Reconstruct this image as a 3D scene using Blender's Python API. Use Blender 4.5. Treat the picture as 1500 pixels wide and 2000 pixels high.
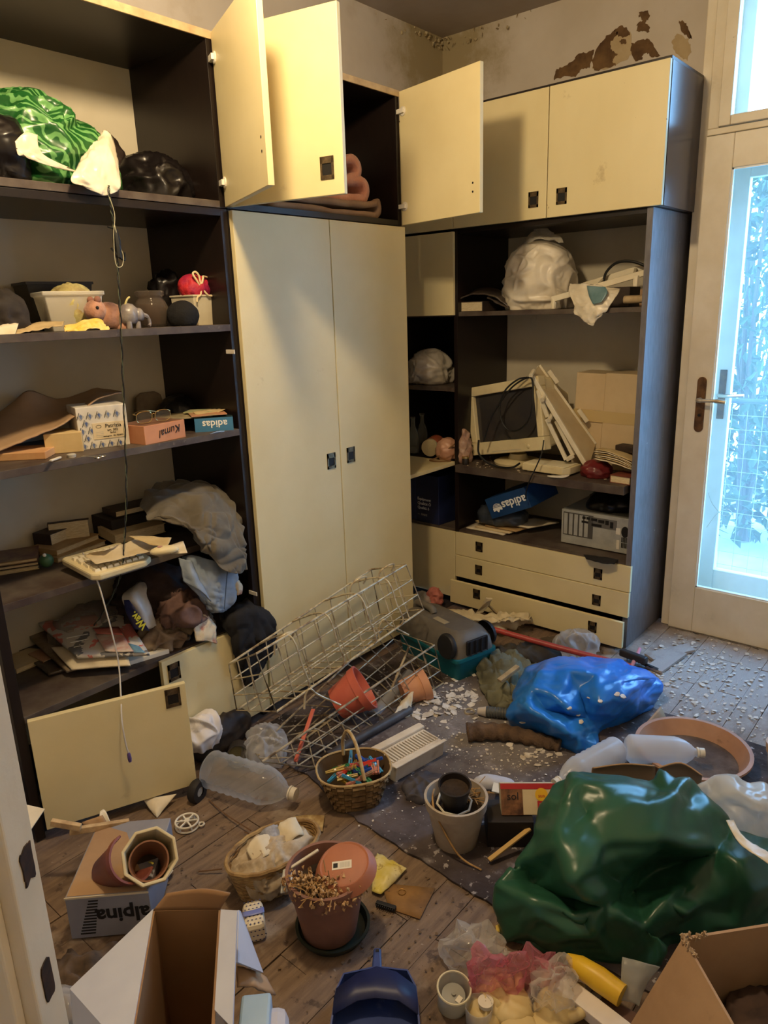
import bpy, bmesh, math, random
from mathutils import Vector, Matrix, Euler, noise
from mathutils.geometry import delaunay_2d_cdt

for o in list(bpy.data.objects):
    bpy.data.objects.remove(o)
S = bpy.context.scene
COL = S.collection
pi = math.pi

# ------------------------------------------------------------------ camera
YAW, PITCH, ROLL, FPX, EYE = 0.708035, 0.271534, 0.0331274, 1420.14, 1.5
_f = Vector((math.cos(PITCH)*math.cos(YAW), math.cos(PITCH)*math.sin(YAW), -math.sin(PITCH)))
_r0 = Vector((math.sin(YAW), -math.cos(YAW), 0)); _d0 = _f.cross(_r0)
CR = math.cos(ROLL)*_r0 + math.sin(ROLL)*_d0
CD = -math.sin(ROLL)*_r0 + math.cos(ROLL)*_d0
CF = _f
CAMP = Vector((0, 0, EYE))
cd = bpy.data.cameras.new('camera'); cam = bpy.data.objects.new('camera', cd); COL.objects.link(cam)
cd.sensor_fit = 'HORIZONTAL'; cd.sensor_width = 36; cd.lens = 36*FPX/1500
cd.clip_start = 0.05
m = Matrix((CR, -CD, -CF)).transposed().to_4x4(); m.translation = CAMP
cam.matrix_world = m
S.camera = cam

# ------------------------------------------------------------------ light, world, exposure
S.view_settings.view_transform = 'Standard'; S.view_settings.look = 'None'
S.view_settings.gamma = 1; S.view_settings.use_curve_mapping = False
S.view_settings.exposure = 0.1
W = bpy.data.worlds.new('sky'); S.world = W; W.use_nodes = True
wn = W.node_tree.nodes; bg = wn['Background']
bg.inputs[0].default_value = (0.30, 0.60, 1.0, 1); bg.inputs[1].default_value = 14.0
def lamp(name, loc, power, color, radius):
    l = bpy.data.lights.new(name, 'POINT'); l.energy = power; l.color = color; l.shadow_soft_size = radius
    o = bpy.data.objects.new(name, l); COL.objects.link(o); o.location = loc; return o
lamp('ceiling_lamp_light', (1.0, 1.22, 2.53), 74, (1.0, 0.77, 0.46), 0.07)
pl_ = bpy.data.lights.new('window_portal', 'AREA'); pl_.shape = 'RECTANGLE'; pl_.size = 1.1; pl_.size_y = 2.7
pl_.cycles.is_portal = True
po = bpy.data.objects.new('window_portal', pl_); COL.objects.link(po)
po.location = (3.60, 0.42, 1.38); po.rotation_euler = (pi/2, 0, pi/2)

# ------------------------------------------------------------------ picking points of the room through the lens
def ray(x, y): return CR*((x-750)/FPX) + CD*((y-1000)/FPX) + CF
def at(x, y, z=None, X=None, Y=None, D=None):
    d = ray(x, y)
    if z is not None: t = (z-EYE)/d.z
    elif X is not None: t = X/d.x
    elif Y is not None: t = Y/d.y
    else: t = D
    return CAMP + d*t
def pxs(p):                       # metres per photo pixel at point p
    return (Vector(p)-CAMP).dot(CF)/FPX

# ------------------------------------------------------------------ materials
MATS = {}
def M(name, c, rough=.6, c2=None, ns=6, mixr=(.35, .65), bump=0, bs=30, metal=0, spec=.5, trans=0, alpha=1, emit=None,
      spots=None, world=False, sub=0, ior=1.45, stretch=None, coat=0, sheen=0, crinkle=None):
    """procedural material: two tones mixed by noise, optional grime spots (colour, scale, threshold), fine relief"""
    if name in MATS: return MATS[name]
    m = bpy.data.materials.new(name); m.use_nodes = True; MATS[name] = m
    nt = m.node_tree; N = nt.nodes; L = nt.links; b = N['Principled BSDF']
    def rgb(k): return (k[0], k[1], k[2], 1)
    b.inputs['Base Color'].default_value = rgb(c); b.inputs['Roughness'].default_value = rough
    b.inputs['Metallic'].default_value = metal; b.inputs['Specular IOR Level'].default_value = spec
    b.inputs['Transmission Weight'].default_value = trans; b.inputs['Alpha'].default_value = alpha
    b.inputs['IOR'].default_value = ior; b.inputs['Coat Weight'].default_value = coat
    b.inputs['Sheen Weight'].default_value = sheen
    if sub: b.inputs['Subsurface Weight'].default_value = sub; b.inputs['Subsurface Radius'].default_value = (.02, .02, .02)
    if emit: b.inputs['Emission Color'].default_value = rgb(emit[0]); b.inputs['Emission Strength'].default_value = emit[1]
    if c2 or bump or spots or crinkle:
        if world:
            g = N.new('ShaderNodeNewGeometry'); co = g.outputs['Position']
        else:
            g = N.new('ShaderNodeTexCoord'); co = g.outputs['Object']
        if stretch:
            mp = N.new('ShaderNodeMapping'); mp.inputs['Scale'].default_value = stretch; L.new(co, mp.inputs[0]); cs = mp.outputs[0]
        else: cs = co
        def nz(scale, det=4, src=None):
            n = N.new('ShaderNodeTexNoise'); n.inputs['Scale'].default_value = scale; n.inputs['Detail'].default_value = det
            n.inputs['Roughness'].default_value = .6
            L.new(src or cs, n.inputs['Vector']); return n
        col = None
        if c2:
            n = nz(ns); r = N.new('ShaderNodeValToRGB'); L.new(n.outputs['Fac'], r.inputs[0])
            r.color_ramp.elements[0].position = mixr[0]; r.color_ramp.elements[1].position = mixr[1]
            r.color_ramp.elements[0].color = rgb(c); r.color_ramp.elements[1].color = rgb(c2); col = r.outputs[0]
        for sp in (spots or []):
            n = nz(sp[1], 6, co); r = N.new('ShaderNodeValToRGB'); L.new(n.outputs['Fac'], r.inputs[0])
            r.color_ramp.elements[0].position = sp[2]; r.color_ramp.elements[1].position = sp[2] + (sp[3] if len(sp) > 3 else .06)
            r.color_ramp.elements[0].color = (0, 0, 0, 1); r.color_ramp.elements[1].color = (sp[4] if len(sp) > 4 else .8,)*3 + (1,)
            mx = N.new('ShaderNodeMix'); mx.data_type = 'RGBA'; L.new(r.outputs[0], mx.inputs['Factor'])
            if col: L.new(col, mx.inputs['A'])
            else: mx.inputs['A'].default_value = rgb(c)
            mx.inputs['B'].default_value = rgb(sp[0]); col = mx.outputs['Result']
        if col: L.new(col, b.inputs['Base Color'])
        prev = None
        if crinkle:
            n = N.new('ShaderNodeTexNoise'); n.noise_type = 'RIDGED_MULTIFRACTAL'; n.inputs['Scale'].default_value = crinkle[0]; n.inputs['Detail'].default_value = 2.5
            n.inputs['Distortion'].default_value = .8; L.new(co, n.inputs['Vector'])
            bp = N.new('ShaderNodeBump'); bp.inputs['Strength'].default_value = crinkle[1]; bp.inputs['Distance'].default_value = crinkle[2] if len(crinkle) > 2 else .012
            L.new(n.outputs['Fac'], bp.inputs['Height']); L.new(bp.outputs[0], b.inputs['Normal']); prev = bp
        if bump:
            n = nz(bs, 5); bp = N.new('ShaderNodeBump'); bp.inputs['Strength'].default_value = bump; bp.inputs['Distance'].default_value = .01
            L.new(n.outputs['Fac'], bp.inputs['Height']); L.new(bp.outputs[0], b.inputs['Normal'])
            if prev: L.new(prev.outputs[0], bp.inputs['Normal'])
    return m

def film(name, c, op, rough=.25, spec=.5, edge=.55, noise_op=0, crinkle=None):
    """thin see-through plastic or dirty glass: clear film mixed with a tinted glossy sheet"""
    if name in MATS: return MATS[name]
    m = bpy.data.materials.new(name); m.use_nodes = True; MATS[name] = m
    nt = m.node_tree; N = nt.nodes; L = nt.links; b = N['Principled BSDF']; out = N['Material Output']
    b.inputs['Base Color'].default_value = (*c, 1); b.inputs['Roughness'].default_value = rough; b.inputs['Specular IOR Level'].default_value = spec
    t = N.new('ShaderNodeBsdfTransparent'); t.inputs[0].default_value = tuple(.6+.4*k for k in c)+(1,)
    tl = N.new('ShaderNodeBsdfTranslucent'); tl.inputs[0].default_value = (*c, 1)
    m1 = N.new('ShaderNodeMixShader'); m1.inputs[0].default_value = .4; L.new(b.outputs[0], m1.inputs[1]); L.new(tl.outputs[0], m1.inputs[2])
    mx = N.new('ShaderNodeMixShader'); mx.inputs[0].default_value = op
    fr = N.new('ShaderNodeLayerWeight'); fr.inputs[0].default_value = .35
    ma = N.new('ShaderNodeMath'); ma.operation = 'MULTIPLY_ADD'; ma.inputs[1].default_value = edge; ma.inputs[2].default_value = op
    L.new(fr.outputs['Facing'], ma.inputs[0])
    src = ma.outputs[0]
    if crinkle:
        tc = N.new('ShaderNodeTexCoord'); n = N.new('ShaderNodeTexNoise'); n.noise_type = 'RIDGED_MULTIFRACTAL'; n.inputs['Scale'].default_value = crinkle[0]; n.inputs['Detail'].default_value = 2.5
        n.inputs['Distortion'].default_value = .8; L.new(tc.outputs['Object'], n.inputs['Vector'])
        bp = N.new('ShaderNodeBump'); bp.inputs['Strength'].default_value = crinkle[1]; bp.inputs['Distance'].default_value = .012
        L.new(n.outputs['Fac'], bp.inputs['Height']); L.new(bp.outputs[0], b.inputs['Normal']); L.new(bp.outputs[0], tl.inputs['Normal'])
    if noise_op:
        tc = N.new('ShaderNodeTexCoord'); n = N.new('ShaderNodeTexNoise'); n.inputs['Scale'].default_value = 5; n.inputs['Detail'].default_value = 5
        mp = N.new('ShaderNodeMapping'); mp.inputs['Scale'].default_value = (1, 2.2, .5); L.new(tc.outputs['Object'], mp.inputs[0]); L.new(mp.outputs[0], n.inputs['Vector'])
        m3 = N.new('ShaderNodeMath'); m3.operation = 'MULTIPLY_ADD'; m3.inputs[1].default_value = noise_op; L.new(n.outputs['Fac'], m3.inputs[0]); L.new(src, m3.inputs[2]); src = m3.outputs[0]
    mc = N.new('ShaderNodeClamp'); L.new(src, mc.inputs[0]); L.new(mc.outputs[0], mx.inputs[0])
    L.new(t.outputs[0], mx.inputs[1]); L.new(m1.outputs[0], mx.inputs[2]); L.new(mx.outputs[0], out.inputs['Surface'])
    return m

# ------------------------------------------------------------------ building helpers
class MB:
    def __init__(s): s.v = []; s.f = []; s.mi = []; s.k = 0; s.T = Matrix()
    def add(s, vs, fs):
        b = len(s.v)
        s.v += [s.T @ Vector(p) for p in vs]
        for q in fs: s.f.append([b+i for i in q]); s.mi.append(s.k)
        return s
    def box(s, x0, x1, y0, y1, z0, z1):
        return s.add([(x0,y0,z0),(x1,y0,z0),(x1,y1,z0),(x0,y1,z0),(x0,y0,z1),(x1,y0,z1),(x1,y1,z1),(x0,y1,z1)],
                     [(0,3,2,1),(4,5,6,7),(0,1,5,4),(1,2,6,5),(2,3,7,6),(3,0,4,7)])
    def bar(s, a, b, w, h, up=(0,0,1)):
        a = Vector(a); b = Vector(b); d = (b-a).normalized(); u = Vector(up)
        if abs(d.dot(u)) > .98: u = Vector((1,0,0))
        x = d.cross(u).normalized()*w/2; y = x.cross(d).normalized()*h/2
        return s.add([a-x-y,a+x-y,a+x+y,a-x+y,b-x-y,b+x-y,b+x+y,b-x+y],[(0,1,2,3),(7,6,5,4),(0,4,5,1),(1,5,6,2),(2,6,7,3),(3,7,4,0)])
    def tube(s, pts, r, n=8, closed=False, caps=True):
        pts = [Vector(p) for p in pts]; N = len(pts)
        rr = r if isinstance(r, (list, tuple)) else [r]*N
        vs = []; fs = []; u = None
        for i, p in enumerate(pts):
            if closed: t = pts[(i+1) % N]-pts[i-1]
            else: t = pts[min(i+1, N-1)]-pts[max(i-1, 0)]
            if t.length < 1e-9: t = Vector((0,0,1))
            t.normalize()
            if u is None:
                u = t.cross(Vector((0,0,1)))
                if u.length < .1: u = t.cross(Vector((1,0,0)))
            u = (u-t*u.dot(t)).normalized(); w = t.cross(u)
            for j in range(n):
                a = 2*pi*j/n; vs.append(p+(u*math.cos(a)+w*math.sin(a))*rr[i])
        for i in range(N if closed else N-1):
            a = i*n; b = ((i+1) % N)*n
            for j in range(n): fs.append((a+j, a+(j+1) % n, b+(j+1) % n, b+j))
        if caps and not closed:
            fs.append(tuple(range(n-1, -1, -1))); fs.append(tuple(range((N-1)*n, N*n)))
        return s.add(vs, fs)
    def lathe(s, prof, n=28, a0=0, a1=2*pi, caps=True, sq=None):
        """profile of (radius, height); sq gives (sx, sy) scale"""
        vs = []; fs = []; full = abs(a1-a0-2*pi) < 1e-6; k = n if full else n+1; sx, sy = sq or (1, 1)
        for r, z in prof:
            for j in range(k):
                a = a0+(a1-a0)*j/n; vs.append((r*math.cos(a)*sx, r*math.sin(a)*sy, z))
        for i in range(len(prof)-1):
            for j in range(k if full else k-1):
                fs.append((i*k+j, i*k+(j+1) % k, (i+1)*k+(j+1) % k, (i+1)*k+j))
        if caps and full:
            if prof[0][0] > 1e-6: fs.append(tuple(range(k-1, -1, -1)))
            if prof[-1][0] > 1e-6: fs.append(tuple(range((len(prof)-1)*k, len(prof)*k)))
        return s.add(vs, fs)
    def prism(s, poly, z0, z1):
        n = len(poly)
        return s.add([(x, y, z0) for x, y in poly]+[(x, y, z1) for x, y in poly],
                     [tuple(range(n-1, -1, -1)), tuple(range(n, 2*n))]+[(i, (i+1) % n, n+(i+1) % n, n+i) for i in range(n)])
    def grid(s, P, closeu=False, closev=False):
        nu = len(P); nv = len(P[0]); fs = []
        for i in range(nu if closeu else nu-1):
            for j in range(nv if closev else nv-1):
                a = i*nv+j; b = i*nv+(j+1) % nv; c = ((i+1) % nu)*nv+(j+1) % nv; d = ((i+1) % nu)*nv+j
                fs.append((a, b, c, d))
        return s.add([p for r in P for p in r], fs)
    def ball(s, c, r, n=12, sc=(1,1,1)):
        T0 = s.T; s.T = T0 @ Matrix.Translation(c) @ Matrix.Diagonal((*sc, 1))
        s.lathe([(max(1e-5, r*math.sin(pi*i/(n//2+2))), -r*math.cos(pi*i/(n//2+2))) for i in range(n//2+3)], n, caps=False); s.T = T0
        return s
    def build(s, name, mat, parent=None, smooth=False, bevel=0, loc=None, rot=None, solid=0, subd=0, angle=.7):
        me = bpy.data.meshes.new(name); me.from_pydata([tuple(p) for p in s.v], [], s.f); me.update()
        ms = mat if isinstance(mat, (list, tuple)) else [mat]
        for q in ms: me.materials.append(q)
        if len(ms) > 1: me.polygons.foreach_set('material_index', s.mi)
        if smooth:
            me.shade_smooth()
            if smooth != 'all': me.set_sharp_from_angle(angle=angle)
        o = bpy.data.objects.new(name, me); COL.objects.link(o)
        if parent: o.parent = parent
        if loc is not None: o.location = loc
        if rot is not None: o.rotation_euler = rot
        if solid:
            q = o.modifiers.new('thick', 'SOLIDIFY'); q.thickness = solid; q.offset = 0
        if bevel:
            q = o.modifiers.new('bevel', 'BEVEL'); q.width = bevel; q.segments = 2; q.limit_method = 'ANGLE'
        if subd:
            q = o.modifiers.new('sub', 'SUBSURF'); q.levels = subd; q.render_levels = subd
        return o
def box(name, mat, x0, x1, y0, y1, z0, z1, parent=None, bevel=0): return MB().box(x0,x1,y0,y1,z0,z1).build(name, mat, parent, bevel=bevel)
def tag(o, label=None, cat=None, group=None, kind=None):
    if label: o['label'] = label
    if cat: o['category'] = cat
    if group: o['group'] = group
    if kind: o['kind'] = kind
    return o
def thing(name, label, cat, loc=(0,0,0), rot=(0,0,0), group=None):
    o = bpy.data.objects.new(name, None); o.empty_display_size = .05; COL.objects.link(o)
    o.location = loc; o.rotation_euler = rot if not isinstance(rot, Matrix) else rot.to_euler()
    return tag(o, label, cat, group)
def base2(p, q, z):
    """floor/shelf frame from two photo points: origin at the first, x axis towards the second"""
    a = at(*p, z=z); b = at(*q, z=z); d = b-a
    return a, math.atan2(d.y, d.x), d.length
def basis(o, x, y, name=None):
    """matrix with origin o, x axis along x, y axis near y"""
    x = Vector(x).normalized(); z = x.cross(Vector(y)).normalized(); y = z.cross(x)
    m = Matrix((x, y, z)).transposed().to_4x4(); m.translation = Vector(o); return m
def catmull(P, n):
    out = []
    for i in range(len(P)-1):
        p0 = P[max(i-1, 0)]; p1 = P[i]; p2 = P[i+1]; p3 = P[min(i+2, len(P)-1)]
        for k in range(n):
            t = k/n
            out.append(.5*((2*p1)+(p2-p0)*t+(2*p0-5*p1+4*p2-p3)*t*t+(3*p1-p0-3*p2+p3)*t**3))
    out.append(P[-1].copy()); return out
def curve(P, n=6): return catmull([Vector(p) for p in P], n)
def cgrid(G, nu, nv):
    rows = [catmull([Vector(p) for p in r], nv) for r in G]
    cols = [catmull([rows[i][j] for i in range(len(rows))], nu) for j in range(len(rows[0]))]
    return [[cols[j][i] for j in range(len(cols))] for i in range(len(cols[0]))]
_AX = [Euler((.4, .2, .9)).to_matrix(), Euler((1.3, .5, -.6)).to_matrix(), Euler((-.5, 1.1, 2.2)).to_matrix()]
def crease(p, sc, seed, sharp=1.0, low=.9):
    """crumpled relief: long sharp folds crossing each other over soft dents"""
    o = Vector((seed*3.17, seed*1.31, seed*7.7)); b = Vector(p)*sc
    q = b*.45+o; w = Vector((noise.noise(q), noise.noise(q+Vector((31.4, 2.2, 7.1))), noise.noise(q+Vector((5.3, 17.1, 41.7)))))*.9
    f = noise.noise(b*.5+o)*.7; best = 0
    for k, A in enumerate(_AX):
        q = A @ b; q = Vector((q.x*.95, q.y*.28, q.z*.45))+w+o*(1+k)
        r = 1-abs(noise.noise(q))*2.6
        q2 = q*2.3+Vector((3, 8, 1)); r2 = 1-abs(noise.noise(q2))*2.6
        best = max(best, r, .55*r2+.1*r)
    return (best*1.5-.55)*sharp+f*low
def crumple(o, amp, sc, seed=0, sharp=1.0, fade=None, zmin=None, low=.9):
    me = o.data; me.update(); ns = [v.normal.copy() for v in me.vertices]
    for v, n in zip(me.vertices, ns):
        a = amp if fade is None else amp*fade(v.co)
        v.co = v.co+n*(crease(v.co, sc, seed, sharp, low)*a)
        if zmin is not None and v.co.z < zmin: v.co.z = zmin+random.random()*.0004
    me.update(); return o
def ico(n):
    bm = bmesh.new(); bmesh.ops.create_icosphere(bm, subdivisions=n, radius=1)
    vs = [v.co.copy() for v in bm.verts]; fs = [[v.index for v in f.verts] for f in bm.faces]; bm.free(); return vs, fs
_ICO = {}
def blob(name, mat, c, size, rotz=0, n=5, amp=.02, sc=14, seed=1, pw=2.4, flat=.75, parent=None, shape=None, sharp=1, smooth='all', rot=None):
    """crumpled closed body standing on z=0 of its own frame; size = full extents; flat = share of the lower half kept"""
    if n not in _ICO: _ICO[n] = ico(n)
    vs, fs = _ICO[n]; sx, sy, sz = (k/2 for k in size); mb = MB()
    P = []
    for v in vs:
        l = (abs(v.x)**pw+abs(v.y)**pw+abs(v.z)**pw)**(1/pw); q = v/l
        z = q.z
        if z < 0: z = max(z*flat*1.6, -flat) if flat < 1 else z
        z = (z+flat)/(1+flat)*2*sz if flat < 1 else (z+1)*sz
        p = Vector((q.x*sx, q.y*sy, z))
        if shape: p = Vector(shape(p))
        P.append(p)
    mb.add(P, fs); o = mb.build(name, mat, parent, smooth=smooth, loc=c, rot=rot if rot is not None else (0, 0, rotz))
    crumple(o, amp, sc, seed, sharp, zmin=0.0 if flat < 1 else None); return o
def sheet(name, mat, G, nu=6, nv=6, thick=.0015, amp=0, sc=20, seed=1, parent=None, sharp=1, smooth=True, local=True, angle=.9):
    """cloth, paper or film through a grid of points of the room"""
    P = cgrid(G, nu, nv); c = Vector((0, 0, 0)); k = 0; zm = 1e9
    for r in P:
        for p in r: c += p; k += 1; zm = min(zm, p.z)
    c /= k; c.z = zm
    if parent is not None or not local: c = Vector((0, 0, 0))
    mb = MB().grid([[p-c for p in r] for r in P]); o = mb.build(name, mat, parent, smooth=smooth, loc=c, solid=thick, angle=angle)
    if amp: crumple(o, amp, sc, seed, sharp)
    return o
FONTM = {}
def text(name, s, mat, size, M4, parent=None, depth=.0006, flipx=False, align='CENTER', shear=0, bold=0):
    cu = bpy.data.curves.new(name, 'FONT'); cu.body = s; cu.size = size; cu.align_x = align; cu.align_y = 'CENTER'; cu.extrude = depth; cu.resolution_u = 2
    cu.shear = shear; cu.offset = bold
    t = bpy.data.objects.new(name, cu); COL.objects.link(t)
    dg = bpy.context.evaluated_depsgraph_get(); me = bpy.data.meshes.new_from_object(t.evaluated_get(dg)); bpy.data.objects.remove(t)
    me.materials.clear(); me.materials.append(mat)
    o = bpy.data.objects.new(name, me); COL.objects.link(o)
    if parent: o.parent = parent
    o.matrix_local = M4; return o
def copy_tree(o, parent=None, loc=None, rot=None):
    c = o.copy(); COL.objects.link(c); c.parent = parent
    if loc is not None: c.location = loc
    if rot is not None: c.rotation_euler = rot
    for ch in list(o.children): copy_tree(ch, c)
    return c
def wm(o):
    m = o.matrix_basis.copy()
    return wm(o.parent) @ o.matrix_parent_inverse @ m if o.parent else m
def inw(o):
    """the part's own points are room coordinates: keep them there under its thing"""
    o.matrix_parent_inverse = wm(o.parent).inverted(); return o
random.seed(7)
R = random.random
def U(a, b): return a+(b-a)*random.random()
def relief(name, mat, pts3, rings, sub=3, amp=.01, sc=14, seed=1, parent=None, edges=(), smooth='all', skirt=True, facet=0, jit=.01, angle=.32, soft=0):
    """crumpled film through scattered points (photo x, y, height over the floor); border drops to the floor behind it"""
    v2 = [Vector((p[0], p[1])) for p in pts3]; n = len(rings)
    ed = [(rings[i], rings[(i+1) % n]) for i in range(n)]+list(edges)
    vo, eo, fo, ov, oe, of = delaunay_2d_cdt(v2, ed, [list(rings)], 1, 1e-4)
    src = [o_[0] if o_ else 0 for o_ in ov]
    V = [at(pts3[s_][0], pts3[s_][1], z=pts3[s_][2]) for s_ in src]
    bm = bmesh.new(); bv = [bm.verts.new(p) for p in V]
    for f in fo:
        try: bm.faces.new([bv[i] for i in f])
        except ValueError: pass
    if skirt:
        bm.edges.ensure_lookup_table(); be = [e for e in bm.edges if len(e.link_faces) == 1]; low = {}
        cx = sum((v.co for v in bm.verts), Vector())/len(bm.verts)
        for e in be:
            for v in e.verts:
                if v not in low: q = v.co.lerp(cx, .06); low[v] = bm.verts.new((q.x, q.y, .004))
        for e in be:
            a, b = e.verts
            try: bm.faces.new([a, b, low[b], low[a]])
            except ValueError: pass
    bmesh.ops.recalc_face_normals(bm, faces=bm.faces)
    bmesh.ops.triangulate(bm, faces=bm.faces)
    for k in range(facet):
        old = set(bm.verts); bmesh.ops.subdivide_edges(bm, edges=bm.edges, cuts=1, use_grid_fill=True); bmesh.ops.triangulate(bm, faces=bm.faces)
        bm.normal_update()
        for v in bm.verts:
            if v not in old and v.co.z > .012: v.co += v.normal*U(-jit, jit)/(k+1)+Vector((U(-jit, jit), U(-jit, jit), 0))*.6/(k+1)
    bmesh.ops.subdivide_edges(bm, edges=bm.edges, cuts=sub, use_grid_fill=True)
    for _ in range(soft): bmesh.ops.smooth_vert(bm, verts=bm.verts, factor=.5, use_axis_x=True, use_axis_y=True, use_axis_z=True)
    me = bpy.data.meshes.new(name); bm.to_mesh(me); bm.free(); me.materials.append(mat); me.shade_smooth()
    o = bpy.data.objects.new(name, me); COL.objects.link(o)
    if parent: o.parent = parent; inw(o)
    crumple(o, amp, sc, seed, zmin=.002, low=.25)
    if angle: me.set_sharp_from_angle(angle=angle)
    return o
def c(r, g, b):                  # sRGB 0-255 to linear
    f = lambda u: (u/255/12.92 if u/255 <= .04045 else ((u/255+.055)/1.055)**2.4)
    return (f(r), f(g), f(b))
# ------------------------------------------------------------------ shared materials
m_cream = M('cream_laminate', c(222,208,163), .42, c2=c(213,197,149), ns=2.2, bump=.04, bs=60, spots=[(c(150,125,85), 7, .70, .08, .5)])
m_back = M('grey_beige_hardboard', c(206,196,174), .7, c2=c(192,181,158), ns=3, spots=[(c(120,108,88), 5, .66, .1, .5)])
m_dark = M('dark_brown_laminate', c(28,19,16), .36, c2=c(23,16,14), ns=12, stretch=(6,6,1), spots=[(c(58,48,43), 9, .68, .12, .3)])
m_dusty = M('dusty_dark_laminate', c(62,48,42), .55, c2=c(92,82,72), ns=9, spots=[(c(130,120,105), 30, .66, .08, .5)])
m_edge = M('pale_wood_edge', c(190,165,125), .6, c2=c(160,135,100), ns=20)
m_bronze = M('aged_bronze', c(122,104,78), .38, c2=c(84,70,54), ns=60, metal=.7)
m_black = M('black_recess', c(16,13,12), .6)
m_white = M('white_plastic', c(226,220,206), .35, c2=c(205,196,178), ns=9)
m_chrome = M('nickel_steel', c(190,186,176), .28, metal=1.0)
m_paint = M('old_cream_paint', c(226,214,190), .4, c2=c(212,198,170), ns=4, bump=.1, bs=25, spots=[(c(132,92,52), 14, .71, .03, .85), (c(170,150,120), 4, .66, .1, .5)])
m_card = M('brown_cardboard', c(178,146,112), .85, c2=c(160,128,96), ns=5, bump=.05, bs=90, spots=[(c(110,84,60), 6, .68, .1, .5)])

# ------------------------------------------------------------------ the room
XW, YW, ZC = 3.44, 2.45, 2.82
m_wall = M('aged_plaster_wall', c(206,196,184), .9, c2=c(192,180,164), ns=2.2, bump=.12, bs=18, spots=[(c(160,140,112), 3.1, .62, .14, .45)], world=True)
def mould(m, centre, rad, col, amt):
    """damp stain of its own shape around a corner of the room"""
    nt = m.node_tree; N = nt.nodes; L = nt.links; b = N['Principled BSDF']; g = N.new('ShaderNodeNewGeometry')
    vm = N.new('ShaderNodeVectorMath'); vm.operation = 'DISTANCE'; vm.inputs[1].default_value = centre; L.new(g.outputs['Position'], vm.inputs[0])
    n = N.new('ShaderNodeTexNoise'); n.inputs['Scale'].default_value = 7; n.inputs['Detail'].default_value = 8; n.inputs['Roughness'].default_value = .7; L.new(g.outputs['Position'], n.inputs['Vector'])
    a = N.new('ShaderNodeMath'); a.operation = 'MULTIPLY_ADD'; a.inputs[1].default_value = -1/rad; a.inputs[2].default_value = .62; L.new(vm.outputs['Value'], a.inputs[0])
    s = N.new('ShaderNodeMath'); s.operation = 'ADD'; L.new(a.outputs[0], s.inputs[0]); L.new(n.outputs['Fac'], s.inputs[1])
    r = N.new('ShaderNodeValToRGB'); r.color_ramp.elements[0].position = .48; r.color_ramp.elements[1].position = .86
    r.color_ramp.elements[1].color = (amt, amt, amt, 1); L.new(s.outputs[0], r.inputs[0])
    mx = N.new('ShaderNodeMix'); mx.data_type = 'RGBA'; L.new(r.outputs[0], mx.inputs['Factor'])
    old = b.inputs['Base Color'].links[0].from_socket; L.new(old, mx.inputs['A']); mx.inputs['B'].default_value = (*col, 1); L.new(mx.outputs['Result'], b.inputs['Base Color'])
mould(m_wall, (3.36, 2.42, 2.74), .62, c(146,128,82), .8)
m_ceil = M('dingy_ceiling_plaster', c(176,164,152), .95, c2=c(160,146,130), ns=2, bump=.1, bs=12, world=True)
def st(o): o['kind'] = 'structure'; return o
st(MB().box(-1.3, 3.56, 2.45, 2.55, 0, ZC).build('wall_left', m_wall))
wr = st(MB().box(XW, 3.56, 1.10, 2.45, 0, ZC).box(XW, 3.56, -.4, -.16, 0, ZC).box(XW, 3.56, -.16, 1.10, 2.79, ZC).build('wall_right', m_wall))
m_wall2 = M('plain_white_plaster', c(232,226,216), .9, c2=c(224,216,204), ns=3)
st(box('wall_back', m_wall2, -1.4, -1.3, -.4, 2.55, 0, ZC))
st(box('wall_front', m_wall2, -1.4, 3.56, -.5, -.4, 0, ZC))
st(box('ceiling', m_ceil, -1.4, 3.56, -.5, 2.55, ZC, ZC+.1))
# flaked plaster: bare brown patches on the right wall, loose bits along the ceiling corner
m_peel = M('bare_brown_plaster', c(72,50,32), .95, c2=c(118,90,58), ns=9, bump=.5, bs=35)
m_stain = M('pale_water_stain', c(170,148,112), .95, c2=c(186,166,132), ns=8)
peels = [[(455,390),(460,345),(500,325),(545,300),(570,265),(620,255),(655,240),(640,300),(625,330),(590,340),(560,375),(510,372)],
 [(640,300),(660,235),(705,185),(745,150),(770,160),(735,205),(730,240),(765,262),(740,300),(760,320),(700,335),(652,348)],
 [(745,150),(790,124),(815,145),(828,172),(790,186),(762,170)],
 [(775,200),(805,192),(810,212),(785,222)],
 [(830,215),(870,200),(920,190),(945,225),(972,272),(930,284),(915,262),(890,262),(885,290),(850,300),(835,262)],
 [(875,60),(915,55),(922,85),(902,108),(925,135),(918,156),(880,150),(858,155),(862,120),(885,100),(872,80)],
 [(1065,100),(1095,110),(1120,150),(1130,190),(1105,180),(1075,150)]]
def wallpatch(name, pts, mat, x, th):
    pp = [at(900+u/2.5, v/2.5, X=x) for u, v in pts]; cy = sum(p.y for p in pp)/len(pp); cz = sum(p.z for p in pp)/len(pp)
    out = []
    for i, p in enumerate(pp):
        q = pp[(i+1) % len(pp)]
        for k in range(5):
            w = p.lerp(q, k/5); out.append((w.y+U(-.004, .004), w.z+U(-.004, .004)))
    mb = MB(); mb.T = Matrix(((0,0,-1,x),(1,0,0,0),(0,1,0,0),(0,0,0,1)))
    if sum(out[i][0]*out[(i+1) % len(out)][1]-out[(i+1) % len(out)][0]*out[i][1] for i in range(len(out))) > 0: pass
    mb.prism(out, 0, th); return mb.build(name, mat, wr)
for pts in peels: wallpatch('peeled_patch', pts, m_peel, XW, .002)
wallpatch('water_stain', [(1030,200),(1060,160),(1110,190),(1128,240),(1105,300),(1075,280),(1045,250)], m_stain, XW, .0012)
wallpatch('water_stain', [(640,330),(700,190),(830,150),(835,262),(800,300),(700,340)], m_stain, XW, .0012)
fl = MB()
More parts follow.
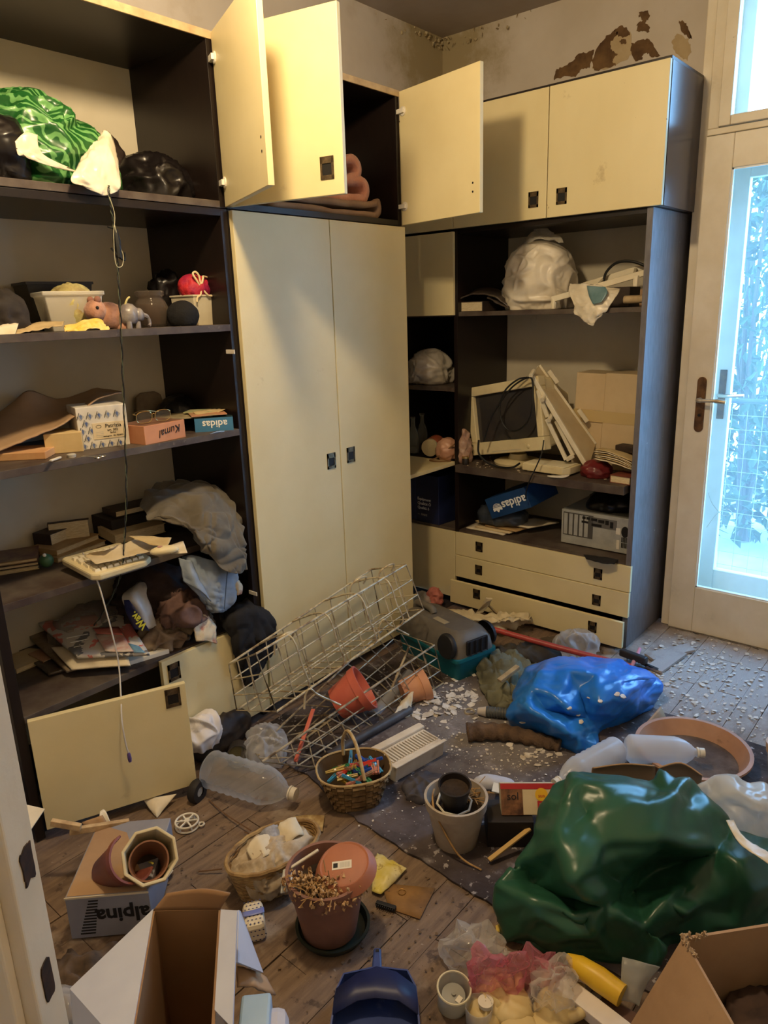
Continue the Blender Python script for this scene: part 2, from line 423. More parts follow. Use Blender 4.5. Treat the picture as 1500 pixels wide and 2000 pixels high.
for i in range(70):
    t = R(); p = Vector((XW-.03-t*.55*R(), YW-.004-R()*.02, ZC-.01-R()*.05)) if i % 2 else Vector((XW-.004-R()*.03, YW-t*.6*R(), ZC-.005-R()*.06))
    s_ = U(.004, .013); mm = Matrix.Translation(p) @ Euler((U(0,3), U(0,3), U(0,3))).to_matrix().to_4x4(); fl.T = mm
    fl.prism([(s_*math.cos(a), s_*.7*math.sin(a)) for a in (0,1.1,2.3,3.6,4.9)], 0, .001)
fo = fl.build('loose_plaster', M('loose_plaster_bits', c(200,184,150), .9, c2=c(120,98,60), ns=40), wr); fo['kind'] = 'stuff'

# floor: strip parquet under dirt
m_sub = M('dark_subfloor', c(46,36,30), .95)
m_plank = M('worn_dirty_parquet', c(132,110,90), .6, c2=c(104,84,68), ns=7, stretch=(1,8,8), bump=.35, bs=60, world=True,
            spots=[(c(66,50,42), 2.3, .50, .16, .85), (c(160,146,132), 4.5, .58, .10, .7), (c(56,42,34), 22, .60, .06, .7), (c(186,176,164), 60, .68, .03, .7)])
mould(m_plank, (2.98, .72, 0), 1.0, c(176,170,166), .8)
fl = st(box('floor', m_sub, -1.3, 3.6, -.4, 2.5, -.06, -.014))
pm = []
for k, ln in enumerate((.55, .55, .40, .28)):
    pm.append(MB().box(0, ln-.002, 0, .0886, -.014, 0))
meshes = []
row = 0; y = -.39; first = {}
while y < 2.0:
    x = .06+(.0 if row % 2 else -.27)
    while x < 3.42:
        if x > -.5:
            if 3.43-x >= .55: k = 0
            elif 3.43-x >= .40: k = 2
            elif 3.43-x >= .28: k = 3
            else: break
            miss = (abs(y-.86) < .05 and 2.6 < x < 3.0)
            if not miss:
                if k not in first:
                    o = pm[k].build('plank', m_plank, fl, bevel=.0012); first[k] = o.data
                else:
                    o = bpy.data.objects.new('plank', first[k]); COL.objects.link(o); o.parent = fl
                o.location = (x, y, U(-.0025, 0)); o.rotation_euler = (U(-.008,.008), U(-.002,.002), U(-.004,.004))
        x += .55
    y += .09; row += 1

# ------------------------------------------------------------------ balcony door on the right wall
d1 = thing('door_1', 'cream painted glazed balcony door with rusty lever handle', 'door', (3.29, .66, 0)); d1['kind'] = 'structure'
del d1['category']
def dl(name, mat, b, parent=d1, bevel=.003):
    return MB().box(b[0]-3.29, b[1]-3.29, b[2]-.66, b[3]-.66, b[4], b[5]).build(name, mat, parent, bevel=bevel)
GL, GR, GB, GT = .950, .38, .223, 1.995
dl('door_stile', m_paint, (3.29, 3.335, GL, 1.058, .004, 2.122)); dl('door_stile', m_paint, (3.29, 3.335, .26, GR, .004, 2.122))
dl('door_rail', m_paint, (3.291, 3.334, GR, GL, .004, GB)); dl('door_rail', m_paint, (3.291, 3.334, GR, GL, GT, 2.122))
m_blind = M('white_gloss_paint', c(236,236,232), .3, c2=c(220,220,214), ns=5)
mb = MB()
for (a, b_) in (((GL, GB), (GR, GB)), ((GR, GB), (GR, GT)), ((GR, GT), (GL, GT)), ((GL, GT), (GL, GB))):
    mb.bar((.012, a[0]-.66, a[1]), (.012, b_[0]-.66, b_[1]), .012, .012, (1,0,0))
mb.build('glazing_bead', m_blind, d1)
g_glass = film('dirty_window_glass', (.80,.93,1.0), .02, .08, .4, edge=.2, noise_op=.08)
dl('glass_pane', g_glass, (3.311, 3.314, GR+.002, GL-.002, GB+.002, GT-.002), bevel=0)
hp = at(1368, 788, X=3.288)
h = thing('handle_dummy', '', '')
bpy.data.objects.remove(h)
mb = MB(); hx, hy, hz = -.006, hp.y-.66, hp.z
pr = [(hy+.019*math.cos(a), hz+.095+.019*math.sin(a)) for a in [pi*k/8 for k in range(9)]]+[(hy-.019*math.cos(a), hz-.105-.019*math.sin(a)) for a in [pi*k/8 for k in range(9)]]
mb.T = Matrix(((0,0,1,-.006),(1,0,0,0),(0,1,0,0),(0,0,0,1))); mb.prism(pr, 0, .006)
m_rust = M('tarnished_brass', c(128,92,58), .45, c2=c(86,62,42), ns=30, metal=.75, bump=.1, bs=80)
hd = mb.build('door_handle', m_rust, d1, bevel=.0015)
lz = hz+.018
MB().tube(curve([(-.006, hy, lz), (-.045, hy, lz), (-.053, hy-.02, lz), (-.053, hy-.07, lz+.002), (-.05, hy-.115, lz-.002)], 5), [.0085]*10+[.0075]*6+[.009]*5, 10).build('lever', M('worn_pale_lever', c(196,184,160), .35, c2=c(150,132,104), ns=30, metal=.4), hd, smooth=True)
MB().lathe([(.006, 0), (.006, .003)], 12).build('keyhole', m_black, hd, loc=(-.0075, hy, hz-.05), rot=(0, -pi/2, 0))
# outer leaf of the double door, with its own frame and glass
X2 = 3.50; q = at(1393, 1112, X=X2); qt = at(1472, 345, X=X2)
ol = thing('door_2', 'white outer leaf of the glazed balcony door', 'door', (X2, .66, 0)); ol['kind'] = 'structure'; del ol['category']
def d2(name, mat, b, bevel=.003): return MB().box(b[0]-X2, b[1]-X2, b[2]-.66, b[3]-.66, b[4], b[5]).build(name, mat, ol, bevel=bevel)
d2('door_stile', m_blind, (X2, X2+.04, q.y, 1.08, .01, 2.13)); d2('door_stile', m_blind, (X2, X2+.04, .1, .2, .01, 2.13))
d2('door_rail', m_blind, (X2, X2+.04, .2, q.y, .01, q.z)); d2('door_rail', m_blind, (X2, X2+.04, .2, q.y, qt.z, 2.13))
d2('glass_pane', g_glass, (X2+.018, X2+.021, .2, q.y, q.z, qt.z), bevel=0)
h2 = at(1413, 772, X=X2-.03)
mb = MB(); mb.box(-.006, 0, h2.y-.66+.0, h2.y-.66+.03, h2.z-.11, h2.z+.11)
hh = mb.build('door_handle', m_rust, ol, bevel=.002)
MB().tube(curve([(-.005, h2.y-.645, h2.z), (-.05, h2.y-.645, h2.z), (-.055, h2.y-.69, h2.z), (-.05, h2.y-.75, h2.z+.004)], 5), .008, 8).build('lever', m_chrome, hh, smooth=True)
inw(MB().tube(curve([at(1383,962,X=3.46), at(1392,985,X=3.46), at(1412,1006,X=3.455), at(1430,1004,X=3.45), at(1420,994,X=3.45), at(1400,1004,X=3.455), at(1380,1030,X=3.46)], 5), .0014, 5).build('loose_wire', m_chrome, ol, smooth=True))
# frame, reveal and transom window
fr = st(MB().box(3.31, 3.56, 1.060, 1.098, 0, 2.80).box(3.31, 3.56, -.16, .255, 0, 2.80).box(3.30, 3.56, .255, 1.06, 2.126, 2.15).box(3.30, 3.56, -.16, 1.098, 2.775, 2.80).box(3.30,3.56,.255,1.06,-.012,.004).build('trim_1', m_paint, bevel=.003))
tr = thing('window_1', 'cream painted transom window above the balcony door', 'window', (3.30, .66, 2.13)); tr['kind'] = 'structure'; del tr['category']
a = at(1402, 250, X=3.29); b_ = at(1428, 224, X=3.29); t_ = at(1458, 14, X=3.29)
def tw(name, mat, b, bevel=.003): return MB().box(b[0]-3.30, b[1]-3.30, b[2]-.66, b[3]-.66, b[4]-2.13, b[5]-2.13).build(name, mat, tr, bevel=bevel)
yl = a.y; yg = b_.y; zb = 2.152; zg = b_.z; zt = 2.62
tw('sash_stile', m_paint, (3.285, 3.33, yg, yl, zb, 2.77)); tw('sash_stile', m_paint, (3.285, 3.33, .27, .37, zb, 2.77))
tw('frame_post', m_paint, (3.30, 3.56, yl, 1.06, 2.15, 2.775)); tw('sash_rail', m_paint, (3.286, 3.33, .37, yg, zb, zg)); tw('sash_rail', m_paint, (3.286, 3.33, .37, yg, zt, 2.77))
tw('glass_pane', g_glass, (3.305, 3.308, .37, yg, zg, zt), bevel=0)
w2 = at(1462, 200, X=3.5).y
tw('outer_stile', m_blind, (3.50, 3.54, w2, 1.06, 2.15, 2.78)); tw('outer_rail', m_blind, (3.50, 3.54, .2, w2, 2.15, 2.20)); tw('outer_rail', m_blind, (3.50, 3.54, .2, w2, 2.66, 2.78))

# ------------------------------------------------------------------ outside: balcony floor, fence wire, shrubs
m_ground = M('pale_concrete', c(190,190,182), .9, c2=c(160,160,150), ns=3)
st(box('trim_2', m_ground, 3.60, 7.5, -4, 3.5, -.30, -.05))
m_leaf = M('shrub_leaf', c(34,58,26), .5, c2=c(56,84,38), ns=4, world=True)
m_stem = M('shrub_stem', c(90,80,62), .8)
def shrub(loc, h, w, n, seed, label):
    random.seed(seed); r = thing('leafy_shrub', label, 'shrub', loc, group='shrubs outside the balcony door')
    mb = MB()
    for k in range(n):
        u = U(-1, 1); a = U(0, 2*pi); rr = math.sqrt(R())*math.sqrt(1-.55*u*u); p = Vector((rr*math.cos(a)*w, rr*math.sin(a)*w, h*.52+u*h*.48))
        s_ = U(.035, .075); mb.T = Matrix.Translation(p) @ Euler((U(-1.2,1.2), U(-1.2,1.2), U(0,6.3))).to_matrix().to_4x4()
        mb.add([(-s_,0,0),(-.2*s_,-.45*s_,.1*s_),(s_,0,-.1*s_),(-.2*s_,.45*s_,.1*s_)], [(0,1,2),(0,2,3)])
    f = mb.build('foliage', m_leaf, r); f['kind'] = 'stuff'
    mb = MB()
    for k in range(5):
        a = U(0, 6.3); mb.tube(curve([(U(-.05,.05), U(-.05,.05), 0), (.2*w*math.cos(a), .2*w*math.sin(a), h*.45), (.6*w*math.cos(a+.4), .6*w*math.sin(a+.4), h*.9)], 4), [.02-.0012*i for i in range(9)], 6)
    mb.build('stem', m_stem, r, smooth=True); return r
shrub((5.0, 1.18, -.05), 2.25, .55, 1500, 3, 'leafy green shrub right outside the balcony door glass')
shrub((6.4, 1.55, -.05), 2.7, .75, 1800, 4, 'taller leafy shrub farther back behind the balcony glass')
fe = thing('wire_fence', 'thin square wire mesh fence outside the glass door', 'fence', (4.35, .5, -.05))
mb = MB()
for k in range(26): mb.bar((0, -1.2+k*.08, 0), (0, -1.2+k*.08, .95), .002, .002)
for k in range(12): mb.bar((0, -1.2, .04+k*.08), (0, .8, .04+k*.08), .002, .002)
w_ = mb.build('wire_mesh', m_chrome, fe)
mb = MB(); mb.tube([(0, -1.25, 1.0), (0, .85, 1.0)], .014, 8); mb.build('top_rail', M('dark_rail', c(70,80,84), .5), fe)
for k in (-1.2, -.2, .8): MB().tube([(0, k, 0), (0, k, 1.0)], .014, 8).build('post', MATS['dark_rail'], fe)
random.seed(11)
# ------------------------------------------------------------------ wall units
def handle(parent, M4, w=.046, h=.062):
    """square bronze pull with a dark hollow"""
    mb = MB(); mb.k = 0
    f = .007
    mb.box(-w/2, w/2, -.003, .001, -h/2, -h/2+f+.004).box(-w/2, w/2, -.003, .001, h/2-f-.012, h/2).box(-w/2, -w/2+f, -.003, .001, -h/2, h/2).box(w/2-f, w/2, -.003, .001, -h/2, h/2)
    mb.k = 1; mb.box(-w/2+f, w/2-f, -.0008, .001, -h/2+f, h/2-f)
    o = mb.build('handle', [m_bronze, m_black], parent); o.matrix_local = M4; return o
def hinge(parent, M4):
    mb = MB(); mb.lathe([(.017, 0), (.017, .004), (.012, .006)], 16); mb.box(-.012, .05, -.008, .008, .004, .014); mb.box(.03, .062, -.011, .011, .0, .005)
    o = mb.build('hinge', m_white, parent); o.matrix_local = M4; return o
def panel(cab, name, mat, x0, x1, y0, y1, z0, z1, bevel=.001):
    l = cab.location; return MB().box(x0-l.x, x1-l.x, y0-l.y, y1-l.y, z0-l.z, z1-l.z).build(name, mat, cab, bevel=bevel)
Rm = lambda ax, a: Matrix.Rotation(a, 4, ax)
Tm = lambda *p: Matrix.Translation(p)
YF = 1.987        # outer face of the left doors
XF = 2.937        # outer face of the right doors

# tall shelf unit on the left
su = thing('shelf_unit', 'dark open shelf unit at the left, holed with two low cream doors', 'shelf unit', (1.156, 2.22, 0))
su['label'] = 'tall dark open shelf unit at the left with low cream doors'
SL, SR = .728, 1.585
panel(su, 'side_panel', m_dark, .70, SL, 2.006, 2.44, 0, 1.828); panel(su, 'side_panel', m_dark, SR, 1.612, 2.006, 2.44, 0, 1.828)
panel(su, 'back_panel', m_back, SL, SR, 2.428, 2.436, .05, 1.81)
for z in (1.469, 1.118): panel(su, 'shelf', m_dusty, SL, SR, 2.004, 2.428, z-.022, z)
panel(su, 'shelf', m_dusty, SL, SR, 2.03, 2.428, .723, .745)
panel(su, 'shelf', m_dusty, SL, SR, 2.006, 2.428, .385, .407)
panel(su, 'base_board', m_dark, SL, SR, 2.05, 2.428, .05, .07); panel(su, 'plinth', m_dark, SL, SR, 2.05, 2.068, 0, .05)
panel(su, 'top_board', m_dark, SL, SR, 2.006, 2.428, 1.806, 1.828)
def cabdoor(cab, hx, hy, ang, w, z0, z1, sgn, handle_at=None, hinges=(), th=.018, mat=None, dots=None):
    """door hung at (hx, hy); sgn=+1 leaf runs to +x when closed, outer face towards -y; ang turns it"""
    l = cab.location
    o = MB().box(0 if sgn > 0 else -w, w if sgn > 0 else 0, -th, 0, 0, z1-z0).build('door', mat or m_cream, cab, bevel=.0015)
    o.matrix_local = Tm(hx-l.x, hy-l.y, z0-l.z) @ Rm('Z', ang)
    if handle_at: handle(o, Tm(sgn*handle_at[0], -th, handle_at[1]))
    for z in hinges:
        hinge(o, Tm(sgn*.022, .0, z) @ Rm('X', -pi/2) @ (Rm('Z', pi) if sgn > 0 else Matrix()))
    if dots:
        for z in dots:
            mb = MB(); mb.T = Tm(sgn*(w-.035), 0.0, z) @ Rm('X', -pi/2); mb.lathe([(.004, 0), (.004, .0006)], 10)
            mb.build('screw_hole', m_black, o)
    return o
cabdoor(su, .734, 2.003, -.40, .447, .036, .400, 1, (.405, .325))
cabdoor(su, 1.605, 2.003, 0, .437, .036, .404, -1, (.395, .318))
for z, yy in ((687, 0), ): pass
for (px, py) in ((451, 687), (447, 352), (495, 1158)):
    p = at(px, py, X=SR); l = su.location
    if p.z < 1.8: MB().box(-.004, 0, -.022, .022, -.007, .007).build('hinge_plate', m_white, su, loc=(p.x-l.x, p.y-l.y, p.z-l.z), bevel=.001)

# upper cabinet over the shelf unit, its right door thrown open
uc = thing('upper_cabinet', 'upper cabinet at the top left with its door swung open, green bag inside', 'cabinet', (1.156, 2.22, 1.83))
panel(uc, 'side_panel', m_dark, .70, SL, 2.006, 2.44, 1.83, 2.33); panel(uc, 'side_panel', m_dark, SR, 1.612, 2.006, 2.44, 1.83, 2.33)
panel(uc, 'back_panel', m_back, SL, SR, 2.428, 2.436, 1.83, 2.33)
panel(uc, 'bottom_board', m_dusty, SL, SR, 2.004, 2.428, 1.83, 1.851)
panel(uc, 'top_board', m_dark, .70, 1.612, 2.008, 2.44, 2.31, 2.33); panel(uc, 'top_edge', m_edge, .70, 1.612, 2.002, 2.008, 2.308, 2.331)
cabdoor(uc, 1.602, 2.0, math.radians(67), .44, 1.832, 2.326, -1, (.39, .06), (.07, .42), dots=(.09, .125))

# wardrobe
wd = thing('wardrobe', 'tall cream two-door wardrobe in the middle of the left wall', 'wardrobe', (2.065, 2.22, 0))
panel(wd, 'side_panel', m_dark, 1.614, 1.636, 2.006, 2.44, 0, 1.828); panel(wd, 'side_panel', m_dark, 2.494, 2.516, 2.006, 2.44, 0, 1.828)
panel(wd, 'back_panel', m_back, 1.636, 2.494, 2.428, 2.436, .05, 1.81); panel(wd, 'top_board', m_dark, 1.636, 2.494, 2.006, 2.428, 1.806, 1.828)
panel(wd, 'base_board', m_dark, 1.636, 2.494, 2.006, 2.428, .05, .07); panel(wd, 'plinth', m_dark, 1.636, 2.494, 2.05, 2.068, 0, .05)
p = at(647, 900, Y=YF); q = at(685, 888, Y=YF)
cabdoor(wd, 1.617, 2.005, 0, .447, .036, 1.824, 1, (p.x-1.617, p.z-.036))
cabdoor(wd, 2.514, 2.005, 0, .446, .036, 1.824, -1, (2.514-q.x, q.z-.036))

# upper cabinet over the wardrobe, both doors open
uw = thing('upper_cabinet', 'upper cabinet over the wardrobe, both doors open on a pink blanket', 'cabinet', (2.065, 2.22, 1.83))
panel(uw, 'side_panel', m_dark, 1.614, 1.636, 2.006, 2.44, 1.83, 2.33); panel(uw, 'side_panel', m_dark, 2.494, 2.516, 2.006, 2.44, 1.83, 2.33)
panel(uw, 'back_panel', m_dark, 1.636, 2.494, 2.428, 2.436, 1.83, 2.33); panel(uw, 'bottom_board', m_dark, 1.636, 2.494, 2.006, 2.428, 1.83, 1.851)
panel(uw, 'top_board', m_dark, 1.614, 2.516, 2.008, 2.44, 2.31, 2.33); panel(uw, 'top_edge', m_edge, 1.614, 2.516, 2.002, 2.008, 2.308, 2.331)
cabdoor(uw, 1.619, 2.0, math.radians(-77), .44, 1.832, 2.326, 1, (.385, .075), (.07, .42))
cabdoor(uw, 2.511, 2.0, math.radians(79), .44, 1.832, 2.326, -1, (.385, .075), (.07, .42), dots=(.075, .105))

# bookcase with drawers on the right wall
bc = thing('bookcase', 'dark open bookcase with desk board and three cream drawers on the right', 'bookcase', (3.19, 1.58, 0))
YR, YL2 = 1.125, 2.04
m_side = M('glossy_dark_side', c(58,50,50), .22, c2=c(50,42,42), ns=14, stretch=(5,5,1), spots=[(c(190,186,180), 40, .745, .02, .8), (c(98,90,86), 3, .6, .2, .4)])
m_side2 = M('dusty_grey_side', c(112,110,114), .42, c2=c(98,95,98), ns=14, stretch=(5,5,1), spots=[(c(205,203,200), 34, .72, .02, .8), (c(60,54,54), 3, .6, .2, .5)])  # panel colour lightened to grey so the blue window daylight shows on it
panel(bc, 'side_panel', m_side2, 2.955, 3.425, YR, YR+.024, 0, 1.845); panel(bc, 'partition', m_dark, 2.955, 3.41, YL2-.01, YL2+.012, 0, 1.845)
panel(bc, 'back_panel', m_back, 3.41, 3.418, YR+.024, YL2-.01, .03, 1.845)
panel(bc, 'shelf', m_dusty, 2.962, 3.41, YR+.024, YL2-.01, 1.457, 1.477)
panel(bc, 'desk_board', m_dusty, 2.925, 3.41, YR+.040, YL2-.012, .708, .745)
panel(bc, 'shelf', m_dusty, 2.958, 3.41, YR+.024, YL2-.01, .380, .400)
panel(bc, 'top_board', m_dark, 2.96, 3.41, YR+.024, YL2-.01, 1.825, 1.845)
panel(bc, 'plinth', m_dark, 3.0, 3.02, YR+.024, YL2-.01, 0, .05)
def drawer(z0, z1, x, hs):
    l = bc.location
    d = MB().box(x-l.x, x+.018-l.x, YR-.004-l.y, YL2+.002-l.y, z0, z1).build('drawer', m_cream, bc, bevel=.0015)
    for (px, py) in hs:
        p = at(px, py, X=x); handle(d, Tm(x-l.x, p.y-l.y, p.z) @ Rm('Z', -pi/2), .04, .05)
    bx = MB().box(x+.018-l.x, x+.4-l.x, YR+.03-l.y, YL2-.03-l.y, z0+.01, z0+.014)
    for s_ in ((YR+.03, YR+.042), (YL2-.042, YL2-.03)): bx.box(x+.018-l.x, x+.4-l.x, s_[0]-l.y, s_[1]-l.y, z0+.01, z1-.02)
    bx.build('drawer_box', m_dark, d)
drawer(.269, .388, XF+.008, ((936, 1068), (1168, 1121)))
drawer(.150, .266, XF+.004, ((935, 1113), (1165, 1172)))
drawer(.022, .144, XF-.045, ((931, 1160), (1157, 1224)))

# corner cabinet behind the wardrobe
cc = thing('corner_cabinet', 'narrow corner cabinet between wardrobe and bookcase with a dropped flap', 'cabinet', (3.19, 2.24, 0))
panel(cc, 'back_panel', m_dark, 3.41, 3.418, YL2+.014, 2.43, .03, 1.845); panel(cc, 'side_panel', m_dark, 2.955, 3.41, 2.412, 2.432, 0, 1.845)
for z in (1.477, 1.12, .745, .40): panel(cc, 'shelf', m_dusty, 2.962, 3.41, YL2+.014, 2.412, z-.02, z)
panel(cc, 'plinth', m_dark, 3.0, 3.02, YL2+.014, 2.43, 0, .05)
panel(cc, 'door', m_cream, XF+.003, XF+.021, YL2+.004, 2.43, 1.463, 1.835, .0015)
panel(cc, 'door', m_cream, XF+.003, XF+.021, YL2+.004, 2.43, .03, .388, .0015)
fq = at(800, 937, z=.745).x
panel(cc, 'flap', m_cream, fq, 2.962, YL2+.012, 2.43, .735, .753, .0015)

# upper cabinets on the right wall
ur = thing('upper_cabinet', 'closed two-door upper cabinet on the right under the brown wall stain', 'cabinet', (3.12, 1.57, 1.845))
panel(ur, 'side_panel', m_side, 2.958, 3.305, 1.088, 1.108, 1.846, 2.338); panel(ur, 'side_panel', m_dark, 2.958, 3.305, 2.022, 2.042, 1.846, 2.338)
panel(ur, 'top_board', m_dark, 2.952, 3.305, 1.09, 2.042, 2.338, 2.35); panel(ur, 'bottom_board', m_dark, 2.958, 3.305, 1.108, 2.022, 1.846, 1.862)
panel(ur, 'back_panel', m_dark, 3.297, 3.305, 1.108, 2.022, 1.862, 2.338)
m_worn = M('chipped_cream_laminate', c(222,208,163), .42, c2=c(213,197,149), ns=2.2, bump=.04, bs=60, stretch=(1,1,.4), spots=[(c(96,62,34), 30, .715, .015, .9), (c(150,125,85), 7, .66, .08, .6)])
def updoor(cab, y0, y1, hp, mat=None):
    l = cab.location
    d = MB().box(XF-l.x, XF+.019-l.x, y0-l.y, y1-l.y, 0.002, .493).build('door', mat or m_cream, cab, bevel=.0015)
    if hp: p = at(*hp, X=XF); handle(d, Tm(XF-l.x, p.y-l.y, p.z-l.z) @ Rm('Z', -pi/2))
    return d
updoor(ur, 1.090, 1.567, (1097, 383), m_worn); updoor(ur, 1.571, 2.040, (1042, 390))
us = thing('upper_cabinet', 'narrow closed upper cabinet in the corner, half hidden by the open door', 'cabinet', (3.12, 2.24, 1.845))
panel(us, 'side_panel', m_dark, 2.958, 3.305, 2.044, 2.06, 1.846, 2.338); panel(us, 'side_panel', m_dark, 2.958, 3.305, 2.41, 2.43, 1.846, 2.338)
panel(us, 'top_board', m_dark, 2.955, 3.305, 2.044, 2.43, 2.338, 2.35); panel(us, 'bottom_board', m_dark, 2.958, 3.305, 2.06, 2.41, 1.846, 1.862)
updoor(us, 2.044, 2.43, None)

# ------------------------------------------------------------------ room door in the left foreground
K = at(82, 2000, D=.60); e_ = Vector((.75, .66, 0)).normalized(); dv = Vector((-.66, .75, 0)).normalized()
rd = thing('door_3', 'open cream room door at the left edge with a mortised lock edge', 'door', (K.x, K.y, .01), (0, 0, math.atan2(e_.y, e_.x))); rd['kind'] = 'structure'; del rd['category']
# local: x along the edge width, y along the leaf
MB().box(0, .040, 0, .78, 0, 2.0).build('door_leaf', m_paint, rd, bevel=.002)
MB().box(-.012, .0, .012, .78, 0, 2.0).build('rebate_strip', m_paint, rd, bevel=.002)
def edgepatch(name, px, py, hw, hh, mat, dep, irr):
    p = at(px, py, D=.6); lz_ = None
    # intersect the view ray with the edge plane
    n = dv; d = ray(px, py); t = (K-CAMP).dot(n)/d.dot(n); p = CAMP+d*t
    lx = (p-K).dot(e_); lz_ = p.z-.01
    mb = MB(); N_ = 20
    poly = []
    for i in range(N_):
        a = 2*pi*i/N_; cx = math.copysign(abs(math.cos(a))**.4, math.cos(a)); cy = math.copysign(abs(math.sin(a))**.4, math.sin(a))
        k = 1+irr*(R()-.5); poly.append((lx+hw*cx*k, lz_+hh*cy*k))
    mb.T = Matrix(((1,0,0,0),(0,0,1,-dep),(0,1,0,0),(0,0,0,1))); mb.prism(poly, 0, dep+.001); mb.build(name, mat, rd)
edgepatch('lock_recess', 52, 1688, .009, .016, M('rusty_lock', c(60,38,22), .8, c2=c(30,20,14), ns=90), .0012, .35)
edgepatch('latch_hole', 92, 1912, .008, .019, M('lock_hollow', c(24,15,8), .8, c2=c(60,36,14), ns=60), .0012, .1)
# ------------------------------------------------------------------ things in the left shelf unit
def psheet(name, mat, G, parent, **k): return inw(sheet(name, mat, G, parent=parent, **k))
def pts(*a, **k): return [at(x, y, **k) for x, y in a]
def rbox(name, mat, w, d, h, bevel=.002, parent=None, loc=None, rot=None, taper=1.0):
    """box standing on its front-left bottom corner: x width, y depth, z height"""
    t = (1-taper)/2
    mb = MB().add([(w*t,d*t,0),(w-w*t,d*t,0),(w-w*t,d-d*t,0),(w*t,d-d*t,0),(0,0,h),(w,0,h),(w,d,h),(0,d,h)], [(0,3,2,1),(4,5,6,7),(0,1,5,4),(1,2,6,5),(2,3,7,6),(3,0,4,7)])
    return mb.build(name, mat, parent, bevel=bevel, loc=loc, rot=rot)
def tub(mb, w, d, h, th, taper=.85, rim=.004):
    """open rectangular tub, wider at the rim"""
    def ring(sx, sy, z): return [(-sx, -sy, z), (sx, -sy, z), (sx, sy, z), (-sx, sy, z)]
    w /= 2; d /= 2; k = taper
    rs = [ring(w*k, d*k, 0), ring(w, d, h-rim*2), ring(w+rim, d+rim, h-rim*2), ring(w+rim, d+rim, h), ring(w-th, d-th, h), ring((w-th)*k, (d-th)*k, th), ]
    mb.grid(rs, closev=True); n = len(mb.v); mb.add(ring(w*k, d*k, 0), [(3, 2, 1, 0)]); mb.add(ring((w-th)*k, (d-th)*k, th), [(0, 1, 2, 3)])
    return mb
def stripes(name, c1, c2, sc, dist, rough=.3):
    if name in MATS: return MATS[name]
    m = M(name, c1, rough, crinkle=(13,.8)); N = m.node_tree.nodes; L = m.node_tree.links
    tc = N.new('ShaderNodeTexCoord'); w = N.new('ShaderNodeTexWave'); w.inputs['Scale'].default_value = sc; w.inputs['Distortion'].default_value = dist; w.inputs['Detail Scale'].default_value = 1.2
    w.bands_direction = 'DIAGONAL'
    L.new(tc.outputs['Object'], w.inputs['Vector']); r = N.new('ShaderNodeValToRGB'); r.color_ramp.elements[0].position = .55; r.color_ramp.elements[1].position = .75
    r.color_ramp.elements[0].color = (*c1, 1); r.color_ramp.elements[1].color = (*c2, 1); L.new(w.outputs['Fac'], r.inputs[0]); L.new(r.outputs[0], N['Principled BSDF'].inputs['Base Color']); return m
m_bagw = M('white_bag_film', c(226,216,196), .32, c2=c(206,194,170), ns=9, crinkle=(16,.8))
m_black2 = M('black_bag_film', c(22,18,18), .3, crinkle=(14,.9))
m_paperw = M('off_white_paper', c(222,210,186), .85, c2=c(204,190,160), ns=8)
m_papery = M('yellowed_paper', c(206,184,138), .85, c2=c(184,160,114), ns=9)
m_pagee = M('page_edges', c(224,208,172), .9, c2=c(186,166,128), ns=60, stretch=(1,1,14))
m_ink = M('black_ink', c(26,24,26), .7)
m_wink = M('white_ink', c(236,236,232), .6)
m_cableb = M('black_cable', c(20,20,20), .5)
m_cablew = M('grey_white_cable', c(196,188,176), .5)

# green striped carrier bag and dark bags in the top left compartment
zc = 1.851
p = at(95, 355, Y=2.19)
gb = thing('plastic_bag', 'green striped plastic bag in the top left compartment', 'bag', (p.x, 2.2, zc))
inflate = lambda v: (v.x*(1-.35*max(0, v.x-.0)/.18*0), v.y, v.z*(1-.55*max(0, (v.x+.02)/.2)) if v.x > -.02 else v.z)
blob('bag_body', stripes('green_striped_film', c(28,80,34), c(98,150,88), 15, 7), (0, 0, 0), (.36, .28, .235), 0, 6, .04, 10, 3, 2.3, .5, gb, shape=inflate)
psheet('bag_mouth', m_bagw, [pts((168,290),(192,266),(214,256),(232,300),Y=2.05), pts((148,325),(185,305),(215,300),(238,340),Y=1.985), pts((141,352),(180,352),(210,348),(238,360),Y=1.965), pts((166,366),(190,376),(206,382),(232,374),Y=1.965)], gb, nu=8, nv=8, amp=.007, sc=24, seed=5)
psheet('bag_handle', m_bagw, [pts((30,275),(50,258),(75,262),Y=2.0), pts((36,300),(60,298),(85,300),Y=1.995), pts((45,305),(100,325),(160,338),Y=1.995)], gb, nu=5, nv=6, amp=.006, sc=40, seed=7)
tag(blob('plastic_bag', m_black2, (at(300,370,Y=2.2).x+.01, 2.24, zc), (.21, .26, .13), .2, 5, .03, 16, 9, 2.3, .5, shape=lambda v: (v.x, v.y, v.z*(1-.9*v.x))), 'crumpled black plastic bag beside the green bag in the top left compartment', 'bag')
tag(blob('plastic_bag', M('dark_brown_film', c(46,36,33), .4, crinkle=(14,.8)), (at(262,290,Y=2.2).x, 2.33, zc), (.10, .12, .21), .2, 4, .03, 16, 12, 2.1, .5, shape=lambda v: (v.x*(1.2-v.z*3.5)-v.z*.12, v.y*(1.2-v.z*3), v.z)), 'pointed dark plastic bag standing behind the black bag, top left compartment', 'bag')
tag(blob('plastic_bag', m_black2, (at(2,350,Y=2.14).x-.03, 2.12, zc), (.12, .2, .16), .2, 4, .03, 16, 19, 2.3, .5), 'black plastic bag at the left photo edge before the green bag', 'bag')

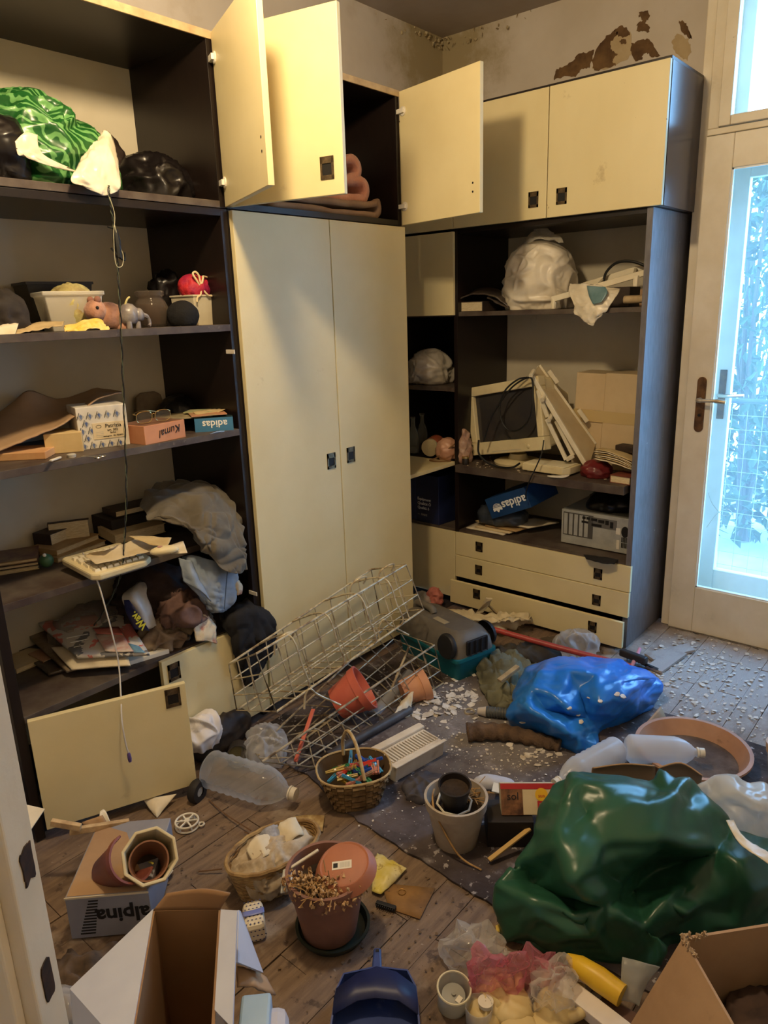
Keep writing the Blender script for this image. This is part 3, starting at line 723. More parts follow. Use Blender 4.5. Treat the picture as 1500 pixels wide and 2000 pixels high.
# hanging twisted cable with its plug
hc = thing('power_cable', 'twisted black and green cable hanging down across the left shelves', 'cable', at(212, 365, Y=1.975))
cab_px = [(212,362),(216,400),(222,440),(228,490),(232,560),(236,640),(240,740),(244,850),(247,950),(244,1040),(238,1110),(226,1150),(205,1190),(184,1222)]
cp = [at(x, y, Y=1.965+(.0 if y < 1100 else (y-1100)*.0012)) for x, y in cab_px]
a = curve(cp, 10)
tw_ = lambda ph: [p+Vector((math.cos(i*.9+ph)*.0022, math.sin(i*.9+ph)*.0022, 0)) for i, p in enumerate(a)]
inw(MB().tube(tw_(0), .0019, 6).build('black_strand', m_cableb, hc, smooth=True)); inw(MB().tube(tw_(pi), .0010, 6).build('green_strand', M('green_wire', c(84,92,70), .5), hc, smooth=True))
mb = MB(); p = at(228, 470, Y=1.962); mb.T = Tm(*p); mb.tube([(0,0,.03),(0,0,.0),(0,0,-.045)], [.006,.011,.009], 8); mb.tube(curve([(-.02,0,-.02),(0,-.004,-.045),(.018,0,-.05),(.02,0,-.03)],4), .003, 6); mb.tube([(0,0,.03),(-.022,0,.035)], .0025, 6)
inw(mb.build('plug', m_cableb, hc, smooth=True))
inw(MB().tube(curve(pts((214,385),(224,420),(222,460),(226,515),(238,520),(241,500),(234,480),(224,440),Y=1.956), 6), .0011, 5).build('loose_wire', M('pale_wire', c(176,170,140), .5), hc, smooth=True))

# second shelf
z2 = 1.469
def onshelf(px, Y, z): q = at(px, 620, Y=Y); return Vector((q.x, Y, z))
q = onshelf(112, 2.33, z2); t_ = thing('storage_tray', 'black plastic tray behind the translucent tub', 'tray', q, (0, 0, -.12)); tub(MB(), .195, .13, .145, .004, .82).build('tray_body', M('black_plastic', c(26,22,20), .4), t_)
q = onshelf(138, 2.19, z2); t_ = thing('food_tub', 'translucent white plastic tub with scraps inside', 'tub', q, (0, 0, -.2))
tub(MB(), .165, .125, .112, .003, .82, .006).build('tub_body', film('milky_plastic', (.86,.82,.72), .62, .35), t_, bevel=.004)
blob('tub_contents', M('yellowed_scraps', c(206,196,128), .7, c2=c(150,128,80), ns=30), (.01, .0, .004), (.115, .08, .115), 0, 4, .02, 30, 4, parent=t_)
q = onshelf(20, 2.16, z2); tag(blob('cloth_bundle', M('dark_grey_cloth', c(52,44,38), .8, c2=c(36,30,27), ns=20, crinkle=(12,.8)), Vector((q.x-.05, q.y, z2)), (.14, .16, .1), .3, 4, .02, 22, 6), 'dark bundle at the left end of the second shelf', 'bundle')
# papers along the front edge
tag(sheet('paper_sheet', M('tan_paper', c(196,172,128), .8, c2=c(170,146,104), ns=14), [pts((30,640),(70,628),(125,624),Y=2.10), pts((30,650),(75,642),(122,632),Y=2.03)], 5, 8, .002, .006, 22, 4), 'curled tan paper lying on the second shelf edge', 'paper')
tag(sheet('paper_sheet', m_paperw, [pts((-12,636),(15,632),(36,630),Y=2.06), pts((-12,652),(12,653),(30,650),Y=2.012)], 5, 6, .002, .004, 30, 8), 'white scrap of paper at the left end of the second shelf', 'paper')
tag(sheet('candy_wrapper', M('yellow_wrapper', c(228,184,72), .3, c2=c(240,214,140), ns=20), [pts((125,636),(150,625),(178,617),(200,622),Y=2.06), pts((125,642),(155,635),(185,628),(212,636),Y=2.035), pts((130,645),(160,643),(190,641),(214,645),Y=2.012)], 6, 6, .002, .012, 36, 3), 'yellow crumpled wrapper on the second shelf', 'wrapper')
# soft toy lying down
m_toy = M('pink_brown_plush', c(186,138,112), .9, c2=c(150,104,82), ns=30, bump=.3, bs=120, sheen=.4)
q = onshelf(203, 2.10, z2); ty = thing('stuffed_toy', 'pinkish brown stuffed toy lying on the second shelf', 'toy', q, (0, .25, 0))
blob('toy_body', m_toy, (.01, 0, .005), (.085, .065, .075), 0, 3, .006, 30, 3, 2.0, .8, ty); blob('toy_head', m_toy, (-.04, -.005, .02), (.06, .055, .055), 0, 3, .004, 30, 4, 2.0, .8, ty)
for s_ in (-1, 1): blob('toy_ear', M('toy_ear_brown', c(140,96,78), .9), (-.045, s_*.02, .068), (.022, .012, .02), 0, 2, 0, 10, 1, 2, .9, ty)
MB().ball((0,0,0), .005, 10).build('toy_eye', m_black, ty, smooth=True, loc=(-.05, -.033, .052)); blob('toy_leg', m_toy, (.05, -.02, .0), (.05, .03, .035), 0, 3, .004, 30, 7, 2, .8, ty)
q = onshelf(252, 2.07, z2); ft = thing('figurine', 'small grey elephant figurine on the second shelf beside the cable', 'figurine', q, (0, 0, .3))
m_fig = M('silver_grey_glaze', c(150,142,134), .3, c2=c(110,102,104), ns=30)
blob('figurine_body', m_fig, (0, 0, .014), (.062, .05, .058), 0, 3, .004, 30, 3, 2, .9, ft); blob('figurine_head', m_fig, (.026, -.012, .022), (.036, .034, .036), 0, 3, .003, 30, 5, 2, .9, ft)
for sx, sy in ((-.018,-.014),(.018,-.016),(-.016,.014),(.016,.014)): MB().lathe([(.009,0),(.008,.02)], 10).build('figurine_leg', m_fig, ft, smooth=True, loc=(sx, sy, 0))
MB().tube(curve([(.04,-.02,.04),(.055,-.026,.03),(.058,-.028,.012),(.05,-.03,.004)],4), [.007]*4+[.005]*9, 8).build('figurine_trunk', m_fig, ft, smooth=True)
MB().tube(curve([(-.01,0,.07),(-.004,-.004,.085),(.006,-.006,.092)],3), .003, 6).build('figurine_tail', M('yellow_tag', c(200,186,120), .6), ft, smooth=True)
q = onshelf(297, 2.16, z2); jr = thing('glass_jar', 'round glass jar with brown contents on the second shelf', 'jar', q)
MB().lathe([(.03,0),(.046,.004),(.054,.03),(.054,.062),(.046,.08),(.038,.09),(.038,.094),(.045,.098),(.046,.110),(.041,.113),(.036,.112),(.034,.09),(.043,.076),(.050,.06),(.050,.03),(.042,.008),(0,.006)], 32, caps=False).build('jar_glass', film('smoky_glass', (.42,.34,.27), .14, .08, .6, edge=.35), jr, smooth=True)
MB().lathe([(.001,.007),(.041,.009),(.048,.03),(.0485,.06),(.044,.072),(.001,.074)], 28, caps=False).build('jar_contents', M('dark_brown_contents', c(96,66,46), .6, c2=c(58,40,30), ns=30), jr, smooth=True)
q = onshelf(358, 2.075, z2); tag(blob('rolled_sock', M('black_knit', c(18,17,18), .9, bump=.3, bs=150), q, (.098, .085, .075), 0, 4, .005, 20, 6, 2.1, .8), 'black rounded knitted bundle in front of the white tub', 'bundle')
q = onshelf(330, 2.24, z2); tag(blob('plastic_bag', m_black2, q, (.085, .08, .165), 0, 4, .022, 26, 16, 2.2, .6, shape=lambda v: (v.x*(1.1-v.z*1.2+(.3 if v.z > .12 else 0)), v.y, v.z)), 'small black plastic bag standing between jar and white tub', 'bag')
q = onshelf(386, 2.145, z2); tb = thing('plastic_tub', 'white plastic tub with a red yarn ball on top', 'tub', q, (0, 0, .12))
tub(MB(), .122, .11, .098, .003, .90, .003).build('tub_body', M('ivory_plastic', c(216,206,180), .4, c2=c(196,184,156), ns=6), tb, bevel=.004)
q2 = q+Vector((-.012, -.012, .088)); yb = thing('yarn_ball', 'red and magenta wrapped ball tied with a pale ribbon', 'ball', q2)
blob('ball_body', M('red_magenta_wrap', c(196,44,40), .55, c2=c(160,34,82), ns=12, bump=.4, bs=90), (0, 0, 0), (.096, .085, .072), 0, 4, .008, 40, 3, 2.1, .7, yb)
rib = M('cream_ribbon', c(226,204,160), .5)
MB().tube(curve([(-.004,-.044,.03),(-.02,-.046,.055),(-.028,-.04,.075),(-.018,-.04,.082),(-.008,-.044,.07),(-.003,-.045,.04),(.006,-.046,.06),(.012,-.04,.068),(.034,-.03,.066)],5), .0035, 6).build('ribbon_bow', rib, yb, smooth=True)
MB().tube(curve([(-.005,-.046,.03),(-.012,-.05,.01),(-.03,-.055,.0),(-.035,-.058,-.014)],5), .003, 6).build('ribbon_tail', rib, yb, smooth=True)
MB().tube(curve([(0,-.046,.028),(.02,-.05,.006),(.045,-.04,.008),(.054,-.03,.022),(.058,-.02,.012)],5), .003, 6).build('ribbon_tail', rib, yb, smooth=True)

# third shelf
z3 = 1.118
tag(sheet('cardboard_sheet', m_card, [pts((-40,830),(20,790),(55,762),(95,775),(120,778),(150,770),(190,757),(238,764),Y=2.38),
    [at(-40,845,Y=2.30), at(10,822,Y=2.30), at(55,805,Y=2.30), at(95,800,Y=2.3), at(120,795,Y=2.3), at(150,786,Y=2.28), at(190,770,Y=2.25), at(238,764,Y=2.24)],
    [at(-40,893,Y=2.15), at(0,878,Y=2.14), at(40,862,Y=2.13), at(80,846,Y=2.12), at(115,832,Y=2.12), at(148,810,Y=2.12), at(190,778,Y=2.14), at(236,765,Y=2.15)]], 8, 4, .004, .004, 10, 2), 'large creased brown cardboard sheet on the third shelf', 'cardboard')
a, rz, w = base2((158, 880), (249, 868), z3); w_, h_ = .148, .128
pb = thing('patterned_box', 'white gift box with blue diamond print and a name label', 'box', a, (0, .0, rz-.05))
rbox('box_body', M('white_print_card', c(222,214,200), .5, c2=c(206,198,182), ns=12), w_, .13, h_, .002, pb)
m_blue = M('blue_print', c(52,70,128), .5, c2=c(120,136,170), ns=60); m_greyp = M('grey_print', c(176,172,162), .5)
mg = MB(); mbl = MB(); mk = MB()
for i in range(6):
    for j in range(6):
        x_ = .012+i*.0265+(.013 if j % 2 else 0); zz = .010+j*.0225
        if x_ > .14 or zz > .122 or (x_ > .045 and .026 < zz < .078): continue
        F = lambda u, v: (x_+u, -.0008, zz+v)
        mg.add([F(0,.010), F(.011,0), F(0,-.012), F(-.011,0)], [(3,2,1,0)]); mbl.add([(x_+.001, -.0016, zz+.007), (x_+.005, -.0016, zz+.003), (x_+.002, -.0016, zz-.009), (x_-.004, -.0016, zz+.003)], [(3,2,1,0)])
        mk.add([(x_-.012, -.0012, zz-.008), (x_-.0105, -.0012, zz-.009), (x_-.002, -.0012, zz+.012), (x_-.0035, -.0012, zz+.013)], [(0,1,2,3)])
for q_, mm, nm in ((mg, m_greyp, 'printed_diamonds'), (mbl, m_blue, 'printed_drops'), (mk, m_ink, 'printed_lines')): o = q_.build(nm, mm, pb); o['kind'] = 'stuff'
MB().box(.042, .138, -.0018, 0, .028, .077).build('paper_label', M('cream_label', c(214,194,156), .7), pb)
for s_, sz, xx, zz in (('Patrizia', .0165, .103, .066), ('art. 302', .010, .100, .053), ('farbe', .008, .100, .045), ('weissgrün  Gr. 75/80D', .0065, .100, .035)):
    text('label_lettering', s_, m_ink, sz, Tm(xx, -.0022, zz) @ Rm('X', pi/2), pb)
MB().tube([(.060+.0075*math.cos(i*pi/8), -.002, .066+.0045*math.sin(i*pi/8)) for i in range(16)], .0006, 4, closed=True).build('label_emblem', m_ink, pb)
for k in range(4): MB().box(.05, .072, -.0022, -.0018, .034+k*.005, .035+k*.005).build('label_line', m_greyp, pb)
a, rz, w = base2((90, 888), (153, 883), z3)
tag(rbox('small_box', M('cream_card', c(212,186,136), .7, c2=c(196,168,118), ns=8), .105, .10, .06, .002, None, a, (0, 0, rz)), 'cream cardboard box left of the diamond-print box', 'box')
a, rz, w = base2((-30, 903), (90, 897), z3); tag(rbox('flat_box', M('pale_wood_box', c(214,172,122), .7, c2=c(200,150,104), ns=10), w, .13, .022, .002, None, a, (0, 0, rz)), 'flat pale wooden box at the left end of the third shelf', 'box')
# grey back rest shaped piece
q = onshelf(278, 2.36, z3); mb = MB(); mb.T = Rm('X', pi/2); mb.prism([(-.055,0),(.055,0),(.058,.06),(.050,.105),(.028,.118),(-.03,.118),(-.052,.104),(-.06,.06)], 0, .02)
tag(mb.build('padded_board', M('grey_brown_pad', c(130,114,92), .85, c2=c(116,100,80), ns=30), None, bevel=.006, loc=Vector((q.x+.01, 2.40, z3)), rot=(-.08, 0, 0)), 'grey-brown rounded padded board standing at the back of the third shelf', 'board')
# peach shoe-care box with writing, spectacles on it
a, rz, w = base2((299, 872), (366, 856), z3); w = .162; h_ = .058
px_ = thing('peach_box', 'peach cardboard box with handwriting on the third shelf', 'box', a+Vector((0, .04, 0)), (0, 0, rz-.10))
rbox('box_body', M('peach_card', c(206,144,104), .7, c2=c(190,128,90), ns=9), w, .13, h_, .001, px_)
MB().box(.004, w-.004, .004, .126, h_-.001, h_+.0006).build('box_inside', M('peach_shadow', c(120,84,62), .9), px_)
text('handwriting', 'Kumal', m_ink, .034, Tm(w*.62, -.0015, h_*.55) @ Rm('X', pi/2) @ Rm('Z', pi+.12), px_, shear=.3, depth=.0004)
gl = thing('spectacles', 'gold rimmed spectacles lying on the peach box', 'spectacles', a+Vector((.03, .09, h_+.004)), (.12, 0, rz-.35))
m_gold = M('gold_wire', c(200,170,110), .25, metal=.9)
for cx, nm in ((0, 1), (.062, 2)):
    pr_ = [(cx+.026*math.copysign(abs(math.cos(t))**.7, math.cos(t)), -.012, .02+.018*math.copysign(abs(math.sin(t))**.7, math.sin(t))) for t in [2*pi*k/24 for k in range(24)]]
    MB().tube(pr_, .0012, 6, closed=True).build('rim', m_gold, gl, smooth=True)
    MB().add(pr_, [tuple(range(24))]).build('lens', film('tinted_lens', (.5,.42,.3), .12, .05, .8), gl)
MB().tube(curve([(.026,-.012,.026),(.031,-.014,.03),(.036,-.012,.026)],4), .0012, 6).build('bridge', m_gold, gl, smooth=True)
MB().tube(curve([(-.027,-.012,.03),(-.03,.0,.032),(.03,.06,.024),(.09,.075,.01)],5), .0011, 6).build('temple', m_gold, gl, smooth=True)
MB().tube(curve([(.089,-.012,.03),(.092,.0,.03),(.10,.07,.016),(.095,.10,.004)],5), .0011, 6).build('temple', m_gold, gl, smooth=True)
# blue shoe box lying upside down with leaflets
a, rz, w = base2((373, 844), (449, 839), z3); a = a+Vector((.004, -.02, 0)); w = .128
ad = thing('shoe_box', 'blue shoe box end lettered upside down, on the third shelf', 'box', a, (0, 0, rz))
rbox('box_body', M('teal_dark_card', c(28,50,52), .6), w, .26, .046, .001, ad); MB().box(0, w, -.002, 0, 0, .046).build('blue_end', M('blue_card', c(58,116,160), .5, c2=c(70,128,170), ns=10), ad)
text('lettering', 'adidas', m_wink, .034, Tm(w*.52, -.0026, .026) @ Rm('X', pi/2) @ Rm('Z', pi), ad, bold=.0006)
def leaf(name, label, mat, o3, rz, w, d, h, cat='leaflet', rx=0, ry=0): return tag(rbox(name, mat, w, d, h, .0005, None, o3, (rx, ry, rz)), label, cat)
z_ = z3+.047
leaf('leaflet', 'pale printed leaflet on the blue shoe box', M('print_beige', c(176,160,124), .6, c2=c(120,108,84), ns=26), a+Vector((-.10, .05, z_-z3)), rz+.3, .18, .15, .004)
leaf('leaflet', 'pink leaflet on the blue shoe box', M('print_pink', c(196,126,96), .6, c2=c(170,150,110), ns=22), a+Vector((-.01, .0, z_-z3+.006)), rz+.15, .12, .09, .003, rx=.03)
leaf('leaflet', 'green and cream card on top of the shoe box papers', M('print_green', c(150,160,110), .6, c2=c(200,190,150), ns=22), a+Vector((.02, .09, z_-z3+.010)), rz-.3, .10, .08, .003)
tag(sheet('paper_sheet', m_papery, [[a+Vector((.02,-.006,.05)), a+Vector((.07,-.01,.052)), a+Vector((.125,-.012,.06))], [a+Vector((.03,.05,.062)), a+Vector((.07,.05,.06)), a+Vector((.12,.04,.062))]], 5, 5, .001, .004, 30, 2), 'curled yellow paper over the front of the blue shoe box', 'paper')
tag(MB().tube([onshelf(322, 2.32, z3+.085), onshelf(350, 2.30, z3+.095), onshelf(390, 2.27, z3+.105)], [.012, .010, .008], 10).build('umbrella', M('black_nylon', c(22,20,20), .4), None, smooth=True), 'black folded umbrella at the back of the third shelf', 'umbrella')
tag(blob('cloth_bundle', M('black_nylon', c(22,20,20), .4), onshelf(335, 2.31, z3), (.16, .12, .09), .2, 4, .015, 22, 5), 'black fabric heap at the back of the third shelf', 'bundle')
q = at(424, 845, z=z3+.004); tag(MB().tube([q+Vector((-.03,-.0,0)), q+Vector((0,.003,.002)), q+Vector((.03,.0,0))], [.002,.005,.002], 8).build('spoon', m_chrome, None, smooth=True), 'silver spoon handle before the blue shoe box', 'spoon')
q = at(188, 892, z=z3+.004); sc_ = thing('scissors', 'small steel scissors on the front edge of the third shelf', 'scissors', q, (0, 0, .5))
for s_ in (-1, 1):
    MB().tube([(s_*.011+.009*math.cos(t), -.012+.009*math.sin(t), 0) for t in [2*pi*k/14 for k in range(14)]], .0018, 5, closed=True).build('finger_loop', m_chrome, sc_, smooth=True); MB().bar((s_*.008, -.004, 0), (-s_*.004, .045, .001), .005, .0015).build('blade', m_chrome, sc_)
a1 = at(82, 906, z=z3+.006); a2 = at(118, 893, z=z3+.006)
kn = thing('knife', 'small knife with a pale handle at the third shelf edge', 'knife', a1); inw(MB().bar(a1, a1.lerp(a2, .45), .006, .0015).build('blade', m_chrome, kn)); inw(MB().bar(a1.lerp(a2, .45), a2, .009, .006).build('grip', m_white, kn, bevel=.002))
tag(MB().lathe([(.012,0),(.013,.008),(.010,.010)], 16).build('bottle_cap', m_greyp, None, smooth=True, loc=at(140, 893, z=z3)), 'small grey cap on the third shelf', 'cap')
# ------------------------------------------------------------------ fourth shelf: books, keyboard, clothes
z4 = .745
def book(name, label, o3, rz, w, d, h, cov, cat='book', rx=0, ry=0, group=None):
    """cover boards around a block of pages; spine along the left side"""
    b = thing(name, label, cat, o3, (rx, ry, rz), group)
    MB().box(0, w, 0, d, 0, .0022).box(0, w, 0, d, h-.0022, h).box(0, .0022, 0, d, .0022, h-.0022).build('cover', cov, b, bevel=.0006)
    MB().box(.0024, w-.004, .004, d-.004, .0023, h-.0023).build('pages', m_pagee, b); return b
m_bkdark = M('dark_book_cover', c(64,50,42), .6, c2=c(48,38,32), ns=14); m_bkbrown = M('brown_book_cover', c(184,152,104), .7, c2=c(158,126,82), ns=12); m_bkred = M('maroon_print_cover', c(96,52,46), .5, c2=c(140,110,70), ns=16)
m_bkcream = M('cream_book_cover', c(214,196,158), .7, c2=c(198,176,134), ns=10)
a = at(-40, 1118, z=z4+.02); b_ = at(76, 1100, z=z4+.02); rz = math.atan2(b_.y-a.y, b_.x-a.x)
for k in range(3): book('magazine', ('lowest magazine of the stack at the left end of the fourth shelf', 'middle magazine of the stack at the left end of the fourth shelf', 'top maroon-covered magazine of the stack at the left end of the fourth shelf')[k], a+Vector((U(-.006,.006), .0, -.02+k*.014)), rz+U(-.03,.03), (b_-a).length, .14, .0125, (m_bkcream, m_bkdark, m_bkred)[k], 'magazine', group='magazines on the fourth shelf')
q = at(83, 1095, z=z4+.03); gb2 = thing('toy_ball', 'green ball clip at the end of the magazine stack', 'ball', q+Vector((.012, 0, -.029)))
MB().ball((0,0,.026), .022, 14).build('ball_body', M('green_plastic', c(72,110,76), .4, c2=c(60,94,66), ns=20), gb2, smooth=True); MB().ball((-.008,-.01,.048), .006, 10).build('pin_head', m_white, gb2, smooth=True)
q = at(70, 1060, z=z4); book('book', 'dark hardback leaning behind the magazine stack, fourth shelf', Vector((q.x-.02, 2.38, z4)), -.5, .13, .02, .10, m_bkdark)
a = at(113, 1095, z=z4+.008); b_ = at(214, 1058, z=z4+.008); rz = math.atan2(b_.y-a.y, b_.x-a.x)
book('book', 'lower of the two brown paperbacks left of the keyboard', Vector((a.x, a.y, z4)), rz, .20, .12, .018, m_bkbrown, group='brown paperbacks')
book('book', 'upper of the two brown paperbacks left of the keyboard', Vector((a.x+.006, a.y+.012, z4+.0185)), rz+.08, .19, .12, .02, m_bkbrown, group='brown paperbacks')
q = at(122, 1060, z=z4+.05); book('book', 'dark open-faced book behind the brown paperbacks', Vector((q.x-.02, 2.33, z4+.001)), .35, .13, .075, .075, m_bkdark, rx=0)
q = at(185, 1036, z=z4+.095); q2 = at(282, 1052, z=z4+.06)
book('book', 'thick paperback showing its page edge, behind the keyboard papers', Vector((1.20, 2.235, z4+.012)), -.08, .19, .13, .034, m_bkcream, rx=.06)
book('book', 'dark hardback lying at the back of the fourth shelf', Vector((1.25, 2.30, z4+.085)), -.05, .19, .10, .022, m_bkdark)
tag(rbox('box_file', M('black_file', c(34,28,26), .6), .30, .14, .083, .002, None, (1.22, 2.285, z4), (0, 0, -.03)), 'black file box under the dark hardback', 'box')
# keyboard
a = at(183, 1126, z=z4+.03); b_ = at(296, 1092, z=z4+.03); l_ = at(142, 1096, z=z4+.05); rz = math.atan2(b_.y-a.y, b_.x-a.x)
kb = thing('keyboard', 'cream computer keyboard sticking out over the fourth shelf edge', 'keyboard', Vector((a.x, a.y, z4+.010)), (.06, 0, rz))
L_ = .20; D_ = .21; m_kb = M('aged_keyboard_plastic', c(222,208,168), .45, c2=c(204,188,146), ns=6)
mb = MB(); mb.prism([(0,.02),(.02,0),(L_-.03,0),(L_,.02),(L_,D_-.01),(L_-.01,D_),(.01,D_),(0,D_-.01)], 0, .022); mb.build('keyboard_case', m_kb, kb, bevel=.006)
m_key = M('ivory_keys', c(230,218,186), .5)
kme = None
for r_ in range(7):
    for k in range(9):
        x_ = .016+k*.0205+(r_ % 2)*.004; y_ = .022+r_*.0215
        if x_ > L_-.035: continue
        if kme is None:
            o = MB().add([(0,0,0),(.0175,0,0),(.0175,.0185,0),(0,.0185,0),(.002,.002,.008),(.0155,.002,.008),(.0155,.0165,.008),(.002,.0165,.008)], [(4,5,6,7),(0,1,5,4),(1,2,6,5),(2,3,7,6),(3,0,4,7)]).build('key', m_key, kb); kme = o.data
        else: o = bpy.data.objects.new('key', kme); COL.objects.link(o); o.parent = kb
        o.location = (x_, y_, .022)
kc = thing('keyboard_cable', 'pale keyboard cable hanging from the keyboard to a purple plug', 'cable', at(252, 1482, Y=1.83))
cp = [at(162,1080,Y=2.14), at(176,1115,Y=2.02), at(190,1135,Y=1.975), at(205,1185,Y=1.955), at(222,1250,Y=1.945), at(232,1300,Y=1.94), at(236,1360,Y=1.90), at(238,1410,Y=1.865), at(246,1455,Y=1.86), at(251,1470,Y=1.86)]
inw(MB().tube(curve(cp, 8), .0024, 7).build('cable', m_cablew, kc, smooth=True)); inw(MB().tube([cp[-1], cp[-1]+Vector((.0,0,-.006)), cp[-1]+Vector((.001,0,-.022)), cp[-1]+Vector((.001,0,-.032))], [.003,.0055,.006,.0045], 10).build('plug', M('purple_plug', c(84,66,120), .5), kc, smooth=True))
# papers over the keyboard, mouse
zz = z4+.062
tag(sheet('paper_sheet', M('grey_white_paper', c(206,190,158), .85, c2=c(190,172,138), ns=9), [pts((205,1078),(245,1060),(290,1045),(330,1055),z=zz+.015), pts((165,1085),(215,1082),(265,1072),(318,1070),z=zz+.004), pts((188,1100),(225,1092),(262,1083),(300,1076),z=zz-.001)], 6, 6, .0012, .006, 16, 4), 'wrinkled grey-white paper lying over the keyboard', 'paper')
tag(sheet('paper_sheet', m_papery, [pts((248,1045),(280,1046),(335,1050),z=zz+.03), pts((290,1062),(315,1066),(328,1062),z=zz+.026)], 5, 6, .001, .004, 18, 6), 'yellowed sheet behind the keyboard papers', 'paper')
tag(sheet('paper_sheet', m_paperw, [pts((310,1068),(335,1062),(358,1056),z=zz+.012), pts((335,1080),(350,1080),(366,1078),z=zz+.008)], 4, 5, .001, .003, 20, 9), 'white paper strip pointing out right of the keyboard', 'paper')
q = at(322, 1080, z=zz+.012); ms = thing('computer_mouse', 'pale computer mouse on the papers beside the keyboard', 'mouse', q, (0, 0, -.5))
blob('mouse_body', m_kb, (0, 0, 0), (.085, .042, .022), 0, 3, 0, 10, 1, 2.2, .5, ms); MB().lathe([(.008,0),(.008,.003)], 14).build('mouse_wheel', M('pink_grey', c(180,140,130), .5), ms, loc=(-.012, 0, .0195))
# grey jacket and jeans hanging off the shelf
m_jack = M('grey_olive_cloth', c(106,98,84), .8, c2=c(84,77,66), ns=9, sheen=.2, crinkle=(9,.9,.02))
G = [[at(275,990,Y=2.20), at(285,955,Y=2.22), at(330,940,Y=2.24), at(380,934,Y=2.26), at(430,936,Y=2.28), at(462,958,Y=2.28)],
     [at(280,1000,Y=2.10), at(310,975,Y=2.10), at(350,965,Y=2.08), at(395,950,Y=2.10), at(445,955,Y=2.12), at(474,985,Y=2.12)],
     [at(290,1012,Y=2.06), at(320,1005,Y=2.03), at(362,1000,Y=2.01), at(400,985,Y=1.98), at(450,1000,Y=1.99), at(480,1030,Y=2.00)],
     [at(330,1022,Y=2.02), at(350,1022,Y=1.98), at(385,1030,Y=1.945), at(415,1030,Y=1.925), at(455,1050,Y=1.93), at(486,1070,Y=1.95)],
     [at(372,1036,Y=2.0), at(380,1048,Y=1.95), at(402,1062,Y=1.92), at(428,1072,Y=1.91), at(460,1085,Y=1.915), at(487,1095,Y=1.935)],
     [at(378,1045,Y=2.0), at(390,1075,Y=1.955), at(415,1100,Y=1.925), at(440,1115,Y=1.91), at(465,1120,Y=1.915), at(486,1113,Y=1.935)]]
tag(sheet('jacket', m_jack, G, 18, 18, .004, .020, 9, 3), 'crumpled grey-olive jacket hanging off the fourth shelf', 'jacket')
m_jean = M('washed_denim', c(118,132,150), .85, c2=c(150,160,172), ns=8, crinkle=(10,.5,.02))
jn = thing('jeans', 'folded light blue jeans hanging below the grey jacket', 'jeans', at(420, 1190, Y=1.97))
G = [[at(352,1085,Y=2.06), at(380,1085,Y=2.0), at(420,1095,Y=1.97), at(470,1100,Y=1.98)],
     [at(356,1120,Y=2.02), at(385,1125,Y=1.975), at(425,1130,Y=1.955), at(468,1130,Y=1.965)],
     [at(362,1140,Y=2.0), at(392,1160,Y=1.965), at(425,1165,Y=1.945), at(465,1160,Y=1.955)],
     [at(385,1165,Y=1.99), at(405,1188,Y=1.965), at(430,1196,Y=1.95), at(455,1186,Y=1.955)],
     [at(400,1185,Y=2.0), at(412,1196,Y=1.985), at(430,1201,Y=1.975), at(446,1196,Y=1.975)]]
psheet('leg_cloth', m_jean, G, jn, nu=10, nv=10, thick=.006, amp=.012, sc=22, seed=6)
inw(MB().tube(curve([at(445,1108,Y=1.945), at(442,1140,Y=1.94), at(438,1190,Y=1.945)], 5), .0018, 5).build('side_seam', M('denim_seam', c(70,84,104), .9), jn, smooth=True))
psheet('leg_fold', m_jean, [[at(352,1090,Y=2.03), at(356,1112,Y=2.0), at(360,1135,Y=1.99)], [at(366,1095,Y=1.99), at(375,1122,Y=1.965), at(385,1150,Y=1.955)], [at(372,1100,Y=2.0), at(392,1140,Y=1.965), at(410,1175,Y=1.955)]], jn, nu=6, nv=6, thick=.005, amp=.006, sc=26, seed=2)

# ------------------------------------------------------------------ low cabinet top: magazines and clothes
z5 = .407
def mag(label, P, mat, h, seed, curl=.004):
    """magazine block through four corner points, slightly curled"""
    a, b, d, e = [Vector(p) for p in P]; m_ = (a+b+d+e)/4
    G = []
    for i in range(4):
        u = i/3; r_ = []
        for j in range(4):
            v = j/3; r_.append(a.lerp(b, u).lerp(e.lerp(d, u), v)+Vector((0, 0, curl*math.sin(u*pi+seed)*math.sin(v*3+seed))))
        G.append(r_)
    o = sheet('magazine', mat, G, 4, 4, h, 0, 10, 1); return tag(o, label, 'magazine', 'magazines on the low cabinet')
def printmat(name, cols, sc, seed=0):
    m = M(name, cols[0], .3, c2=cols[1], ns=sc); N = m.node_tree.nodes; L = m.node_tree.links; b = N['Principled BSDF']
    r = [n for n in N if n.type == 'VALTORGB'][0]; e = r.color_ramp.elements; e[0].position = .3; e[1].position = .7
    for k, q_ in enumerate(cols[2:]):
        x_ = e.new(.42+.12*k); x_.color = (*q_, 1)
    r.color_ramp.interpolation = 'CONSTANT' if len(cols) > 3 else 'LINEAR'; return m
m_cov = printmat('magazine_cover', [c(112,112,116), c(130,166,196), c(206,200,192), c(206,120,112)], 7)
m_cov2 = printmat('dark_magazine', [c(44,38,36), c(96,84,64), c(70,60,54)], 12)
def P5(x, y, dz): return at(x, y, z=z5+dz)
mag('dark magazine at the bottom of the low cabinet pile', [P5(28,1265,.012), P5(95,1318,.010), P5(215,1285,.012), P5(160,1235,.014)], m_cov2, .008, 1, .0)
mag('magazine with a yellow title under the blue and red one', [P5(45,1235,.05), P5(130,1310,.026), P5(230,1285,.026), P5(170,1210,.055)], printmat('brown_magazine', [c(70,56,46), c(150,140,124), c(110,90,64)], 14), .010, 2, .004)
mag('thin curled magazine with fanned pages in the low cabinet pile', [P5(100,1265,.055), P5(140,1308,.033), P5(255,1300,.03), P5(240,1255,.055)], m_paperw, .006, 3, .010)
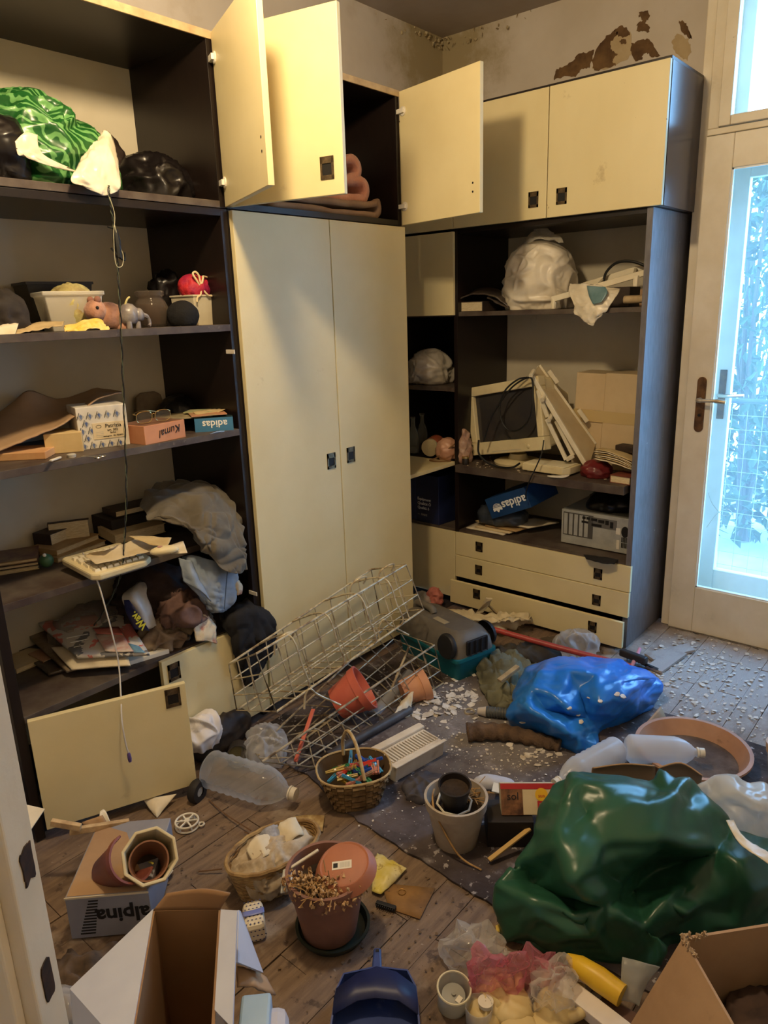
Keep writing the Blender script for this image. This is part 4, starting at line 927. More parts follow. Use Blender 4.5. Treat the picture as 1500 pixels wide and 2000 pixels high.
mcv = mag('large magazine with blue and red cover on the low cabinet', [P5(74,1218,.085), P5(152,1284,.065), P5(292,1278,.055), P5(238,1195,.09)], m_cov, .010, 0, .004)
def mline(o, a, b, mat, w): inw(MB().bar(a, b, w, .001).build('cover_line', mat, o))
for k in range(3): mline(mcv, P5(130+k*7, 1246+k*9, .083-k*.004), P5(172+k*6, 1238+k*9, .083-k*.004), m_wink, .004)
inw(sheet('cover_picture', M('cover_face', c(206,196,186), .35, c2=c(190,130,120), ns=18), [[P5(186,1238,.086), P5(215,1234,.087), P5(240,1236,.086)], [P5(196,1256,.08), P5(225,1256,.08), P5(250,1256,.079)], [P5(206,1272,.073), P5(235,1273,.072), P5(262,1272,.071)]], 3, 3, .001, parent=mcv))
inw(sheet('cover_picture', M('cover_blue', c(74,116,150), .35, c2=c(110,150,180), ns=22), [[P5(250,1256,.080), P5(272,1262,.076)], [P5(262,1274,.070), P5(284,1275,.066)]], 3, 3, .001, parent=mcv))
inw(sheet('cover_picture', M('cover_red', c(190,96,88), .35, c2=c(200,130,120), ns=22), [[P5(180,1226,.090), P5(232,1224,.090)], [P5(190,1238,.087), P5(240,1240,.086)]], 3, 3, .001, parent=mcv))
a, rz, w = base2((246, 1302), (331, 1276), z5); tag(rbox('white_book', M('white_card', c(232,224,206), .6), w, .10, .014, .001, None, a, (0, 0, rz)), 'white flat book at the front of the low cabinet top', 'book')
a, rz, w = base2((36, 1318), (84, 1298), z5); book('book', 'small pale hardback under the magazines by the left upright', a+Vector((0, .01, 0)), rz, .13, .12, .016, m_bkcream)
a = at(92, 1306, z=z5); book('book', 'pinkish book under the magazine pile', a+Vector((0, .02, 0)), .05, .12, .10, .02, M('pinkish_cover', c(188,150,120), .7, c2=c(170,130,100), ns=8))
tag(MB().lathe([(.02,0),(.022,.02),(.018,.022)], 18).build('tape_roll', m_black, None, smooth=True, loc=at(238, 1300, z=z5)), 'small black tape roll at the front of the low cabinet top', 'tape')
# dark clothes heap, blue pack, patterned cloth, black trousers
q = at(330, 1165, z=z5+.08); tag(blob('clothes_heap', M('dark_purple_cloth', c(66,50,46), .9, c2=c(46,36,34), ns=12, crinkle=(9,.9,.02)), (1.36, 2.24, z5), (.34, .28, .24), .0, 5, .045, 13, 8, 2.2, .5), 'dark brown-purple clothes heaped on the low cabinet', 'clothes')
tag(blob('plastic_bag', film('grey_clear_film', (.55,.5,.46), .3, .2, crinkle=(12,.9)), (1.12, 2.33, z5), (.26, .14, .11), .0, 4, .03, 15, 18, 2.2, .5), 'greyish see-through bag behind the magazines on the low cabinet', 'bag')
G = [[at(262,1150,Y=2.16), at(272,1140,Y=2.15), at(282,1140,Y=2.16)], [at(240,1165,Y=2.10), at(262,1165,Y=2.06), at(284,1160,Y=2.08)], [at(248,1190,Y=2.08), at(275,1195,Y=2.04), at(296,1195,Y=2.06)], [at(264,1225,Y=2.08), at(286,1228,Y=2.05), at(303,1222,Y=2.07)]]
cp_ = thing('crisp_packet', 'white and dark blue snack packet with yellow lettering', 'packet', at(275, 1230, z=z5))
psheet('packet_body', M('white_foil', c(206,202,196), .35, c2=c(180,176,172), ns=10), G, cp_, nu=6, nv=6, thick=.02, amp=.006, sc=24, seed=3)
G2 = [[at(242,1172,Y=2.072), at(252,1172,Y=2.058)], [at(246,1195,Y=2.06), at(268,1196,Y=2.025)], [at(262,1228,Y=2.062), at(292,1232,Y=2.028)]]
psheet('blue_band', M('navy_foil', c(30,34,78), .35), G2, cp_, nu=5, nv=4, thick=.003)
b0 = at(262, 1202, Y=2.022); b1 = at(284, 1226, Y=2.020); xd = (b1-b0).normalized(); tx = text('lettering', 'Wav.', M('yellow_ink', c(196,186,52), .5), .034, basis(b0.lerp(b1, .4), -xd, Vector((-.3, 0, -1))), None, bold=.001); tx.parent = cp_; inw(tx)
for k, (x0, y0, sz, sd) in enumerate(((318, 1210, .10, 4), (365, 1195, .11, 6), (345, 1180, .10, 9))):
    q = at(x0, y0+10, Y=2.09); tag(blob('crumpled_rag', M('rag%d' % k, (c(150,132,112), c(128,112,92), c(110,84,76))[k], .9, c2=(c(112,92,80), c(84,72,58), c(84,62,58))[k], ns=14, crinkle=(14,.9,.02)), (q.x, 2.10-.02*k, max(z5, q.z-.03) if k else z5), (sz*1.15, .10, .06), .3*k, 5, .04, 20, sd, 2.2, .6), ('dirty pinkish rag on the low cabinet beside the snack packet', 'grey-beige rag under the jeans', 'brownish rag piled against the dark clothes')[k], 'rag', 'rags on the low cabinet')
m_pat = M('patterned_cloth', c(214,198,168), .85, c2=c(186,120,100), ns=24, mixr=(.5, .66), spots=[(c(90,76,64), 22, .66, .03, .8)], crinkle=(16,.6))
tag(sheet('patterned_cloth', m_pat, [[at(378,1190,Y=2.10), at(392,1186,Y=2.08), at(408,1190,Y=2.10)], [at(382,1205,Y=2.0), at(402,1200,Y=1.99), at(420,1215,Y=2.0)], [at(380,1230,Y=1.972), at(402,1235,Y=1.966), at(424,1232,Y=1.972)], [at(384,1254,Y=1.972), at(404,1252,Y=1.964), at(424,1258,Y=1.972)]], 6, 6, .003, .007, 26, 4), 'pale checked cloth draped over the low right door', 'cloth')
tag(blob('floral_cloth', m_pat, at(462, 1160, Y=1.98), (.03, .03, .05), 0, 3, .008, 40, 3, 2.2, .9), 'small floral cloth scrap tucked beside the jeans', 'cloth')
m_bl = M('black_cotton', c(20,19,21), .9, c2=c(32,30,32), ns=10, crinkle=(8,.5,.02))
G = [[at(428,1200,Y=2.06), at(455,1175,Y=2.06), at(490,1168,Y=2.05), at(520,1180,Y=2.06), at(535,1205,Y=2.06)],
     [at(432,1220,Y=1.985), at(460,1195,Y=1.955), at(495,1188,Y=1.945), at(525,1200,Y=1.955), at(542,1225,Y=1.985)],
     [at(448,1245,Y=1.965), at(468,1235,Y=1.935), at(500,1232,Y=1.93), at(528,1240,Y=1.945), at(541,1255,Y=1.975)],
     [at(455,1280,Y=1.962), at(475,1280,Y=1.935), at(500,1275,Y=1.94), at(522,1272,Y=1.95), at(536,1280,Y=1.975)],
     [at(465,1315,Y=1.965), at(480,1322,Y=1.945), at(500,1318,Y=1.95), at(512,1310,Y=1.96), at(522,1300,Y=1.975)],
     [at(472,1336,Y=1.97), at(482,1340,Y=1.96), at(494,1336,Y=1.962), at(504,1328,Y=1.97), at(510,1318,Y=1.975)]]
tag(sheet('black_trousers', m_bl, G, 8, 8, .006, .016, 14, 4), 'black cloth garment hanging down beside the wardrobe', 'clothes')
# ------------------------------------------------------------------ things in the right bookcase and corner
def onR(px, X, z): q = at(px, 800, X=X); return Vector((X, q.y, z))
RZ = -pi/2                         # local x runs to the right along the wall, local y goes into the cabinet
zr = 1.477
q = onR(897, 2.985, zr); bk = thing('book', 'thick book with cream page edges at the left of the upper bookcase shelf', 'book', q, (0, 0, RZ-.05))
MB().box(0, .138, 0, .19, 0, .003).box(0, .138, 0, .19, .043, .046).box(.134, .138, 0, .19, .003, .043).build('cover', m_bkdark, bk, bevel=.001); MB().box(.002, .134, .003, .186, .003, .043).build('pages', m_pagee, bk)
tag(sheet('magazine', m_cov2, [[onR(898, 2.98, zr+.055), onR(930, 2.985, zr+.075), onR(965, 2.99, zr+.055), onR(990, 3.0, zr+.012)], [onR(905, 3.10, zr+.055), onR(935, 3.10, zr+.10), onR(970, 3.10, zr+.09), onR(1000, 3.10, zr+.03)]], 6, 6, .006, .006, 20, 3), 'dark magazine lying over the thick book', 'magazine')
tag(sheet('magazine', m_cov2, [[onR(950, 2.99, zr+.06), onR(968, 2.985, zr+.03), onR(990, 2.985, zr+.006)], [onR(955, 3.06, zr+.07), onR(975, 3.07, zr+.05), onR(998, 3.07, zr+.02)]], 5, 5, .004, .006, 26, 8), 'dark folded leaflet between the thick book and the white bag', 'magazine')
q = onR(1048, 3.14, zr); wb = thing('plastic_bag', 'large stuffed white plastic bag on the upper bookcase shelf', 'bag', q, (0, 0, RZ))
blob('bag_body', M('white_stuffed_film', c(226,216,198), .35, c2=c(208,196,174), ns=6, crinkle=(11,.8)), (0, 0, 0), (.292, .27, .285), 0, 6, .02, 9, 3, 2.5, .6, wb)
G = [[onR(1005, 3.08, zr+.25), onR(1030, 3.06, zr+.285), onR(1060, 3.06, zr+.29), onR(1090, 3.07, zr+.27)], [onR(1020, 3.1, zr+.285), onR(1035, 3.1, zr+.325), onR(1058, 3.1, zr+.315), onR(1085, 3.1, zr+.295)], [onR(1035, 3.12, zr+.30), onR(1042, 3.12, zr+.365), onR(1050, 3.12, zr+.365), onR(1075, 3.12, zr+.305)]]
psheet('bag_neck', film('clear_film', (.80,.76,.68), .3, .15, crinkle=(18,.8)), G, wb, nu=8, nv=8, thick=.001, amp=.012, sc=30, seed=4)
# white slatted rack lying askew
m_rk = M('white_rack_plastic', c(222,212,186), .4, c2=c(206,194,166), ns=9)
rk = thing('plastic_rack', 'white plastic rack lying askew on the upper bookcase shelf', 'rack', onR(1150, 3.05, zr))
a, b_ = at(1078, 585, X=2.985), at(1262, 532, X=3.03); a2, b2_ = at(1100, 570, X=3.16), at(1262, 520, X=3.2)
for s_, e_ in ((a, b_), (a2, b2_)): inw(MB().bar(s_, e_, .014, .024).build('rail', m_rk, rk, bevel=.002))
for t_ in (.04, .5, .88): inw(MB().bar(a.lerp(b_, t_), a2.lerp(b2_, t_), .012, .014).build('cross_bar', m_rk, rk, bevel=.002))
for px, py in ((1082, 590), (1243, 545)):
    p = at(px, py, X=2.99); inw(MB().tube([p+Vector((0,0,.012)), p+Vector((-.004,0,-.012)), p+Vector((-.004,0,-.028))], [.012, .012, .010], 8).build('peg', m_rk, rk, smooth=True))
hb = thing('plastic_bag', 'white plastic bag with a teal print hanging over the upper bookcase shelf', 'bag', at(1150, 636, X=2.94))
G = [[at(1112,552,X=3.02), at(1140,552,X=3.0), at(1170,556,X=3.0), at(1212,560,X=3.02)], [at(1110,570,X=2.975), at(1140,575,X=2.955), at(1170,572,X=2.955), at(1208,568,X=2.98)], [at(1118,592,X=2.95), at(1142,598,X=2.935), at(1170,596,X=2.935), at(1196,588,X=2.95)], [at(1120,612,X=2.95), at(1145,620,X=2.93), at(1168,618,X=2.93), at(1186,606,X=2.945)], [at(1140,628,X=2.945), at(1150,636,X=2.935), at(1160,636,X=2.935), at(1172,622,X=2.945)]]
psheet('bag_sheet', m_bagw, G, hb, nu=8, nv=8, thick=.002, amp=.010, sc=26, seed=3)
psheet('teal_print', M('teal_film', c(112,140,146), .35, c2=c(84,116,122), ns=14), [[at(1146,558,X=2.965), at(1182,560,X=2.955)], [at(1150,578,X=2.945), at(1186,572,X=2.94)], [at(1158,594,X=2.926), at(1174,590,X=2.924)]], hb, nu=5, nv=5, thick=.003, amp=.004, sc=30, seed=3)
tag(MB().tube(curve([at(1178,556,X=3.15), at(1184,532,X=3.15), at(1205,513,X=3.15), at(1235,511,X=3.15), at(1262,520,X=3.15)], 6), .006, 8).build('cable', m_cableb, None, smooth=True), 'black cable arching behind the white rack', 'cable')
tag(rbox('small_box', M('grey_card', c(150,140,122), .8, c2=c(130,120,104), ns=12), .09, .12, .075, .003, None, onR(1120, 3.20, zr), (0, 0, RZ)), 'grey-beige box behind the teal-printed bag', 'box')
tag(rbox('small_box', m_bkdark, .12, .12, .085, .003, None, onR(1168, 3.21, zr), (0, 0, RZ)), 'dark box under the black cable on the upper bookcase shelf', 'box')
tag(MB().tube([onR(1208, 3.02, zr+.03), onR(1235, 3.02, zr+.03), onR(1262, 3.02, zr+.034)], .016, 12).build('paper_roll', M('tan_roll', c(178,156,120), .8, c2=c(150,128,94), ns=20), None, smooth=True), 'tan paper roll at the right end of the upper bookcase shelf', 'roll')
tag(rbox('small_box', m_card, .055, .14, .07, .002, None, onR(1236, 3.1, zr+.0), (0, 0, RZ)), 'small brown box at the right end of the upper bookcase shelf', 'box')

# computer monitor, tilted
zd = .745
BL, BR_, TL_ = at(923, 890, X=3.055), at(1064, 879, X=2.975), at(905, 760, X=3.085)
mw = (BR_-BL).length; mh = (TL_-BL).length
Mm = basis(BL, BR_-BL, TL_-BL)     # x right, y up, z towards the room
mo = thing('crt_monitor', 'cream tube computer monitor tilted on the desk board', 'monitor'); mo.matrix_basis = Mm
m_crt = M('aged_beige_plastic', c(222,208,166), .45, c2=c(204,188,146), ns=5)
s0, s1, t0, t1 = .040, mw-.035, .062, mh-.045
mb = MB(); mb.box(0, mw, 0, t0, -.05, 0).box(0, mw, t1, mh, -.05, 0).box(0, s0, t0, t1, -.05, 0).box(s1, mw, t0, t1, -.05, 0); mb.build('bezel', m_crt, mo, bevel=.004)
P = [[(s0+(s1-s0)*u, t0+(t1-t0)*v, -.022+.014*(1-(2*u-1)**2)*(1-(2*v-1)**2)) for u in [i/8 for i in range(9)]] for v in [i/8 for i in range(9)]]
MB().grid(P).build('screen', M('dark_crt_glass', c(52,50,52), .12, spec=.6, c2=c(62,58,54), ns=4), mo, smooth=True)
k = .30
rings = [[(x, y, z) for x, y in ((a_, b_), (mw-a_, b_), (mw-a_, mh-b2), (a_, mh-b2))] for a_, b_, b2, z in ((.004, .006, .004, -.05), (.01, .02, .008, -.12), (.05, .05, .05, -.22), (.07, .06, .08, -k))]
mb = MB().grid(rings, closev=True); mb.add(rings[-1], [(0, 1, 2, 3)]); mb.build('monitor_shell', m_crt, mo, bevel=.012)
for x_ in (.55, .76): MB().lathe([(.004,0),(.004,.003)], 12).build('button', m_kb, mo, loc=(mw*x_, .036, 0))
MB().lathe([(.009,0),(.009,.004),(.007,.005)], 16).build('power_button', m_kb, mo, loc=(mw*.80, .024, 0), smooth=True)
MB().box(mw*.3, mw*.7, .012, .014, 0, .0012).build('seam', m_greyp, mo)
cb = at(1000, 893, X=3.06); st_ = MB(); st_.lathe([(.001,0),(.115,0),(.118,.012),(.10,.020),(.05,.026),(.04,.05)], 28, caps=False); o = st_.build('monitor_stand', m_crt, mo, smooth=True); o.matrix_basis = Tm(cb.x+.06, cb.y, zd+.001); inw(o)
tag(MB().tube(curve([at(945,862,X=2.96), at(960,815,X=2.955), at(985,775,X=2.955), at(1005,752,X=2.96), at(1030,738,X=2.965), at(1040,745,X=2.955), at(1040,790,X=2.93), at(1030,825,X=2.94), at(1005,842,X=2.95), at(985,832,X=2.955), at(976,800,X=2.955), at(985,765,X=2.96), at(1010,742,X=2.97), at(1030,737,X=3.0)], 7), .0042, 8).build('monitor_cable', m_cableb, None, smooth=True), 'black cable looped in front of the monitor screen', 'cable')
c1 = thing('power_cable', 'black cable running from the monitor base down over the desk edge', 'cable', at(1030, 950, X=2.91))
inw(MB().tube(curve([at(935,860,X=2.97), at(935,885,X=2.94), at(950,902,X=2.95), at(975,912,X=2.96), at(1000,913,X=2.96), at(1015,905,X=3.0)], 7), .005, 8).build('cable', m_cableb, c1, smooth=True))
inw(MB().tube(curve([at(1062,860,X=2.96), at(1058,885,X=2.93), at(1048,910,X=2.915), at(1036,935,X=2.905), at(1028,958,X=2.92), at(1027,975,X=2.94)], 7), .003, 7).build('cable_end', m_cableb, c1, smooth=True))
# leaning shoe rack
lr = thing('shoe_rack', 'white plastic shoe rack panel leaning beside the monitor', 'rack', at(1140, 915, z=zd))
A1, A2 = at(1052, 714, X=3.10), at(1162, 868, X=3.22); B1, B2 = at(1040, 735, X=3.0), at(1148, 914, X=3.05)
for s_, e_ in ((A1, A2), (B1, B2)): inw(MB().bar(s_, e_, .018, .022).build('rail', m_rk, lr, bevel=.003))
nrm = (A2-A1).cross(B1-A1).normalized()
inw(MB().add([B1+nrm*.002, B2+nrm*.002, A2+nrm*.002, A1+nrm*.002, B1-nrm*.004, B2-nrm*.004, A2-nrm*.004, A1-nrm*.004], [(0,1,2,3),(7,6,5,4),(0,4,5,1),(1,5,6,2),(2,6,7,3),(3,7,4,0)]).build('panel', M('beige_hardboard', c(206,188,150), .6, c2=c(190,170,132), ns=8), lr))
dr = (A1-B1).normalized()
for (px, py, X_) in ((1040,728,2.985), (1062,775,3.0), (1075,815,3.01), (1150,912,3.02)):
    p = at(px, py, X=X_); inw(MB().tube([p-dr*.03, p, p+dr*.02], .010, 8).build('peg', m_rk, lr, smooth=True))
for (px, py, X_) in ((1072,724,3.1), (1130,800,3.16)):
    p = at(px, py, X=X_); inw(MB().bar(p, p+(A2-A1).normalized()*.07, .016, .02).build('clip', m_rk, lr, bevel=.003))
F_ = [at(1068,818,X=3.0), at(1106,898,X=3.02), at(1120,890,X=3.05), at(1086,822,X=3.05)]
for i_ in range(3): inw(MB().bar(F_[i_], F_[i_+1], .014, .018).build('leg', m_rk, lr, bevel=.002))
inw(MB().bar(at(1050,762,X=3.0), at(1070,815,X=3.0), .014, .018).build('leg', m_rk, lr, bevel=.002))
# cardboard box at the back of the desk
y0 = at(1118, 800, X=3.21).y; y1 = at(1243, 800, X=3.21).y; ztop = at(1150, 728, X=3.21).z
cbx = thing('cardboard_box', 'pale taped cardboard box at the back of the desk board', 'box', (3.215, y0, zd), (0, .03, RZ+.03))
wb_ = y0-y1; hb_ = ztop-zd
m_pc = M('pale_cardboard', c(206,184,146), .8, c2=c(194,170,132), ns=5, spots=[(c(170,146,110), 5, .64, .1, .5)])
MB().box(0, wb_*.46, 0, .16, 0, hb_).build('box_side', m_pc, cbx, bevel=.003); MB().box(wb_*.465, wb_, -.006, .16, 0, hb_+.006).build('box_side', m_pc, cbx, bevel=.003)
MB().box(-.001, wb_+.001, -.0075, 0, hb_*.50, hb_*.62).build('packing_tape', M('tan_tape', c(196,172,122), .25), cbx)
for k in range(6):
    a, rz_ = onR(1150+U(-8,8), 3.02, zd+.05+k*.011), U(-.3, .3)
    G = [[Vector((3.0+u*.16, onR(1165+v*75, 3.0, 0).y+U(-.006,.006), zd+.062+k*.008+.03*math.sin(1.2+u*2)-.035*v*v+U(-.003,.003))) for v in (0, .33, .66, 1)] for u in (0, .5, 1)]
    tag(sheet('paper_sheet', (m_paperw, m_papery)[k % 2], G, 4, 4, .0014, .003, 20, k), ('lowest', 'second', 'third', 'fourth', 'fifth', 'topmost')[k]+' sheet of the fanned papers at the right of the desk', 'paper', 'papers on the desk')
tag(blob('red_bag', M('dark_red_film', c(116,38,38), .3, c2=c(86,28,30), ns=14, crinkle=(14,.8)), onR(1172, 3.06, zd), (.125, .12, .06), RZ, 4, .015, 24, 5, 2.3, .6), 'dark red plastic bag under the fanned papers', 'bag')
a = onR(1198, 2.975, zd); book('book', 'small red-brown book at the right front corner of the desk', a, RZ-.12, .095, .11, .034, M('red_brown_cover', c(128,64,44), .7, c2=c(104,50,36), ns=14))
tag(rbox('wallet', m_bkdark, .09, .06, .03, .004, None, onR(1205, 3.16, zd+.10), (0, 0, RZ-.2)), 'dark wallet on top of the desk papers', 'wallet')
a = onR(1022, 2.965, zd+.008); md = thing('modem', 'flat cream plastic device at the front of the desk board', 'modem', a, (0, 0, RZ-.06))
mb = MB(); mb.prism([(0,0),(.21,0),(.235,.03),(.235,.13),(0,.13)], 0, .034); mb.build('case', m_crt, md, bevel=.004); MB().box(.005, .22, .005, .125, .034, .037).build('lid', M('pale_lid', c(228,218,186), .5), md, bevel=.002)
for x_ in (.02, .15): MB().lathe([(.01,0),(.009,.008)], 10).build('foot', m_greyp, md, loc=(x_, .03, -.008))
tag(MB().tube(curve([onR(1112, 2.95, zd+.012), onR(1100, 2.94, zd+.008), onR(1080, 2.93, zd+.005), onR(1074, 2.925, zd+.005), onR(1082, 2.915, zd+.006), onR(1104, 2.925, zd+.008), onR(1116, 2.945, zd+.016)], 6), .0035, 7).build('charging_cable', m_white, None, smooth=True), 'short white cable loop on the desk edge', 'cable')
jt = thing('spice_jar', 'tiny black jar with a gold lid on the desk corner', 'jar', onR(909, 2.965, zd)); MB().lathe([(.017,0),(.018,.026),(.016,.03)], 16).build('jar_body', M('dark_jar', c(36,30,26), .3), jt, smooth=True); MB().lathe([(.018,.03),(.018,.038),(.016,.04)], 16).build('jar_lid', m_gold, jt, smooth=True)
tag(blob('snack_bag', M('beige_print_bag', c(186,156,132), .4, c2=c(140,100,84), ns=18, crinkle=(18,.8), spots=[(c(150,60,60), 14, .66, .04, .8)]), onR(908, 3.0, zd), (.042, .07, .165), RZ, 4, .014, 24, 7, 2.4, .7), 'beige printed snack bag standing left of the monitor', 'bag')
mb = MB()
for i in range(140):
    p = Vector((U(2.935, 3.2), U(1.19, 2.0), zd+.001)); s_ = U(.002, .006); mb.T = Tm(*p) @ Rm('Z', U(0, 6)); mb.box(-s_, s_, -s_*.5, s_*.5, 0, U(.0005, .002))
o = mb.build('desk_crumbs', m_paperw); tag(o, 'crumbs and paint chips scattered on the desk board', 'crumbs', kind='stuff')

# under the desk
zu = .40
BL, BR_, TL_ = at(961, 1014, X=2.99), at(1052, 987, X=2.975), at(951, 975, X=2.985)
sb = thing('shoe_box', 'blue shoe box lettered upside down, tilted under the desk board', 'box'); sb.matrix_basis = basis(BL, BR_-BL, TL_-BL); w_ = .245; h_ = (TL_-BL).length
MB().box(0, w_, 0, h_, -.26, 0).build('box_body', M('deep_blue_card', c(24,58,104), .45, c2=c(30,68,116), ns=8), sb, bevel=.002)
text('lettering', 'adidas', m_wink, .060, Tm(w_*.66, h_*.48, .0012) @ Rm('Z', pi), sb, bold=.001)
for k, an in enumerate((-.62, 0, .62)):
    mb = MB(); mb.T = Tm(w_*.235, h_*.66, .0006+.0004*k) @ Rm('Z', pi+an); poly = [(0.0, 0), (.012, .012), (.0135, .024), (.008, .038), (0, .046), (-.008, .038), (-.0135, .024), (-.012, .012)]
    mb.prism(poly, 0, .0006); mb.build('trefoil_leaf', m_wink, sb)
for k in range(3): MB().box(w_*.235-.030, w_*.235+.030, h_*.66-.006-k*.0065, h_*.66-.0035-k*.0065, .0018, .0026).build('trefoil_stripe', MATS['deep_blue_card'], sb)
tag(blob('plastic_bag', M('navy_grey_film', c(44,50,60), .3, c2=c(70,74,80), ns=10, crinkle=(12,.9)), onR(985, 3.12, zu+.035), (.24, .2, .075), RZ, 4, .02, 18, 9, 2.4, .7), 'dark plastic bag flattened under the tilted blue shoe box', 'bag')
for k in range(5):
    dx = (0, 14, 30, 6, 60)[k]; zz = zu+.006+k*.008
    G = [[at(912+dx+u*70*(1-.1*k), 1020-k*3+u*38+(-14)*v*1.0, z=zz) if 0 else Vector((2.99+.02*k+v*.17, onR(912+dx, 3.0, 0).y-u*(.22-.02*k)-v*.02*k, zz+U(-.001,.001))) for v in (0, .5, 1)] for u in (0, .5, 1)]
    tag(sheet('magazine', (m_paperw, m_bkcream, m_bkbrown, m_papery, m_paperw)[k], G, 3, 3, .0065, .0015, 14, k), ('lowest', 'second', 'third', 'fourth', 'topmost')[k]+' paper of the pile under the tilted shoe box', 'magazine', 'papers under the desk')
BLp = Vector((3.05, at(1094, 1061, z=zu).y, zu+.006)); pcw = BLp.y-at(1229, 1086, z=zu).y; pch = at(1095, 993, X=3.05).z-zu-.006
pc = thing('computer_case', 'grey steel computer case lying on its side under the desk', 'computer', BLp, (0, 0, RZ))
m_steel = M('galvanised_steel', c(186,186,178), .4, c2=c(166,166,160), ns=14, metal=.3)
pcw = min(pcw, BLp.y-1.152)
MB().box(0, pcw, 0, .33, 0, pch).build('case_body', m_steel, pc, bevel=.002)
MB().box(.01, .16*pcw/.34, -.0014, 0, pch*.25, pch*.93).build('slot_panel', M('vent_steel', c(92,90,86), .5, metal=.5), pc)
for k in range(5): MB().box(.014+k*.026*pcw/.34, .032*pcw/.34+k*.026*pcw/.34, -.0024, -.0013, pch*.28, pch*.90).build('slot_cover', m_steel, pc)
MB().box(.10, .27, -.0012, 0, pch*.62, pch*.90).build('port_plate', M('port_plate_steel', c(120,118,112), .4, metal=.5), pc)
for (x_, z_, a_, b_) in ((.115,.84,.008,.006),(.135,.84,.008,.006),(.165,.83,.014,.006),(.20,.81,.014,.007),(.228,.80,.008,.010),(.25,.80,.007,.007),(.12,.72,.016,.005),(.178,.68,.024,.006),(.25,.71,.007,.007)):
    x_ *= pcw/.34; MB().box(x_-a_, x_+a_, -.0032, -.0011, pch*z_-b_, pch*z_+b_).build('port', m_black, pc)
mb = MB(); mb.T = Tm(pcw*.925, -.001, pch*.62) @ Rm('X', pi/2); mb.lathe([(.017,0),(.017,.002)], 18, sq=(1, 1.5)); mb.build('power_socket', m_black, pc)
for r_ in range(2):
    for k in range(6): MB().box(pcw*.88+k*.0066, pcw*.88+.0042+k*.0066, -.002, 0, pch*(.16+.16*r_), pch*(.30+.16*r_)).build('vent_slot', m_black, pc)
MB().box(pcw*.815, pcw*.855, -.002, 0, pch*.10, pch*.36).build('sticker', m_white, pc); MB().box(pcw*.80, pcw*.86, -.002, 0, pch*.52, pch*.70).build('sticker', m_white, pc)
tag(blob('plastic_bag', m_black2, BLp+Vector((.15, -.19, pch+.001)), (.22, .22, .07), RZ, 4, .018, 16, 9, 2.4, .5), 'black plastic bag draped on the computer case', 'bag')
tag(sheet('dark_rag', m_bl, [[at(1140,1082,z=zu+.008), at(1170,1086,z=zu+.01), at(1208,1092,z=zu+.008)], [at(1145,1090,z=zu+.004), at(1172,1098,z=zu+.006), at(1200,1101,z=zu+.004)]], 5, 6, .004, .004, 30, 3), 'black rag lying before the computer case', 'rag')

# corner cabinet contents
tag(blob('plastic_bag', M('grey_white_film', c(206,198,184), .3, c2=c(182,172,156), ns=8, crinkle=(12,.9)), onR(840, 3.10, 1.121), (.215, .22, .155), RZ, 5, .02, 12, 13, 2.3, .5), 'grey-white plastic bag on the small corner shelf', 'bag')
m_gls = film('bottle_glass', (.62,.64,.60), .12, .05, .9)
def bottle(px, X_, h_, label):
    b = thing('glass_bottle', label, 'bottle', onR(px, X_, .754), (0,0,0), 'clear bottles in the corner cabinet'); k = h_/.2
    MB().lathe([(.001,.002),(.028,.002),(.030,.012),(.030,.09*k),(.026,.115*k),(.012,.150*k),(.011,.19*k),(.014,.192*k),(.014,.2*k),(.010,.2*k),(.009,.15*k),(.024,.11*k),(.028,.09*k),(.028,.012),(.001,.006)], 24, caps=False).build('bottle_glass', m_gls, b, smooth=True)
    MB().lathe([(.001,.005),(.0275,.006),(.0275,.03)], 20, caps=False).build('bottle_dregs', M('dusty_dregs', c(120,110,96), .8), b, smooth=True)
bottle(806, 3.02, .195, 'clear glass bottle nearest the wardrobe in the corner cabinet'); bottle(824, 3.12, .20, 'clear glass bottle behind the lying jar in the corner cabinet')
lj = thing('lidded_jar', 'jar lying on its side with a cream lid towards the room', 'jar', onR(838, 2.985, .754+.047), (0, pi/2-.08, .25))
MB().lathe([(.001,-.004),(.044,-.003),(.046,.002),(.046,.016)], 28, caps=False).build('jar_lid', M('cream_lid', c(214,200,160), .4, c2=c(200,184,142), ns=10), lj, smooth=True)
MB().lathe([(.043,.016),(.046,.03),(.046,.10),(.04,.115),(.001,.115)], 24, caps=False).build('jar_body', M('jar_contents_tan', c(176,120,84), .3, c2=c(200,70,60), ns=12), lj, smooth=True)
tag(blob('plastic_bag', M('peach_film', c(206,158,128), .4, c2=c(186,136,108), ns=10, crinkle=(16,.8)), onR(873, 3.0, .754), (.085, .1, .10), RZ, 4, .014, 22, 3, 2.3, .6), 'small peach bag beside the lying jar', 'bag')
tag(MB().tube(curve([onR(888, 2.97, .84), onR(868, 2.95, .80), onR(850, 2.93, .765), onR(838, 2.90, .758), onR(852, 2.90, .757), onR(880, 2.945, .757)], 6), .004, 6).build('leather_strap', M('brown_leather', c(120,88,54), .6), None, smooth=True), 'thin brown strap hanging onto the cream flap', 'strap')
a = onR(797, 2.985, zu); bx_ = thing('printed_box', 'dark navy box with lines of white print in the corner cabinet', 'box', a+Vector((0, .06, 0)), (0, 0, RZ-.10))
MB().box(0, .27, 0, .28, 0, .26).build('box_body', M('navy_card', c(26,32,62), .4, c2=c(32,40,74), ns=8), bx_, bevel=.003)
MB().box(.105, .109, -.001, 0, 0, .26).build('box_edge', M('navy_edge', c(60,66,100), .5), bx_)
for k, s_ in enumerate(('Equipment', 'Qualität Ô', 'Qualità ô')): text('lettering', s_, m_wink, .022, Tm(.122, -.0012, .125-k*.024) @ Rm('X', pi/2), bx_, align='LEFT')
